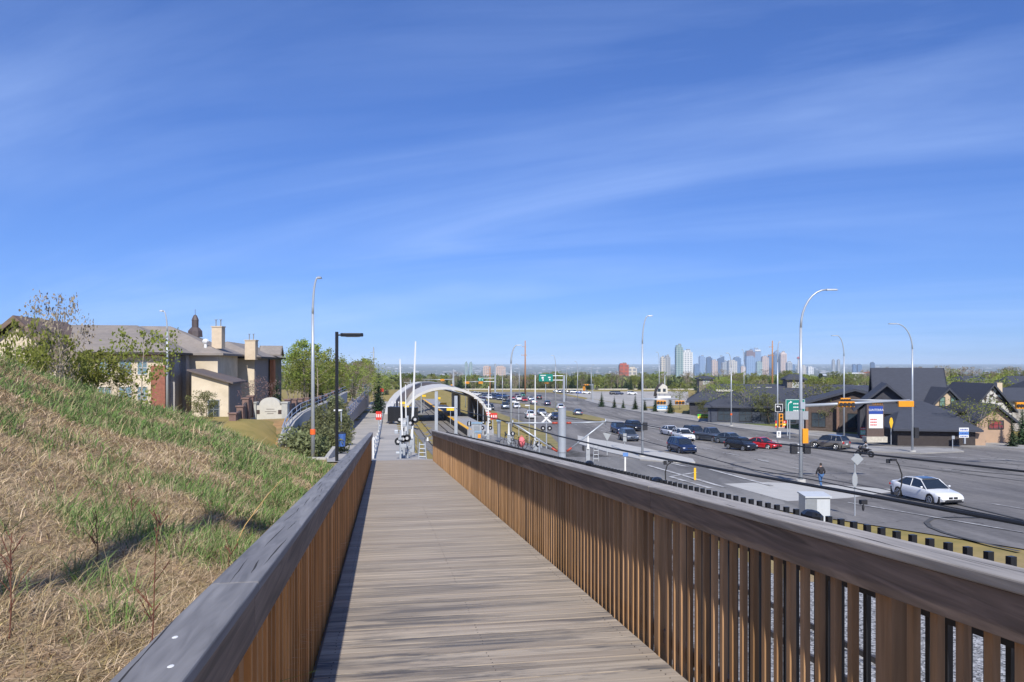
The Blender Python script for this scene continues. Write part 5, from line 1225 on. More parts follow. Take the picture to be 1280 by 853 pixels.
# platform with yellow edge
th = thing('station_platform', SP(14,125,G(125)), 'long station platform with a yellow safety edge', 'platform'); L = th.location
m = MB()
for t in range(118, 262, 12):
    q = [(12.7,t),(16.8,t),(16.8,t+12),(12.7,t+12)]; m.hexa([SP(a,b,G(b)-.6)-L for a,b in q]+[SP(a,b,G(b)+1.0)-L for a,b in q], .5)
m.build('platform_slab', mat('platform_concrete', (.30,.30,.31), .85, var=.1), th)
m = MB(); m2 = MB()
for t in range(118, 262, 12):
    q = [(12.7,t),(13.35,t),(13.35,t+12),(12.7,t+12)]; m.hexa([SP(a,b,G(b)+1.004)-L for a,b in q]+[SP(a,b,G(b)+1.03)-L for a,b in q], .5)
    q = [(12.6,t),(12.695,t),(12.695,t+12),(12.6,t+12)]; m2.hexa([SP(a,b,G(b)-.6)-L for a,b in q]+[SP(a,b,G(b)+.9)-L for a,b in q], .5)
m.build('safety_strip', mat('safety_yellow', (.80,.42,.02), .6), th); m2.build('platform_face', M_dark, th)
# black equipment box beside the path
th = thing('equipment_cabinet', SP(2.4,120,GLh(120)), 'black ribbed equipment enclosure at the foot of the curved ramp', 'cabinet'); L = th.location
a, b = PX(484.5,527,122), PX(503,527,122); wdt = b.x-a.x; h = (527-509)/F*122
c = (a+b)/2; th.location = c; m = MB(); m.box((0,1.2,h/2), (wdt,2.4,h)); 
for i in range(12): m.box((-wdt/2+wdt*(i+.5)/12, -.04, h/2), (.05,.06,h*.96))
m.build('body', M_black, th)
m = MB(); m.box((wdt*.95,2.5,h*.45), (wdt*.85,2,h*.9)); m.build('rear_body', M_black, th)
for k, x in enumerate((-.6,-.1,.45)):
    m = MB(); m.tube([(x,1,h),(x,1,h+.6)], .04, 5); m.box((x,1,h+.7), (.16,.12,.25)); m.build('roof_lamp', M_wpaint, th)

# ================= POLES, SIGNALS, SIGNS =================
def cobra(name, x, yb, yt, lab, armx, Y=None, r=.13, m_=None, base=True, group=None, band=None, rad_=None):
    """davit street lamp. armx: signed horizontal reach in px at its depth"""
    m_ = m_ or M_steel
    p = PG(x, yb) if Y is None else PX(x, yb, Y); Y = p.y
    H_ = (yb-yt)/F*Y; reach = armx/F*Y; hl_ = min(.85, .45*abs(reach)); reach = (abs(reach)-hl_)/.82*(1 if reach > 0 else -1)
    th = thing(name, p, lab, 'street lamp', group)
    m = MB(); m.tube([(0,0,-.3),(0,0,H_*.5),(0,0,H_*.80)], [r, r*.8, r*.62], 10)
    m.build('pole', m_, th, smooth=True)
    m = MB(); pts = [(0,0,H_*.795)] + [(reach*.82*(1-math.cos(a*math.pi/16)), 0, H_*.80+(H_*.195)*math.sin(a*math.pi/16)) for a in range(1, 9)]
    m.tube(pts, [r*.62]+[r*(.6-.03*i) for i in range(8)], 8); m.build('arm', m_, th, smooth=True)
    e = Vector(pts[-1]); sg = 1 if reach > 0 else -1
    m = MB(); m.hexa([e+Vector((a*sg, b, c)) for a, b, c in ((0,-.12,-.08),(hl_,-.17,-.06),(hl_,.17,-.06),(0,.12,-.08),(0,-.08,.06),(hl_*.9,-.1,.05),(hl_*.9,.1,.05),(0,.08,.06))])
    m.build('lamp_head', M_steel2, th, bevel=.02)
    if base: m = MB(); m.tube([(0,0,-.3),(0,0,.35)], [.38,.36], 12); m.build('concrete_base', M_concl, th)
    if band: m = MB(); z = H_*band; m.tube([(0,0,z),(0,0,z+.3)], r*1.3, 10); m.build('orange_band', mat('orange_band', (.85,.13,.02), .5), th)
    return th
lampg = None
cobra('street_lamp', 391, 578, 346, 'tall steel street lamp with an orange band at the left behind the hill', 11, Y=45, r=.12, band=.15, base=False)
cobra('street_lamp', 209, 520, 388, 'green grey street lamp in front of the brick corner of the residence', -9, Y=62, r=.11, base=False)
L803 = cobra('street_lamp', 803, 573, 394, 'steel street lamp carrying a signal arm on the island left of the cars', 13)
L1001 = cobra('street_lamp', 1001, 605, 361, 'tallest steel lamp and signal mast beside the walking man', 46, r=.15)
cobra('street_lamp', 914, 534, 441, 'street lamp with an orange band before the dark shops', -7, band=.16)
cobra('street_lamp', 1055, 550, 419, 'street lamp behind the orange signal heads, head to the left', -16)
L1140 = cobra('street_lamp', 1140.5, 567, 404, 'street lamp with a signal arm on the far corner island', -30)
cobra('street_lamp', 972, 557, 427, 'slim pole with the left turn sign and four light signal', 3, r=.11)
cobra('street_lamp', 638.8, 549, 431, 'thick grey lamp pole on the near edge of the left carriageway', 14, r=.2)
cobra('street_lamp', 694.5, 515, 444, 'slim lamp pole in the grass median right of the green highway sign', -6, r=.14)
for i, (x, yb, yt, ax, lab) in enumerate([(566,505,464,4,'thin distant lamp left of the overhead sign signals'),(582,510,459,4,'thin distant lamp among the waiting cars'),(628,507,462,4,'thin distant lamp right of the sign gantry post'),(708,500,458,4,'slim distant lamp at the car park edge'),(722,502,452,-4,'slim distant lamp left of the young spruces'),(739,500,456,4,'distant lamp with a small orange signal'),(824,508,440,-4,'slim lamp left of the triangular gable'),(831,513,458,-4,'slim lamp passing behind the blue sign'),(930,512,437,-3,'slim distant lamp in front of the skyline'),(649,500,455,-5,'distant lamp left of the wooden utility pole'),(448,500,452,3,'distant lamp above the trees past the footbridge')]):
    cobra('street_lamp', x, yb, yt, lab, ax, r=.13, base=False)
# wooden utility poles
for (x, yb, yt, lab, Y) in [(656.5,491,426,'tall brown wooden utility pole with a short crossarm, in the centre', 330),(965.5,492,426,'brown wooden pole rising in front of the skyline', 300),(612.5,491,458,'short brown wooden pole beside the gantry post', 350),(467,491,434,'grey lattice like utility pole above the trees past the footbridge', 300)]:
    p = PX(x, yb, Y); h = (yb-yt)/F*Y; th = thing('utility_pole', p, lab, 'utility pole')
    m = MB(); m.tube([(0,0,-1),(0,0,h*.6),(0,0,h)], [.38,.30,.2], 8); m.build('pole', M_wood if 'brown' in lab else M_steel2, th, smooth=True)
    m = MB(); m.box((-.5,0,h*.72), (2.6,.18,.18)); m.box((-.5,0,h*.88), (1.8,.16,.16)); m.build('crossarm', M_wood if 'brown' in lab else M_steel2, th)
    m = MB(); 
    for k in (-1.6, .5): m.tube([(k,0,h*.72),(k,0,h*.72+.4)], .07, 5)
    m.build('insulator', M_trimw, th)
# black path lamp
def path_lamp(p, h, lab, arm=1.0, r=.062):
    th = thing('path_lamp', p, lab, 'path lamp')
    m = MB(); m.tube([(0,0,-.6),(0,0,h)], r, 10); m.box((0,0,-.1+.15), (.26,.26,.05)); m.build('pole', M_black, th, smooth=False)
    m = MB(); m.tube([(0,0,h-.12),(.16,0,h-.12)], .03, 8); m.build('bracket', M_black, th)
    m = MB(); n = 8; P = []
    for k in range(n+1): a = -math.pi/2+math.pi*k/n; P.append((arm-.12+.12*math.cos(a), .16*math.sin(a), h-.18))
    for k in range(n+1): a = math.pi/2+math.pi*k/n; P.append((.26+.12*math.cos(a), .16*math.sin(a), h-.18))
    m.poly(P, (0,0,.13)); m.build('lamp_head', M_black, th, bevel=.02)
    m = MB(); m.box((arm*.6,0,h-.19), (arm*.5,.2,.015)); m.build('diffuser', mat('lamp_diffuser', (.6,.6,.58), .4), th)
    return th
p = PX(421, 585, 29); path_lamp(p, (585-415)/F*29, 'black path lamp with a flat horizontal head beside the left railing')
path_lamp(Vector((-2.15, -.9, H(-2.15, -.9))), 6.4, 'black path lamp behind the viewer whose shadow crosses the hill', r=.085)
def sig_head(m_box, parent, c, w_, h, d, n, horiz=True, lenses=True, front=-1):
    m = MB(); m.box(c, (w_, d, h)); m.build('signal_head', m_box, parent, bevel=.02)
    mm_ = MB()
    for k in range(n):
        f = (k+.5)/n-.5
        q = Vector(c)+(Vector((w_*f,0,0)) if horiz else Vector((0,0,h*f)))+Vector((0, front*d/2, 0))
        mm_.tube([q, q+Vector((0, front*.12, 0))], min(w_ if not horiz else h, .34)*.42, 9)
    mm_.build('lens', M_dark, parent)
def mast_arm(th, x0, y0, x1, y1, r0=.12, r1=.06, name='mast_arm'):
    Y = th.location.y; a = PX(x0,y0,Y)-th.location; b = PX(x1,y1,Y)-th.location
    m = MB(); m.tube([a, b], [r0, r1], 8); m.build(name, M_steel, th, smooth=True)
def on(th, x, y): return PX(x, y, th.location.y)-th.location
mast_arm(L803, 803, 499.5, 848, 499, .13, .07)
for x in (826, 849): sig_head(M_orange, L803, on(L803, x, 503.2)+Vector((0,-.2,0)), .95, .4, .3, 3)
m = MB(); m.box(on(L803, 830, 496.5)+Vector((0,-.1,0)), (1.4,.05,.25)); m.build('street_name_sign', M_wpaint, L803)
m = MB(); m.box(on(L803, 806, 533)+Vector((0,-.1,0)), (.5,.3,.8)); m.build('pedestrian_signal', M_dark, L803)
mast_arm(L1001, 1001, 507.5, 1137, 500.5, .13, .06)
for x, y, w_, n, fr_ in ((1056.5,505.5,1.2,3,-1),): sig_head(M_orange, L1001, on(L1001, x, y)+Vector((0,-.18,.0)), w_, .42, .24, 4)
m = MB(); m.box(on(L1001, 1002.5, 507), (.36,.36,.5)); m.build('arm_clamp', M_steel, L1001)
m = MB(); m.box(on(L1001, 1131, 505)+Vector((0,-.15,0)), (1.15,.2,.44)); m.build('signal_head', M_orange, L1001, bevel=.02)
m = MB(); m.box(on(L1001, 1005.5, 545)+Vector((0,-.1,0)), (.42,.3,1.1)); m.build('signal_head', M_orange, L1001, bevel=.02)
for x in (991.5, 1008): m = MB(); m.box(on(L1001, x, 561)+Vector((0,-.1,0)), (.48,.4,.75)); m.build('pedestrian_signal', M_dark, L1001, bevel=.03)
m = MB(); m.tube([on(L1001, 991, 556), on(L1001, 1008, 556)], .04, 6); m.tube([on(L1001, 991, 566), on(L1001, 1008, 566)], .04, 6); m.build('signal_bracket', M_steel, L1001)
mast_arm(L1140, 1140, 501.5, 1056, 500, .12, .06)
for x, y in ((1057,500.5),(1097,503)): sig_head(M_orange, L1140, on(L1140, x, y)+Vector((0,.1,0)), 1.1, .5, .3, 4)
m = MB(); m.box(on(L1140, 1145,541)+Vector((0,0,0)), (.5,.4,1.2)); m.build('pedestrian_signal', M_dark, L1140, bevel=.03)
# right frame-edge signal arm
p = PG(1330, 585); th = thing('signal_mast', p, 'steel mast outside the right edge whose arm holds an orange signal', 'traffic signal')
h = (585-505)/F*p.y; m = MB(); m.tube([(0,0,-.3),(0,0,h+.6)], [.14,.1], 10); m.build('pole', M_steel, th)
mast_arm(th, 1330, 505, 1270, 505); 
sig_head(M_orange, th, on(th, 1276, 507)+Vector((0,-.15,0)), 1.15, .6, .3, 4)
# pole 972 items
T = [o for o in bpy.data.objects if o.get('label', '').startswith('slim pole with the left turn')][0]
q = on(T, 973.2, 510)+Vector((0,-.15,0)); m = MB(); m.box(q, (1.0,.04,1.02)); o = m.build('turn_sign', M_wpaint, T); 
m = MB(); m.box(q-Vector((0,.03,0)), (.88,.02,.9)); m.build('sign_face', M_black, o)
m = MB(); a = q-Vector((0,.05,0)); m.tube([a+Vector((.2,0,-.32)), a+Vector((.2,0,.02)), a+Vector((.12,0,.14)), a+Vector((0,0,.18)), a+Vector((-.12,0,.18))], .05, 5); m.add([a+Vector((-.12,0,.34)), a+Vector((-.36,0,.18)), a+Vector((-.12,0,.02))], [(0,1,2)]); m.build('arrow', M_wpaint, o)
q = on(T, 975, 525.5)+Vector((0,-.25,0)); sig_head(M_orange, T, q, .55, 1.75, .3, 4, horiz=False)
q = on(T, 973, 543)+Vector((0,-.15,0)); m = MB(); m.box(q, (.55,.04,.85)); o = m.build('arrow_sign', M_wpaint, T); m = MB(); a = q-Vector((0,.035,0)); m.box(a, (.06,.02,.4)); m.add([a+Vector((-.14,0,.12)), a+Vector((.14,0,.12)), a+Vector((0,0,.32))], [(0,1,2)]); m.build('arrow', M_black, o)
# green guide sign on two posts
Yg = 118; c = PX(994, 512, Yg); th = thing('guide_sign', PX(994, 553, Yg), 'big green guide sign with a white bent arrow behind the tallest mast', 'road sign'); L = th.location
wd, hh = (1007-982.5)/F*Yg, (525-499.5)/F*Yg
m = MB(); m.box(c-L, (wd, .08, hh)); pn_ = m.build('sign_panel', M_green, th, bevel=.02)
m = MB()
for s_ in (-1, 1): m.box(c-L+Vector((s_*(wd/2-.07),-.05,0)), (.05,.02,hh-.1)); m.box(c-L+Vector((0,-.05,s_*(hh/2-.07))), (wd-.1,.02,.05))
a = c-L+Vector((-wd*.36,-.06,-hh*.38)); m.tube([a, a+Vector((0,0,hh*.6)), a+Vector((.12,0,hh*.7)), a+Vector((.35,0,hh*.74))], .07, 5)
m.add([a+Vector((.3,0,hh*.74+.2)), a+Vector((.62,0,hh*.74)), a+Vector((.3,0,hh*.74-.2))], [(0,2,1)])
m.build('border_and_arrow', M_wpaint, pn_)
m = MB()
for k, (a0, a1) in enumerate([(-.05,.72),(-.0,.5),(.05,.6)]):
    xx = -wd*.1; 
    for j in range(5 if k == 0 else 4): m.box(c-L+Vector((xx+.1+j*.28,-.05,hh*(.28-.17*k))), (.2,.02,.2))
m.build('lettering', M_wpaint, pn_)
for x in (-.38, .38): m = MB(); m.box((c-L+Vector((x*wd,.12,0))).to_tuple()[:2]+(((c-L).z+hh/2-1)/2-.2,), (.14,.14,(c-L).z+hh/2+.4)); m.build('post', M_steel, th)
c2_ = PX(996, 519.5, 112); th = thing('sign_panel_back', PX(996, 553, 112), 'bare grey back of a road sign below the green guide sign', 'road sign'); L = th.location
m = MB(); m.box(c2_-L, ((1010.5-982)/F*112, .06, (524.5-514)/F*112)); m.build('panel', M_signback, th); m = MB()
for x in (-1, 1): m.box((x,.1,((c2_-L).z)/2), (.1,.1,(c2_-L).z)); 
m.build('post', M_steel, th)
# plaza pylon sign
Yp = 99; th = thing('pylon_sign', PX(1096, 555, Yp), 'plaza pylon sign with a blue panel over a white panel', 'sign'); L = th.location
def rect(m, x0, y0, x1, y1, Y, yoff, d):
    a, b = PX(x0, y0, Y)-L, PX(x1, y1, Y)-L; m.box(((a.x+b.x)/2, yoff, (a.z+b.z)/2), (b.x-a.x, d, a.z-b.z))
m = MB(); rect(m, 1083.5, 506, 1105, 546, Yp, .2, .4); m.build('sign_case', mat('pylon_brown', (.10,.07,.06), .8), th)
m = MB(); rect(m, 1086, 508, 1103.5, 517.5, Yp, -.02, .06); bp_ = m.build('blue_panel', M_blue, th)
text_part('SUNTERRA', .40, M_wpaint, bp_, PX(1094.8, 512.8, Yp)-L+Vector((0,-.07,0)), (rad(90),0,0))
m = MB(); rect(m, 1086, 517.9, 1103.5, 535.5, Yp, -.02, .06); wp_ = m.build('white_panel', M_wpaint, th)
m = MB()
for k in range(3):
    for j in range(4): a = PX(1088.5+j*2.1, 524.5+k*3.4, Yp)-L; m.box((a.x, -.06, a.z), (.17,.02,.14))
m.build('red_lettering', M_red, wp_)
m = MB(); rect(m, 1082, 546, 1108, 553, Yp, .3, 1.2); m.build('stone_base', mat('pale_stone', (.5,.46,.38), .9, var=.2, scale=3), th)
def post_sign(name, x, yb, lab, Y, build, postw=.07, yt=None, pm=None):
    p = PX(x, yb, Y); th = thing(name, p, lab, 'road sign'); global L; L = th.location
    m = MB(); h = (yb-yt)/F*Y; m.box((0,.05,h/2-.1), (postw, postw, h+.2)); m.build('post', pm or M_steel, th)
    build(th); return th
def diamond(th, x, y, Y, r, m_, name='sign_face'):
    c = PX(x, y, Y)-th.location; m = MB(); m.poly([c+Vector(v) for v in ((-r,-.02,0),(0,-.02,-r),(r,-.02,0),(0,-.02,r))], (0,.03,0)); return m.build(name, m_, th), c
def b1(th):
    o, c = diamond(th, 1089, 536.8, 100, .64, M_yellow); m = MB()
    for s_ in (-1, 1): m.tube([c+Vector((s_*.14,-.04,-.2*s_-.1)), c+Vector((s_*.14,-.04,.3-.05*s_-.1))], .035, 4); m.add([c+Vector((s_*.14-.1,-.05,.1*s_)), c+Vector((s_*.14+.1,-.05,.1*s_)), c+Vector((s_*.14,-.05,.1*s_+.16*s_))], [(0,1,2)])
    m.build('symbol', M_black, o)
post_sign('warning_sign', 1089, 552, 'yellow diamond warning sign in front of the plaza pylon', 100, b1, yt=536)
def b2(th):
    c = PX(1114, 529, 99)-th.location; m = MB(); m.poly([c+Vector(v) for v in ((-.25,-.02,.1),(-.12,-.02,-.45),(0,-.02,-.75),(.12,-.02,-.45),(.25,-.02,.1),(.15,-.02,.6),(0,-.02,.72),(-.15,-.02,.6))], (0,.03,0)); m.build('sign_face', M_yellow, th)
post_sign('warning_sign', 1114, 554, 'narrow yellow sign seen edge on before the tan wall', 99, b2, yt=525)
def ad(th, x0, y0, x1, y1, Y, bands, strokes=0, mtx=None):
    for (f0, f1, mt) in bands:
        a, b = PX(x0, y0+(y1-y0)*f0, Y)-th.location, PX(x1, y0+(y1-y0)*f1, Y)-th.location
        m = MB(); m.box(((a.x+b.x)/2, -.05, (a.z+b.z)/2), (b.x-a.x, .06, a.z-b.z)); o = m.build('sign_panel', mt, th)
        if strokes:
            m = MB(); n = strokes
            for j in range(n): m.box((a.x+(b.x-a.x)*(.18+.64*j/(n-1)), -.09, (a.z+b.z)/2), ((b.x-a.x)*.5/n, .02, (a.z-b.z)*.38))
            m.build('lettering', mtx or M_wpaint, o)
M_lime = mat('lime_green', (.05,.55,.05), .5); M_yel2 = mat('bright_yellow', (.85,.75,.05), .5)
post_sign('advertising_sign', 1080.5, 552, 'small red green and white banner sign left of the yellow diamond', 103, lambda t: ad(t, 1075.5, 534.5, 1084, 547.5, 103, [(0,.25,M_red),(.27,.7,mat('pale_green', (.3,.62,.4), .6)),(.72,1,M_red)], 4), yt=536)
post_sign('advertising_sign', 878.5, 533, 'bright green yellow and red roadside banner in front of the shop trees', 163, lambda t: ad(t, 872, 518, 885, 526.5, 163, [(0,.3,M_lime),(.32,.62,M_yel2),(.64,.74,M_wpaint),(.76,1,M_red)], 5, M_red), yt=518)
post_sign('advertising_sign', 974, 545, 'red and yellow sign half hidden behind the four light signal', 135, lambda t: ad(t, 969, 526, 983, 536, 135, [(0,.35,M_red),(.37,.62,M_yel2),(.64,1,M_red)], 5), yt=527)
post_sign('advertising_sign', 1206, 553, 'white and blue notice board on posts at the right verge', 96, lambda t: ad(t, 1198.5, 534.8, 1210.5, 547.3, 96, [(0,.38,M_wpaint),(.4,.72,mat('mid_blue', (.12,.25,.55), .5)),(.74,1,M_wpaint)], 5, M_blue), yt=536, postw=.2)
post_sign('small_sign', 1191, 566, 'thin post with a plate at the corner island in front of the low shop', 90, lambda t: ad(t, 1189.5, 545, 1193, 549, 90, [(0,1,M_signback)]), yt=545)
post_sign('street_name_sign', 826, 530, 'bright blue shop sign under the signal arm', 190, lambda t: ad(t, 821.5, 507.5, 834, 513, 190, [(0,.7,mat('sky_blue', (.1,.35,.75), .5)),(.72,1,M_wpaint)], 5), yt=508)
# near sign backs on a post (diamond and octagon)
def b3(th):
    o, c = diamond(th, 1071.5, 574, 42, .345, M_signback)
    c = PX(1068.5, 600, 42)-th.location; r = .42; m = MB(); m.poly([c+Vector((r*.36*math.cos(rad(22.5+45*k)), -.02, r*math.sin(rad(22.5+45*k)))) for k in range(8)], (0,.03,0)); m.build('octagon_back', M_signback, th)
post_sign('sign_post', 1069, 657, 'post carrying the grey backs of a diamond sign and an octagonal sign', 42, b3, yt=565, postw=.05)
def b4(th):
    c = PX(759, 546, 62)-th.location; m = MB(); m.poly([c+Vector(v) for v in ((-.35,-.02,.3),(0,-.02,-.35),(.35,-.02,.3))], (0,.03,0)); m.build('triangle_back', M_signback, th)
post_sign('yield_sign', 759, 566, 'grey back of a triangular yield sign on the island', 62, b4, yt=545, postw=.06)
post_sign('small_sign', 781, 556, 'small grey upright plate sign in front of the silver dark car', 64, lambda t: ad(t, 778.8, 542, 783, 552, 64, [(0,1,M_signback)]), yt=543, postw=.06)
post_sign('small_sign', 781.5, 590, 'white post with a small blue plate in front of the pavement', 60, lambda t: ad(t, 778.5, 566, 785, 570.5, 60, [(0,1,mat('mid_blue', (.12,.25,.55), .5))]), yt=567, postw=.12, pm=M_wpaint)
post_sign('marker_post', 868.5, 614, 'yellow banded marker post beside the crosswalk', 60, lambda t: ad(t, 867.2, 585, 869.8, 600, 60, [(0,1,M_yellow)]), yt=586, postw=.1, pm=M_wpaint)
post_sign('construction_sign', 473.5, 552, 'small red notice sign on the post railing of the concrete path', 85, lambda t: ad(t, 470, 514.5, 477, 525, 85, [(0,1,M_red)], 3), yt=515, postw=.1)
post_sign('construction_sign', 477.5, 500, 'tiny red sign at the far end of the concrete path', 180, lambda t: ad(t, 475.5, 486, 479.5, 490, 180, [(0,1,M_red)]), yt=487, postw=.12)
post_sign('construction_sign', 616, 540, 'bright red double notice sign beside the white gate pole', 110, lambda t: (ad(t, 613, 516.5, 621.5, 524.5, 110, [(0,1,M_red)], 3), ad(t, 608, 515, 613.2, 519, 110, [(0,1,M_red)], 2)), yt=517, postw=.1)
# overhead highway signs
def gantry(x, yb, yt, Y, xs0, xs1, ys0, ys1, lab, arms):
    p = PX(x, yb, Y); th = thing('overhead_sign', p, lab, 'road sign'); L = th.location
    m = MB(); h = (yb-yt)/F*Y; m.tube([(0,0,-1),(0,0,h)], .38, 8); m.build('post', M_steel, th)
    m = MB()
    for y in arms: m.tube([on(th, x, y), on(th, xs0, y)], .16, 6)
    m.build('truss', M_steel, th)
    a, b = on(th, xs0, ys0), on(th, xs1, ys1); m = MB(); m.box(((a.x+b.x)/2,-.4,(a.z+b.z)/2), (b.x-a.x,.1,a.z-b.z)); o = m.build('sign_panel', M_green, th)
    m = MB(); w_ = b.x-a.x; hh = a.z-b.z
    for k, (fx, fz, ww, hz) in enumerate([(.3,.82,.5,.1),(.27,.5,.18,.25),(.3,.2,.1,.22),(.75,.55,.22,.14),(.78,.25,.12,.2)]): m.box((a.x+w_*fx+ww*0, -.47, b.z+hh*fz), (w_*ww*.8, .02, hh*hz))
    m.build('lettering', M_wpaint, o); return th
gantry(705, 500.5, 469.5, 260, 673.5, 691, 467.8, 477, 'green overhead highway sign on a steel truss in the centre', (470, 475.5))
g2_ = gantry(619, 493, 455, 340, 598, 604.6, 472.8, 476.5, 'small green overhead sign left of the thick lamp pole', (473, 477.3))
for x in (601, 584): sig_head(M_orange, g2_, on(g2_, x, 478.5)+Vector((0,-.4,0)), 1.9, .9, .5, 3)
mast_arm(g2_, 604, 477.4, 580, 477.4, .16, .1)
p = PX(567, 492, 330); th = thing('signal_mast', p, 'distant mast with two small orange signals above the station roof', 'traffic signal'); m = MB(); m.tube([(0,0,-1),(0,0,(492-462)/F*330)], .25, 7); m.build('pole', M_steel, th); mast_arm(th, 567, 474.6, 528, 475, .16, .1); sig_head(M_orange, th, on(th, 553, 475.3), 1.7, .8, .5, 3); sig_head(M_orange, th, on(th, 565, 484), .9, 2.2, .5, 3, horiz=False)
p = PX(741, 500, 240); th = thing('signal_mast', p, 'small orange signal mast right of the overhead highway sign', 'traffic signal'); m = MB(); m.tube([(0,0,-.5),(0,0,(500-480)/F*240)], .13, 7); m.build('pole', M_steel, th); mast_arm(th, 741, 481.5, 729, 481.2, .1, .08); sig_head(M_orange, th, on(th, 733, 481.2)+Vector((0,-.2,0)), 1.6, .4, .3, 3); sig_head(M_orange, th, on(th, 730, 486), .7, 1.3, .3, 3, horiz=False)
th = thing('signal_mast', PX(682, 500, 235), 'tiny orange signal under the green overhead highway sign', 'traffic signal'); m = MB(); m.tube([(0,0,-.5),(0,0,4.9)], .1, 6); m.build('pole', M_steel, th); sig_head(M_orange, th, on(th, 683.5, 479.3), 1.2, .35, .3, 3)
# ================= OVERHEAD LINE =================
def sx_(x, Y): X = (x-CX)/F*Y; return X
Ym = 38
th = thing('catenary_mast', Vector((X_(702.5,Ym), Ym, H(X_(702.5,Ym), Ym))), 'thick galvanised round mast between the tracks with side arms', 'mast'); L = th.location
zt = Z_(510.5, Ym)-L.z
m = MB(); m.tube([(0,0,-.5),(0,0,zt)], .20, 20); m.tube([(0,0,zt),(0,0,zt+.03)], .21, 20); m.build('pole', M_steel, th, smooth=False)
for z in (2.2, 3.6): m = MB(); m.tube([(0,0,zt-z),(0,0,zt-z+.06)], .215, 20); m.build('pole_band', M_steel2, th)
M_ins = mat('red_insulator', (.38,.06,.035), .4)
for sg, xe, ye, xd, yd in ((-1, 641, 529, 692, 563.5), (1, 757, 527.5, 712, 563.5)):
    e = on(th, xe, ye); a = Vector((sg*.22,0,on(th,700,529).z)); k = a.lerp(e, .12)
    m = MB(); m.tube([k, e], .035, 7); b = Vector((sg*.24,0,on(th,700,564.5).z)); k2 = b.lerp(e, .12); m.tube([k2, e+Vector((-sg*.1,0,-.05))], .04, 7); m.tube([e, e+Vector((sg*.35,0,.0))], .02, 5); m.tube([e+Vector((0,0,-.15)), e+Vector((0,0,.15))], .03, 5); m.build('side_arm', M_steel, th, smooth=True)
    m = MB(); m.tube([a, k], .055, 8); m.tube([b, k2], .055, 8); m.build('insulator', M_ins, th, smooth=True)
def wire(lab, pts, r, name='overhead_wire'):
    P = [PX(*q) for q in pts]
    # smooth
    Q = []
    for i in range(len(P)-1):
        for k in range(6): Q.append(P[i].lerp(P[i+1], k/6))
    Q.append(P[-1]); th = MB(); th.tube(Q, r, 6); o = th.build(name, M_copper); tag(o, lab, 'wire'); return o
def tail(x, y, Y, s): return (x, y, Y)
wire('thick black overhead cable crossing in front of the walking man', [(2100,800,3.2),(1280,655,7.9),(1100,622,10.4),(940,594,14.2),(837,575,18),(759.5,559.5,22.6),(697,545,29),(641,529,38)], .027)
wire('thin upper cable running left from the near mast toward the station', [(641,529,38),(600,519,50),(570,511,72)], .03)
wire('black overhead cable above the white car, upper one', [(1600,622,9.5),(1280,589.5,13.4),(1150,575,16),(1016,560,20),(870,543,28),(797,530,34),(757,527.5,38)], .022)
wire('thin contact wire passing behind the white car', [(1600,690,9.5),(1280,652,13.4),(1109,619,17),(1016,600,20),(940,587,23.3),(860,566,29),(800,550,34),(757,541,38)], .014)
wire('thin wire from the right side arm back to the station', [(757,527.5,38),(700,523,52),(640,516,72),(600,511,100)], .02)
def jumper(x0, y0, x1, y1, Y, lab, flip=1):
    p = PX(x0, y0, Y); th = thing('wire_jumper', p, lab, 'wire clamp'); q = PX(x1, y1, Y)-p
    m = MB(); P = [Vector((0,0,0)), Vector((.05*flip,0,.0)), Vector((q.x*.7,0,q.z*.15)), Vector((q.x*1.15,0,q.z*.45)), Vector((q.x*1.1,0,q.z*.75)), Vector((q.x*.9,0,q.z*.93)), Vector((q.x*.2,0,q.z*1.02))]
    m.tube(P, .014, 6); m.build('loop', M_copper, th, smooth=True)
    m = MB(); m.box((0,0,0), (.12,.06,.05)); m.box((-.12,0,-.03), (.07,.05,.09)); m.box((q.x*.1,0,q.z*1.02), (.14,.05,.06)); m.build('clamp', M_dark, th)
jumper(1117, 575, 1126, 616, 17, 'curved black jumper cable hanging at the rear of the white car')
jumper(838, 577, 832.5, 606, 17.6, 'curved black jumper hanging from the thick cable near the yellow marker')
p = PX(1079, 626, 10.9); m = MB(); m.box((0,0,-.02), (.10,.05,.06)); m.blob((0,0,-.1), (.02,.02,.05), 6, 4); o = m.build('wire_clamp', M_dark); o.location = p; tag(o, 'small black clamp under the thick cable by the sign post', 'wire clamp')
# two portal catenary masts nearer the station
th = thing('catenary_portal', PX(545.5, 545, 75), 'pair of tall grey steel posts joined by a thin bar beside the tracks', 'mast'); L = th.location
for x, yt in ((545.5, 489.5), (570, 495)):
    m = MB(); a = on(th, x, yt); m.box((a.x, 0, a.z/2-1), (.30,.26,abs(a.z)+2)); m.build('post', M_steel, th)
m = MB(); m.tube([on(th, 546, 509.5), on(th, 570, 510)], .06, 6); m.build('cross_bar', M_steel, th)
# row of H masts through station
for i, (s, t) in enumerate([(8.8,185),(8.8,225),(8.8,262)]):
    th = thing('catenary_mast', SP(s, t, G(t)), ['catenary mast just past the station arch', 'middle catenary mast past the station arch', 'farthest catenary mast past the station arch'][i], 'mast', )
    m = MB(); m.tube([(0,0,-.3),(0,0,7.5)], .14, 8); m.build('pole', M_steel, th); m = MB(); m.tube([(-2.2,0,6.6),(2.2,0,6.6)], .06, 6); m.build('side_arm', M_steel, th)

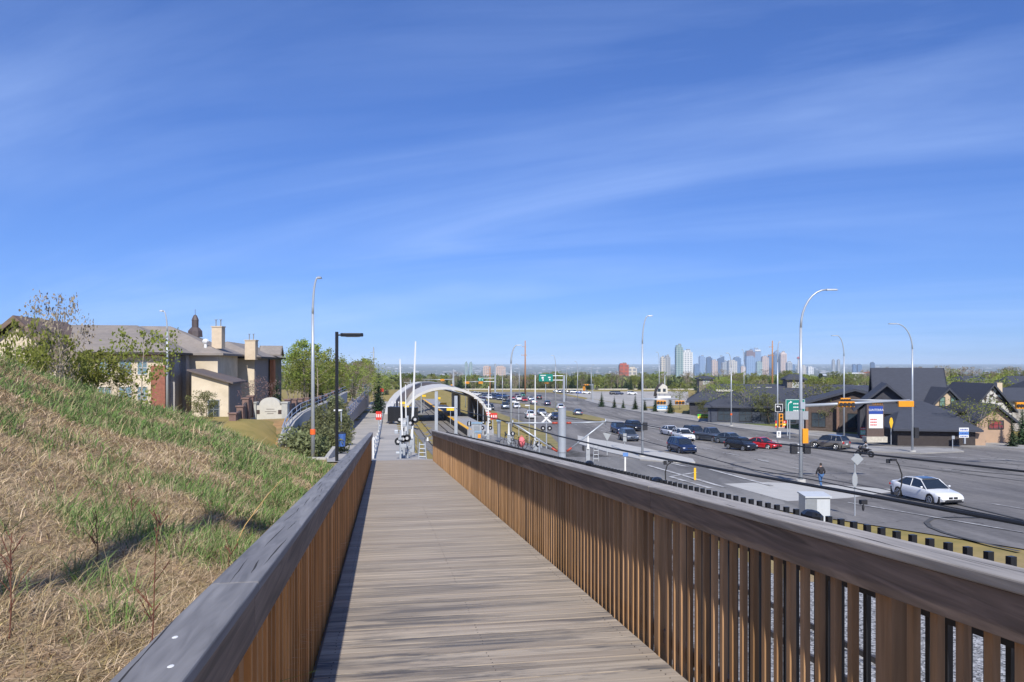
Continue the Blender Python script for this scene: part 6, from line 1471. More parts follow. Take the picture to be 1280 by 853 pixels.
# ================= RAIL CROSSING EQUIPMENT =================
def gate(x, yb, ytop, xt, Y, lab, r=.07, extra=True):
    p = PX(x, yb, Y); th = thing('crossing_gate', p, lab, 'crossing gate')
    e = on(th, xt, ytop); m = MB(); m.tube([(0,0,.9), e], [r, r*.55], 6); m.build('gate_arm', M_wpaint, th)
    if extra:
        m = MB(); m.box((0,.15,.5), (.3,.3,1.0)); m.box((.0,.15,1.1), (.2,.22,.2)); m.build('gate_motor', mat('grey_box', (.33,.35,.37), .6, var=.2), th, bevel=.02)
        m = MB(); m.box((-.32,.2,.95), (.12,.5,.35)); m.build('counterweight', M_dark, th)
    return th
g1_ = gate(503, 573, 449, 500, 45, 'left raised white gate arm at the end of the boardwalk')
g3_ = gate(514.8, 566, 427, 519.6, 49, 'tallest raised white gate arm at the end of the boardwalk', r=.09)
gate(507.8, 553, 481, 506.8, 62, 'short raised white gate arm between the two tall ones', r=.07)
gate(610, 553, 483, 611, 80, 'raised white gate arm beside the red double notice sign', r=.09)
gate(668.8, 568, 469, 669, 66, 'raised white gate arm standing before the grass strip', r=.08)
gate(735, 577, 544, 735, 56, 'short white post in front of the pavement corner', r=.1)
gate(636, 556, 529, 636, 74, 'short white post at the foot of the thick grey lamp pole', r=.11)
gate(534.5, 574, 547, 534.5, 38, 'short white marker post at the right end of the boardwalk', r=.06, extra=False)
def flasher(x, yb, yt, Y, lab, heads, crossx=None, bell=True, mech=0):
    p = PX(x, yb, Y); th = thing('crossing_signal', p, lab, 'crossing signal'); h = (yb-yt)/F*Y
    m = MB(); m.tube([(0,0,-.3),(0,0,h)], .06, 8); m.build('pole', M_steel, th)
    if crossx:
        for sg in (-1, 1):
            m = MB(); c = on(th, x, crossx); d = Vector((.42*sg,0,.42)); n = Vector((-d.z,0,d.x)).normalized()*.08
            m.poly([c-d-n+Vector((0,-.08-.03*(sg+1),0)), c+d-n+Vector((0,-.08-.03*(sg+1),0)), c+d+n+Vector((0,-.08-.03*(sg+1),0)), c-d+n+Vector((0,-.08-.03*(sg+1),0))], (0,.02,0)); m.build('crossbuck_board', M_wpaint, th)
    for (hx, hy_) in heads:
        c = on(th, hx, hy_); m = MB(); m.disc(c, (0,1,0), .22, .05, 14); o = m.build('flashing_light', M_black, th); m = MB(); m.disc(c-Vector((0,.1,0)), (0,1,0), .085, .1, 12); m.build('lens', mat('clear_lens', (.5,.5,.5), .3), o)
    for k in range(mech):
        m = MB(); c = Vector((random.uniform(-.25,.25), random.uniform(-.2,.2), .25+k*.4)); m.box(c, (random.uniform(.2,.42), .25, random.uniform(.12,.28))); m.build('equipment_box', random.choice([M_steel, MATS['grey_box'], M_steel2]), th, bevel=.02)
    return th
random.seed(44)
flasher(509.5, 573, 520, 45.5, 'cluster of lights and grey boxes at the foot of the tall gate arms', [(500,524.5),(506,527),(519,524.5),(513,529)], mech=6)
flasher(500.5, 572, 538, 43.5, 'lower pole of stacked grey boxes left in the gate cluster', [(498,552),(504,549),(509,548)], mech=5)
flasher(683, 575, 518, 68, 'white crossbuck with two round lights before the grass strip', [(678.8,535.5),(687,535.5)], crossx=523, mech=1)
flasher(608, 552, 527, 82, 'pair of round lights beside the station cabinets', [(604,528),(612,528),(603,535),(613,535)], mech=2)
flasher(641, 556, 540, 70, 'single round light below the left side arm of the mast', [(641,542.5)], mech=1)
flasher(586.5, 552, 524, 78, 'black hooded signal on a steel post beside the platform', [(586.5,529),(586.5,531)], mech=1)
flasher(674, 562, 552, 60, 'small light on a low post behind the railing', [(673,556)], mech=1)
# ladder frames
for x, yb, yt, Y, lab in ((745,577,555,57,'white ladder like steel frame beside the short post'),(528,574,553,40,'small grey ladder frame at the right end of the boardwalk'),(672,568,548,64,'grey ladder frame by the gate arm before the grass strip')):
    p = PX(x, yb, Y); th = thing('ladder_frame', p, lab, 'frame'); h = (yb-yt)/F*Y
    m = MB(); m.tube([(-.2,0,0),(-.14,0,h)], .03, 5); m.tube([(.2,0,0),(.14,0,h)], .03, 5)
    for k in range(4): m.tube([(-.18,0,h*(k+.6)/4.2),(.18,0,h*(k+.6)/4.2)], .025, 5)
    m.build('frame', M_steel, th)
# cabinets by the crossing and clutter
for x0, x1, yt, yb, Y, mt, lab in ((590,602,530,550,78,'grey_box','grey signalling hut behind the station end'),(594,601,541,552,72,'grey_box','small silver cabinet with an orange sticker'),(621.5,625.5,527,550,76,'grey_box','slim dark grey cabinet right of the red notice sign')):
    a, b = PX(x0,yt,Y), PX(x1,yb,Y); th = thing('signal_cabinet', ((a.x+b.x)/2, Y, b.z), lab, 'cabinet'); w_, h = b.x-a.x, a.z-b.z
    m = MB(); m.box((0,.5,h/2), (w_,1,h)); m.build('body', MATS['grey_box'] if 'dark' not in lab else mat('slate_box', (.12,.13,.17), .6), th, bevel=.03)
    m = MB(); m.box((0,.5,h+.05), (w_+.15,1.15,.1)); m.build('roof', mat('blue_grey_roof', (.25,.36,.45), .6), th)
    m = MB(); m.box((0,-.01,h*.5), (w_*.6,.02,h*.75)); m.build('door', M_steel2, th)
    if 'orange' in lab: m = MB(); m.box((w_*.25,-.03,h*.6), (.28,.02,.35)); m.build('sticker', M_orange, th)
# people / bikes clutter near the crossing: pink and dark bikes leaning
# utility cabinet + black box at fence
p = PX(1021, 656, 36); th = thing('utility_cabinet', (p.x, 36, G(36)), 'pale grey utility cabinet with sloped top near the black pickets', 'cabinet'); L = th.location
a, b = on(th, 1007, 620.5), on(th, 1038, 655); w_ = b.x-a.x; zt = a.z
m = MB(); cx = (a.x+b.x)/2
m.hexa([(a.x,0,0),(b.x,0,0),(b.x,.9,0),(a.x,.9,0),(a.x,0,zt-.06),(b.x,.0,zt-.06),(b.x,.9,zt),(a.x,.9,zt)]); m.build('body', mat('cabinet_grey', (.50,.53,.56), .5, var=.06), th, bevel=.03)
m = MB(); m.hexa([(a.x-.04,-.08,zt-.07),(b.x+.04,-.08,zt-.07),(b.x+.04,.95,zt),(a.x-.04,.95,zt),(a.x-.04,-.08,zt-.0),(b.x+.04,-.08,zt-.0),(b.x+.04,.95,zt+.07),(a.x-.04,.95,zt+.07)]); m.build('lid', MATS['cabinet_grey'], th)
m = MB(); m.box((a.x+w_*.24,-.02,zt-.42), (w_*.42,.03,.6)); m.build('access_panel', M_steel2, th)
# dark round cap objects on fence line
for x, y, lab in ((1015,646,'black rounded cap on the picket fence before the grey cabinet'),(822,602,'black rounded cap on the picket fence near the hanging jumper'),(737,580,'black rounded cap on the picket fence near the short white post')):
    t = 2.35*1.0138*960/(x-480); p = PX(x, y, t); m = MB(); m.blob((0,0,0), (.05,.09,.04), 8, 5); o = m.build('fence_cap', M_black); o.location = p; o.rotation_euler = (0,0,-ROT*0+rad(9)); tag(o, lab, 'fence cap')
# path railing with white posts
th = thing('path_railing', PX(467,560,45), 'grey path railing with pale posts at the left of the far walkway', 'railing'); L = th.location
pts = [Vector((X_(x,Y), Y, H(X_(x,Y), Y))) for x, Y in ((466.5,42),(468,52),(470,62),(471.5,72),(473,82),(474.5,95),(476,110),(477.5,130),(478.5,150),(479.5,175))]
for v in pts: m = MB(); q = v-L; m.tube([q, q+Vector((0,0,1.25))], .05, 6); m.build('post', M_wpaint, th)
m = MB()
for h in (.35,.7,1.05): m.tube([v-L+Vector((0,0,h)) for v in pts], .025, 5)
m.build('rail', M_steel, th)
# track fence between path and rails
th = thing('path_railing', PX(525,572,60), 'thin steel fence between the far walkway and the tracks', 'railing'); L = th.location
pts = [SP(wr(t)+.3, t, H(*SP(wr(t)+.3, t, 0)[:2])) for t in range(36, 240, 12)]
for v in pts: m = MB(); q = v-L; m.tube([q, q+Vector((0,0,1.3))], .035, 5); m.build('post', M_steel2, th)
m = MB()
for h in (.5,1.25): m.tube([v-L+Vector((0,0,h)) for v in pts], .02, 4)
m.build('rail', M_steel2, th)

# ================= VEHICLES =================
def paint(name, c, metal=.0, rough=.28): return mat('paint_'+name, c, rough, metal, var=.02, coat=.6)
PT = {'white':paint('white',(.72,.73,.74)),'silver':paint('silver',(.42,.44,.46),.5),'navy':paint('navy',(.012,.025,.08),.2),'black':paint('black',(.012,.012,.014)),'grey':paint('grey',(.14,.16,.19),.5),'bluegrey':paint('bluegrey',(.13,.18,.23),.4),'red':paint('red',(.50,.015,.02)),'beige':paint('beige',(.24,.22,.19),.5),'maroon':paint('maroon',(.16,.02,.03),.2),'blue':paint('blue',(.03,.08,.30),.2),'green':paint('green',(.02,.16,.11),.2)}
M_cglass = mat('car_glass', (.018,.024,.032), .06, spec=.9, var=.05)
M_rim = mat('wheel_rim', (.35,.36,.38), .35, .7); M_hl = mat('headlight_glass', (.75,.77,.8), .12, spec=.9); M_tl = mat('tail_light', (.45,.02,.02), .25); M_plate = mat('licence_plate', (.7,.7,.68), .5)
SPEC = {
 # type: length, width, height, profile of body top (x from front=+L/2 to back) , greenhouse stations
 'sedan': dict(L=4.65, W=1.83, H=1.43, top=[(1,.50),(.985,.62),(.93,.72),(.80,.80),(.52,.90),(.2,.93),(-.5,.95),(-.72,1.0),(-.94,1.0),(-.99,.88),(-1,.55)], gh=[(.46,.915),(.17,1.38),(-.05,1.43),(-.42,1.38),(-.76,1.01)]),
 'suv': dict(L=4.45, W=1.88, H=1.70, top=[(1,.55),(.985,.75),(.93,.90),(.80,.98),(.52,1.05),(.2,1.08),(-.5,1.1),(-.8,1.12),(-.95,1.12),(-.99,1.0),(-1,.6)], gh=[(.50,1.06),(.24,1.60),(.0,1.70),(-.80,1.64),(-.94,1.12)]),
 'hatch': dict(L=4.1, W=1.75, H=1.50, top=[(1,.50),(.985,.66),(.93,.78),(.80,.86),(.58,.96),(.2,.98),(-.5,1.0),(-.8,1.02),(-.95,1.0),(-.99,.9),(-1,.55)], gh=[(.58,.97),(.2,1.44),(.0,1.50),(-.60,1.45),(-.94,1.03)]),
 'pickup': dict(L=5.6, W=1.98, H=1.88, top=[(1,.60),(.99,.85),(.95,1.05),(.82,1.12),(.50,1.17),(.2,1.18),(-.5,1.2),(-.8,1.2),(-.97,1.2),(-.99,1.1),(-1,.65)], gh=[(.44,1.17),(.22,1.80),(.05,1.88),(-.18,1.86),(-.26,1.21)]),
 'coupe': dict(L=4.5, W=1.85, H=1.32, top=[(1,.48),(.985,.60),(.93,.70),(.80,.77),(.45,.86),(.2,.88),(-.5,.92),(-.72,.98),(-.94,.97),(-.99,.85),(-1,.5)], gh=[(.36,.87),(.08,1.26),(-.12,1.32),(-.34,1.26),(-.66,.98)])}
def car(kind, col, pos, head, label, group=None, name=None, detail=2):
    sp = SPEC[kind]; L_, W_, hl = sp['L'], sp['W']/2, sp['L']/2
    nm = {'sedan':'sedan_car','suv':'suv_car','hatch':'hatchback_car','pickup':'pickup_truck','coupe':'sports_car'}[kind]
    ang = math.atan2(head[1], head[0])
    th = thing(nm, pos, label, 'pickup truck' if kind == 'pickup' else 'car', group, rz=ang)
    top = sp['top']; tx = [a for a, b in top][::-1]; tz = [b for a, b in top][::-1]
    wr_ = .33 if kind in ('sedan','hatch','coupe') else .37
    ax = (.61, -.60) if kind != 'pickup' else (.64,-.60)
    st = sorted(set([a for a, b in top] + [a+d for a in ax for d in (-.17,-.145,-.09,0,.09,.145,.17)]), reverse=True)
    def hw(f): return W_*(1-.16*max(0, abs(f)-.82)**1.3/.18**1.3*.9 - (.03*max(0, abs(f)-.5)))
    rows = []
    for f in st:
        x = f*hl; z = float(np.interp(f, tx, tz)); w_ = hw(f); zb = .22 + .12*max(0, abs(f)-.86)/.14
        arch = 0
        for a in ax:
            d = (f-a)*hl
            if abs(d) < wr_*1.13: arch = max(arch, wr_+math.sqrt(max(0, (wr_*1.13)**2-d*d)))
        zs = max(zb, arch); zs = min(zs, z-.12)
        sh = z-.05
        zz = [zs, max(zs+.02, min(.5, sh)), max(zs+.03, .68*z+.02), max(zs+.05, z-.12), sh, z, z+.015]
        yy = [w_*.97, w_*1.0, w_*1.0, w_*.985, w_*.94, w_*.80, 0]
        rows.append(([(x, -yy[k], zz[k]) for k in range(7)] + [(x, yy[k], zz[k]) for k in range(5, -1, -1)], zb))
    m = MB(); n = 13; b = 0
    V = [v for r, _ in rows for v in r]
    Fs = []
    for i in range(len(rows)-1):
        for k in range(n-1): Fs.append((i*n+k, i*n+k+1, (i+1)*n+k+1, (i+1)*n+k))
    Fs.append(tuple(range(n))[::-1]); Fs.append(tuple((len(rows)-1)*n+k for k in range(n)))
    m.add(V, Fs, .5); body = m.build('body', PT[col], th, smooth=True)
    try: body.data.set_sharp_from_angle(angle=rad(38))
    except Exception: pass
    m = MB(); m.box((0,0,.42), (L_*.94, W_*1.86, .4)); m.build('underbody', M_dark, th)
    # greenhouse: glass shell and painted roof
    gh = sp['gh']; gw = [W_*.86, W_*.70, W_*.68, W_*.68, W_*.80]
    zb_ = [g[1] for g in gh]
    X = [g[0]*hl for g in gh]; bz = [float(np.interp(g[0], tx, tz)) for g in gh]
    V = []
    for i in range(5):
        z = gh[i][1]; V += [(X[i], -W_*.88, bz[i]-.04), (X[i], -gw[i], z), (X[i], gw[i], z), (X[i], W_*.88, bz[i]-.04)]
    Fs = []
    for i in range(4):
        for k in range(3): Fs.append((i*4+k, i*4+k+1, i*4+4+k+1, i*4+4+k))
    m = MB(); m.add(V, Fs, .5); g = m.build('windows', M_cglass, th)
    # roof panel + pillars
    m = MB()
    rt = [(X[i], gw[i]+.012, gh[i][1]+.012) for i in (1,2,3)]
    V = []
    for x, y, z in rt: V += [(x,-y,z-.03),(x,-y*.9,z+.02),(x,y*.9,z+.02),(x,y,z-.03)]
    m.add(V, [(i*4+k, i*4+k+1, i*4+5+k, i*4+4+k) for i in (0,1) for k in range(3)], .5)
    m.build('roof', PT[col], th, smooth=False)
    m = MB()
    for sg in (-1, 1):
        def P(i, e=.012, lo=False): return Vector((X[i], sg*((W_*.88 if lo else gw[i])+e), (bz[i]-.03 if lo else gh[i][1]+.005)))
        m.tube([P(0,0,True)+Vector((.0,0,0)), P(1)], .035, 4); m.tube([P(3), P(4,0,True)], .055 if kind != 'sedan' else .045, 4)
        mid = Vector(((X[1]+X[3])/2-.05, sg*(gw[2]+.01), gh[2][1]-.03)); m.tube([mid, Vector((mid.x, sg*(W_*.885), float(np.interp(mid.x/hl, tx, tz))-.03))], .03, 4)
        m.tube([P(1), P(2), P(3)], .025, 4)
        if kind == 'suv': q = Vector((X[3]+.55, sg*(gw[2]+.01), gh[3][1]-.02)); m.tube([q, Vector((q.x-.05, sg*W_*.885, bz[3]))], .03, 4)
    m.build('pillars', PT[col], th)
    if kind == 'pickup':
        m = MB(); m.box((-hl*.63,0,1.205), (hl*.62, W_*1.7, .03)); m.build('bed', M_dark, th)
    if detail == 2 and label.startswith('white sedan with'):
        m = MB(); m.box((X[2]+.05,0,gh[2][1]+.028), (.9,.95,.012)); m.build('sunroof', M_cglass, th)
    # wheels
    for a in ax:
        for sg in (-1, 1):
            c = Vector((a*hl, sg*(W_-.10), wr_)); m = MB(); m.tube([c+Vector((0,-.11,0)), c+Vector((0,-.09,0)), c+Vector((0,.09,0)), c+Vector((0,.11,0))], [wr_*.93, wr_, wr_, wr_*.93], 18); o = m.build('wheel', M_rubber, th)
            m = MB(); e = c+Vector((0, sg*.112, 0)); m.disc(e, (0,sg,0), wr_*.30, .012, 10)
            for k in range(7): g_ = k*6.283/7; d = Vector((math.cos(g_),0,math.sin(g_))); m.tube([e, e+d*wr_*.62], .026, 4)
            m.tube([e+Vector((math.cos(q*.3491)*wr_*.64,0,math.sin(q*.3491)*wr_*.64)) for q in range(19)], .022, 4); m.build('rim', M_rim, o)
    # lights, grille, plate
    zf = float(np.interp(.955, tx, tz))
    for sg in (-1, 1):
        m = MB(); m.blob((hl*.945, sg*W_*.70, zf-.10), (.12,.20,.065), 8, 4); m.build('headlight', M_hl, th, smooth=True)
        m = MB(); zr = float(np.interp(-.97, tx, tz)); m.box((-hl*.985, sg*W_*.74, zr-.16), (.06,.34,.14 if kind not in ('suv','pickup') else .26)); m.build('tail_light', M_tl, th, bevel=.02)
        m = MB(); m.blob((X[0]-.22, sg*(W_+.08), bz[0]+.10), (.07,.10,.065), 6, 4); m.build('mirror', PT[col] if detail == 2 else M_dark, th, smooth=True)
    for sg in (-1, 1) if 'kidney' not in label else (-1, 1):
        m = MB(); m.box((hl*1.0-.012, sg*.17, zf-.14), (.05,.28 if detail == 2 else .33,.13)); m.build('grille', M_dark, th, bevel=.02)
    m = MB(); m.box((hl-.01,0,.36), (.06,W_*1.25,.11)); m.build('lower_intake', M_dark, th)
    m = MB(); m.box((-hl-.005,0,.72 if kind != 'sedan' else .66), (.03,.42,.13)); m.build('licence_plate', M_plate, th)
    return th
def carpx(kind, col, x, y, head, label, group=None, dx=0, Y=None, **k):
    p = PG(x, y) if Y is None else Vector((X_(x,Y), Y, G(Y))); h = Vector((head[0], head[1], 0)).normalized(); L_ = SPEC[kind]['L']
    c = p + (Vector((0, L_*.42, 0)) if abs(h.y) > .5 else Vector((0, 1, 0)))
    c.x = (x-CX)/F*c.y; c.z = G(c.y)+.06
    t = car(kind, col, c, h, label, group, **k)
    # pitch follows the slope of the road
    return t
carpx('sedan','white',1157,632,(.20,-1),'white sedan with a dark sunroof, nearest car at the right')
IN = (.16,-1)
carpx('suv','navy',852,568,(.22,-1),'dark blue suv alone in the nearest lane')
carpx('suv','white',854,552.5,(.22,-1),'white suv directly behind the dark blue suv')
carpx('sedan','white',838,545.5,(.2,-1),'small white sedan left of the white suv')
carpx('suv','black',868.5,548,(.35,-1),'black suv half hidden behind the white suv')
carpx('pickup','grey',888,553,(.4,-1),'grey pickup truck in the queue behind the dark blue suv')
carpx('sedan','bluegrey',913,556.5,(.55,-1),'blue grey sedan between pickup and black hatchback')
carpx('hatch','black',926,564.5,(.5,-1),'black hatchback beside the red sports car')
carpx('coupe','red',953,562.5,(.75,-1),'red sports car at the head of the queue')
carpx('suv','beige',1037,563,(-.75,1),'bronze grey suv driving away across the junction')
carpx('suv','navy',774,543,(.15,-1),'dark teal suv leftmost of the three near the steel lamp')
carpx('suv','grey',785.5,552.5,(.15,-1),'charcoal suv with bright headlights left of the steel lamp')
carpx('suv','black',793,540,(.3,-1),'black suv behind the charcoal one, touching the steel lamp')
carpx('suv','white',662.3,524,(-.08,1),'white suv seen from behind left of the crossbuck')
carpx('sedan','silver',677,519.5,(.1,-1),'silver white car above the crossbuck')
carpx('hatch','navy',695,525.5,(.15,-1),'dark blue car left of the thick round mast')
carpx('pickup','grey',631.5,512,(.1,-1),'dark and silver truck left of the thick grey lamp pole')
carpx('suv','black',631,502,(.1,-1),'black suv behind the dark and silver truck')
carpx('sedan','red',655.5,502.5,(.1,-1),'bright red car under the wooden utility pole')
carpx('pickup','white',648.5,501.5,(.1,-1),'white pickup left of the bright red car')
carpx('sedan','maroon',646.5,497,(.1,-1),'dark red car behind the white pickup')
carpx('suv','black',673.5,500,(-.1,1),'black suv under the green highway sign')
carpx('sedan','white',663.5,501,(.1,-1),'white car right of the bright red car')
carpx('hatch','green',653.5,496,(.1,-1),'green car behind the bright red car')
random.seed(77)
cols = ['white','white','silver','grey','black','navy','white','blue','bluegrey']
for i in range(9): carpx(random.choice(['sedan','suv','hatch']), cols[i % 9], 593+i*4.6, 494.5+i*.35+.6*(i % 2), (.9,-.6), 'small distant %s car, %s in the row behind the station' % ({'white':'white','silver':'silver','grey':'grey','black':'black','navy':'dark blue','blue':'blue','bluegrey':'blue grey'}[cols[i % 9]], ['first','second','third','fourth','fifth','sixth','seventh','eighth','last'][i]), 'row of distant cars behind the station', detail=1)
cc2 = ['maroon','white','maroon','black','silver','maroon','grey','maroon','black','white']
for i in range(10):
    carpx(random.choice(['sedan','suv']), cc2[i], 596+i*1.5+(i % 3)*2.6, 500+i*1.7, (.05,-1), '%s car %s in the dense queue beside the station arch' % ({'maroon':'dark red','white':'white','black':'black','silver':'silver','grey':'grey'}[cc2[i]], ['first from the far end','second from the far end','third from the far end','fourth from the far end','fifth from the far end','fifth from the near end','fourth from the near end','third from the near end','second from the near end','nearest'][i]), 'dense car queue beside the station arch', detail=1)
far_ = [('silver',606,498.5),('white',612,499.5),('navy',618,499),('grey',624,500.5),('white',641,505.5),('black',636,506.5),('white',646,511),('silver',667,506),('navy',684,507.5),('red',640,500.5),('white',700,514),('grey',722,520.5)]
ordn = ['first','second','third','fourth','fifth','sixth','seventh','eighth','ninth','tenth','eleventh','last']
for i, (c_, x, y) in enumerate(far_): carpx(['sedan','suv','hatch'][i % 3], c_, x, y, (.06,-1) if x < 660 else (-.08,1), 'distant %s car on the curving road, %s from the left among the loose traffic' % ({'navy':'dark blue'}.get(c_, c_), ordn[i]), 'loose traffic on the curving road', detail=1)
for i, x in enumerate((697,704,711,718,726,733)): carpx('suv' if i % 2 else 'sedan', ['grey','navy','black','silver','blue','white'][i], x, 491.5+.3*i, (1,0), 'parked %s car by the white barrier wall, %s from the left' % (['grey','dark blue','black','silver','blue','white'][i], ['first','second','third','fourth','fifth','sixth'][i]), 'cars parked along the white barrier wall', detail=1)
for i, x in enumerate((768,773,790)): carpx('suv', ['black','navy','white'][i], x, 494, (1,0), ['black car in the car park above the young spruces','dark blue car beside the black one in the car park','white car right in the car park behind the spruces'][i], 'cars in the far car park', detail=1)

# ================= PEOPLE =================
M_jack = mat('dark_jacket', (.022,.020,.024), .85, var=.2, scale=8); M_jean = mat('blue_jeans', (.05,.12,.26), .85, var=.15, scale=9); M_skin = mat('skin', (.42,.26,.19), .6); M_hair = mat('dark_hair', (.03,.022,.018), .7); M_shoe = mat('dark_shoe', (.02,.02,.02), .6)
def skinned(name, verts, edges, radii, m_, parent, root=0, sub=2):
    me = bpy.data.meshes.new(name); me.from_pydata(verts, edges, []); o = bpy.data.objects.new(name, me); COL.objects.link(o)
    o.parent = parent; me.materials.append(m_)
    sk = o.modifiers.new('skin', 'SKIN'); 
    if not me.skin_vertices: me.skin_vertices.new()
    for i, r in enumerate(radii):
        me.skin_vertices[0].data[i].radius = (r, r) if not hasattr(r, '__len__') else r
    me.skin_vertices[0].data[root].use_root = True
    sb = o.modifiers.new('sub', 'SUBSURF'); sb.levels = sub; sb.render_levels = sub
    sk.use_smooth_shade = True
    # freeze to a plain mesh
    dg = bpy.context.evaluated_depsgraph_get(); dg.update(); ev = bpy.data.meshes.new_from_object(o.evaluated_get(dg))
    o.modifiers.clear(); o.data = ev
    if not ev.materials: ev.materials.append(m_)
    return o
def person(pos, ang, lab, pose='walk', h=1.76, jacket=M_jack, trousers=M_jean):
    k = h/1.76; th = thing('person', pos, lab, 'person', rz=ang)   # faces +Y locally
    if pose == 'walk':
        hip, kn1, an1, kn2, an2 = (0,0,.96), (.1,.16,.52), (.1,.10,.09), (-.1,-.02,.51), (-.1,-.24,.12)
        el1, ha1, el2, ha2 = (.27,-.12,1.16), (.25,.02,.93), (-.27,.08,1.16), (-.24,.22,.95)
    else:
        hip, kn1, an1, kn2, an2 = (0,0,.62), (.24,.42,.62), (.26,.2,.18), (-.24,.42,.62), (-.26,.2,.18)
        el1, ha1, el2, ha2 = (.28,.28,.95), (.32,.55,.85), (-.28,.28,.95), (-.32,.55,.85)
    dz = hip[2]-.96; lean = .0 if pose == 'walk' else .14
    sh = 1.44+dz
    V = [hip, (0,lean*.5,1.18+dz), (0,lean,sh-.04), (0,lean,sh+.1), (0,lean+.02,sh+.19), (.19,lean,sh-.02), el1, ha1, (-.19,lean,sh-.02), el2, ha2, (.1,0,hip[2]-.06), kn1, an1, (an1[0],an1[1]+.16,an1[2]-.05), (-.1,0,hip[2]-.06), kn2, an2, (an2[0],an2[1]+.16,an2[2]-.04)]
    E_ = [(0,1),(1,2),(2,3),(3,4),(2,5),(5,6),(6,7),(2,8),(8,9),(9,10),(0,11),(11,12),(12,13),(13,14),(0,15),(15,16),(16,17),(17,18)]
    Rr = [.13,.12,.13,.055,.06,.065,.045,.032,.065,.045,.032,.085,.06,.042,.035,.085,.06,.042,.035]
    V = [tuple(c*k for c in v) for v in V]
    b = skinned('body', V, E_, [r*k for r in Rr], M_skin, th)
    # trousers
    skinned('trousers', [V[0],V[11],V[12],V[13],V[15],V[16],V[17]], [(0,1),(1,2),(2,3),(0,4),(4,5),(5,6)], [.15,.105,.078,.07,.105,.078,.07], trousers, th)
    skinned('jacket', [(V[0][0],V[0][1],V[0][2]-.06),V[1],V[2],V[5],V[6],V[7],V[8],V[9],V[10],V[3]], [(0,1),(1,2),(2,3),(3,4),(4,5),(2,6),(6,7),(7,8),(2,9)], [.17,.165,.16,.085,.065,.052,.085,.065,.052,.075], jacket, th)
    for i in (13, 17):
        m = MB(); a = V[i]; m.blob((a[0], a[1]+.08, a[2]-.03), (.05,.145,.05), 8, 5); m.build('shoe', M_shoe, th, smooth=True)
    m = MB(); hz = (sh+.24)*k; m.blob((0,lean+.02,hz), (.078,.095,.118), 14, 10); m.blob((0,lean+.115,hz-.015), (.014,.02,.022), 6, 4)
    for sg in (-1,1): m.blob((sg*.08,lean+.02,hz-.01), (.012,.02,.032), 6, 4)
    hd = m.build('head', M_skin, th, smooth=True)
    m = MB()
    for sg in (-1, 1): m.blob((sg*.03,lean+.108,hz+.008), (.011,.006,.007), 6, 4)
    m.build('eyes', M_dark, hd)
    m = MB(); m.blob((0,lean+.108,hz-.055), (.024,.006,.006), 6, 3); m.build('mouth', mat('lips', (.3,.12,.1), .6), hd)
    m = MB(); m.blob((0,lean-.005,hz+.025), (.088,.098,.11), 12, 8); hr = m.build('hair', M_hair, th, smooth=True)
    for i in (7, 10):   # fingers
        m = MB(); w_ = Vector(V[i]); d = (w_-Vector(V[i-1])).normalized(); s_ = Vector((1,0,0))
        m.blob(w_+d*.05, (.035,.025,.05), 7, 5)
        for q, Lf in zip((-1.5,-.5,.5,1.5), (.065,.08,.085,.07)):
            a = w_+d*.085+s_*q*.016; m.tube([a, a+d*Lf*.6, a+d*Lf+Vector((0,.02,0))], [.009,.008,.006], 5)
        a = w_+d*.04+s_*.03; m.tube([a, a+d*.03+s_*.025, a+d*.06+s_*.028], [.011,.009,.007], 5)
        m.build('hand', M_skin, th, smooth=True)
    return th
Y = 56; p = PG(1026, 610.5); person(Vector((p.x, p.y, p.z+.07)), rad(12), 'man in a dark jacket and blue jeans walking away beside the tall mast', 'walk', h=1.72)
# motorcycle and rider
p = PG(1081, 572); pz = Vector((p.x, p.y, p.z+.06)); th = thing('motorcycle', pz, 'dark motorcycle with a rider crossing the junction', 'motorcycle', rz=rad(35))
for y in (.72, -.72):
    m = MB(); m.tube([(-.07,y,.33),(-.05,y,.33),(.05,y,.33),(.07,y,.33)], [.28,.33,.33,.28], 18); o = m.build('wheel', M_rubber, th); m = MB(); m.tube([(-.08,y,.33),(.08,y,.33)], .17, 12); m.build('rim', M_rim, o)
m = MB(); m.tube([(0,.72,.33),(0,.5,.75),(0,.42,1.0)], .04, 6); m.tube([(0,.45,.85),(0,-.2,.6),(0,-.72,.33)], .06, 6); m.box((0,.05,.45), (.32,.5,.38)); m.build('frame', M_dark, th)
m = MB(); m.blob((0,.2,.86), (.17,.32,.15), 10, 6); m.blob((0,.55,.95), (.2,.2,.22), 10, 6); m.build('fairing', PT['black'], th, smooth=True)
m = MB(); m.blob((0,-.38,.82), (.15,.42,.07), 10, 5); m.build('seat', M_dark, th, smooth=True)
m = MB(); m.tube([(-.36,.38,1.02),(0,.44,1.0),(.36,.38,1.02)], .018, 6); m.build('handlebar', M_steel, th)
m = MB(); m.blob((0,.74,.93), (.09,.05,.09), 8, 5); m.build('headlight', M_hl, th, smooth=True)
rd = person(pz+Vector((math.sin(rad(35))*.25, -math.cos(rad(35))*.25, .26)), rad(35), 'motorcycle rider in a black and pale jacket with a helmet', 'ride', h=1.7, jacket=mat('rider_jacket', (.05,.05,.055), .7, c2=(.4,.42,.45), c2s=3), trousers=M_jack)
m = MB(); m.blob((0,.16,1.35), (.14,.16,.15), 12, 8); m.build('helmet', PT['black'], rd, smooth=True)
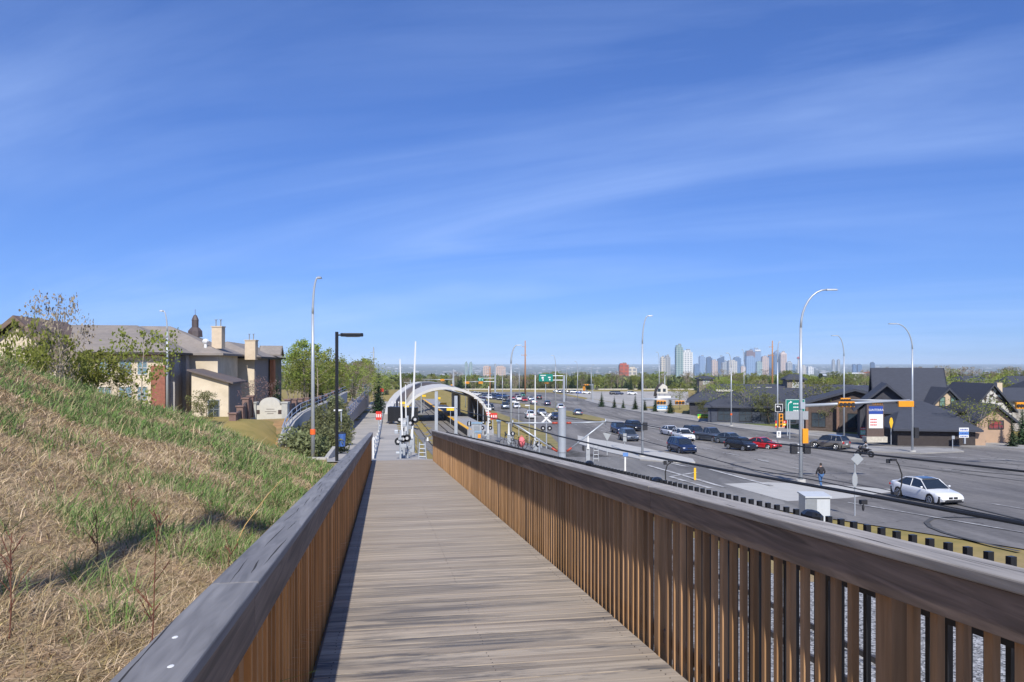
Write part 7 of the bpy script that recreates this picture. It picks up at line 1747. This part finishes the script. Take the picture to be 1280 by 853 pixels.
# pedestrians and bicycles by the crossing, seen over the railing
def bicycle(pos, ang, lab, col):
    th = thing('bicycle', pos, lab, 'bicycle', rz=ang)
    for y in (.52, -.52):
        m = MB(); m.tube([(0, y+.33*math.cos(a*.3491), .34+.33*math.sin(a*.3491)) for a in range(19)], .02, 5); m.build('wheel', M_rubber, th)
    m = MB(); m.tube([(0,-.52,.34),(0,-.1,.3),(0,.38,.82),(0,-.22,.82),(0,-.1,.3)], .018, 5); m.tube([(0,.52,.34),(0,.38,.95)], .018, 5); m.tube([(0,-.52,.34),(0,-.22,.82),(0,-.24,.95)], .018, 5); m.build('frame', col, th)
    m = MB(); m.tube([(-.25,.36,.98),(.25,.36,.98)], .014, 5); m.build('handlebar', M_dark, th); m = MB(); m.blob((0,-.25,.97), (.07,.13,.03), 8, 4); m.build('saddle', M_dark, th)
for i, (x, y, a, c, lab) in enumerate([(637,560,1.2,M_black,'dark bicycle leaning at the crossing left of the pink bag'),(646,562,.6,M_black,'dark bicycle just left of the pink bag'),(661,561,-.7,M_black,'dark bicycle right of the pink bag')]): 
    q = PX(x, y, 60); bicycle(Vector((q.x, 60, q.z)), a, lab, c)
q = PX(652, 560, 60); m = MB(); m.blob((0,0,.45), (.28,.2,.42), 9, 6); m.tube([(-.12,0,.8),(0,0,1.0),(.12,0,.8)], .02, 5); o = m.build('pink_bag', mat('pink_fabric', (.75,.16,.18), .7), smooth=True); o.location = q; tag(o, 'bright pink bag hanging among the dark bicycles', 'bag')
patch('crossing_pavement', [PX(585,560,60), PX(585,545,84), PX(640,548,90), PX(700,566,62), PX(700,572,58), PX(640,575,56)], M_asph2, .1)
# yellow station signs, lamps
for i, (x, y, Y, w_) in enumerate([(504,504,135,1.1),(507,509,128,1.1),(505,522,124,.5),(563,512,145,1.4),(554,505,160,1.4),(548,498,178,1.0),(530,495,182,.9)]):
    p = PX(x, y, Y); th = thing('platform_sign', (p.x, Y, G(Y)), ['yellow sign above the black enclosure','second yellow sign right above the black enclosure','narrow orange sign beside the gate cluster','nearest yellow hanging sign over the platform','second yellow hanging sign over the platform','third yellow sign under the station arch','farthest tiny yellow sign under the arch'][i], 'sign')
    z = p.z-G(Y); m = MB(); m.box((0,0,z), (w_,.1,.45)); m.build('sign_face', mat('sign_yellow', (.85,.55,.03), .5), th); m = MB(); m.tube([(0,.1,0),(0,.1,z)], .06, 6); m.build('post', M_steel, th)
# small path lamps over the platform and verge
for i, (x, yb, yt, lab) in enumerate([(648.5,545,503,'small white headed lamp left of the white suv'),(661.5,553,507,'small white headed lamp in front of the white suv'),(597,540,498,'thin pale lamp beside the dense car queue'),(604,545,503,'thin pale lamp right in the dense car queue'),(440,505,475,'small lamp above the footbridge'),(426.5,556,513,'low pale lamp at the foot of the ramp wall')]):
    p = PG(x, yb) if x > 500 else Vector(PX(x, yb, 150 if yb < 520 else 62)); h = (yb-yt)/F*p.y
    th = thing('small_lamp', p, lab, 'lamp'); m = MB(); m.tube([(0,0,-.2),(0,0,h)], .06, 6); m.build('pole', M_steel, th); m = MB(); m.box((-.25,0,h), (.65,.28,.12)); m.build('lamp_head', M_wpaint, th)
# blue bin on the left path
q = PX(427, 558, 55); th = thing('waste_bin', q, 'small blue bin at the left edge of the concrete path', 'bin'); m = MB(); m.tube([(0,0,0),(0,0,.9)], [.25,.3], 10); m.build('bin_body', mat('bin_blue', (.05,.12,.35), .5), th); m = MB(); m.blob((0,0,.92), (.3,.3,.12), 10, 4); m.build('lid', M_dark, th)
# ================= HAZE =================
mb = MB(); mb.box((0, 14950, 29.5), (56400, 30300, 261)); hz = mb.build('haze', mat('haze_tmp', (1,1,1)))
hm = bpy.data.materials.new('haze_air'); hm.use_nodes = True; nt = hm.node_tree; nt.nodes.clear()
oo = N(nt, 'ShaderNodeOutputMaterial'); pv = N(nt, 'ShaderNodeVolumePrincipled'); pv.inputs['Density'].default_value = 5e-5; pv.inputs['Color'].default_value = (.66,.82,1,1); pv.inputs['Anisotropy'].default_value = -.3
nt.links.new(pv.outputs[0], oo.inputs['Volume']); hz.data.materials.clear(); hz.data.materials.append(hm); hz['kind'] = 'stuff'
# remove prototype source objects
for k, (p, kids) in PROTO.items():
    for c in kids: bpy.data.objects.remove(c)
    bpy.data.objects.remove(p)
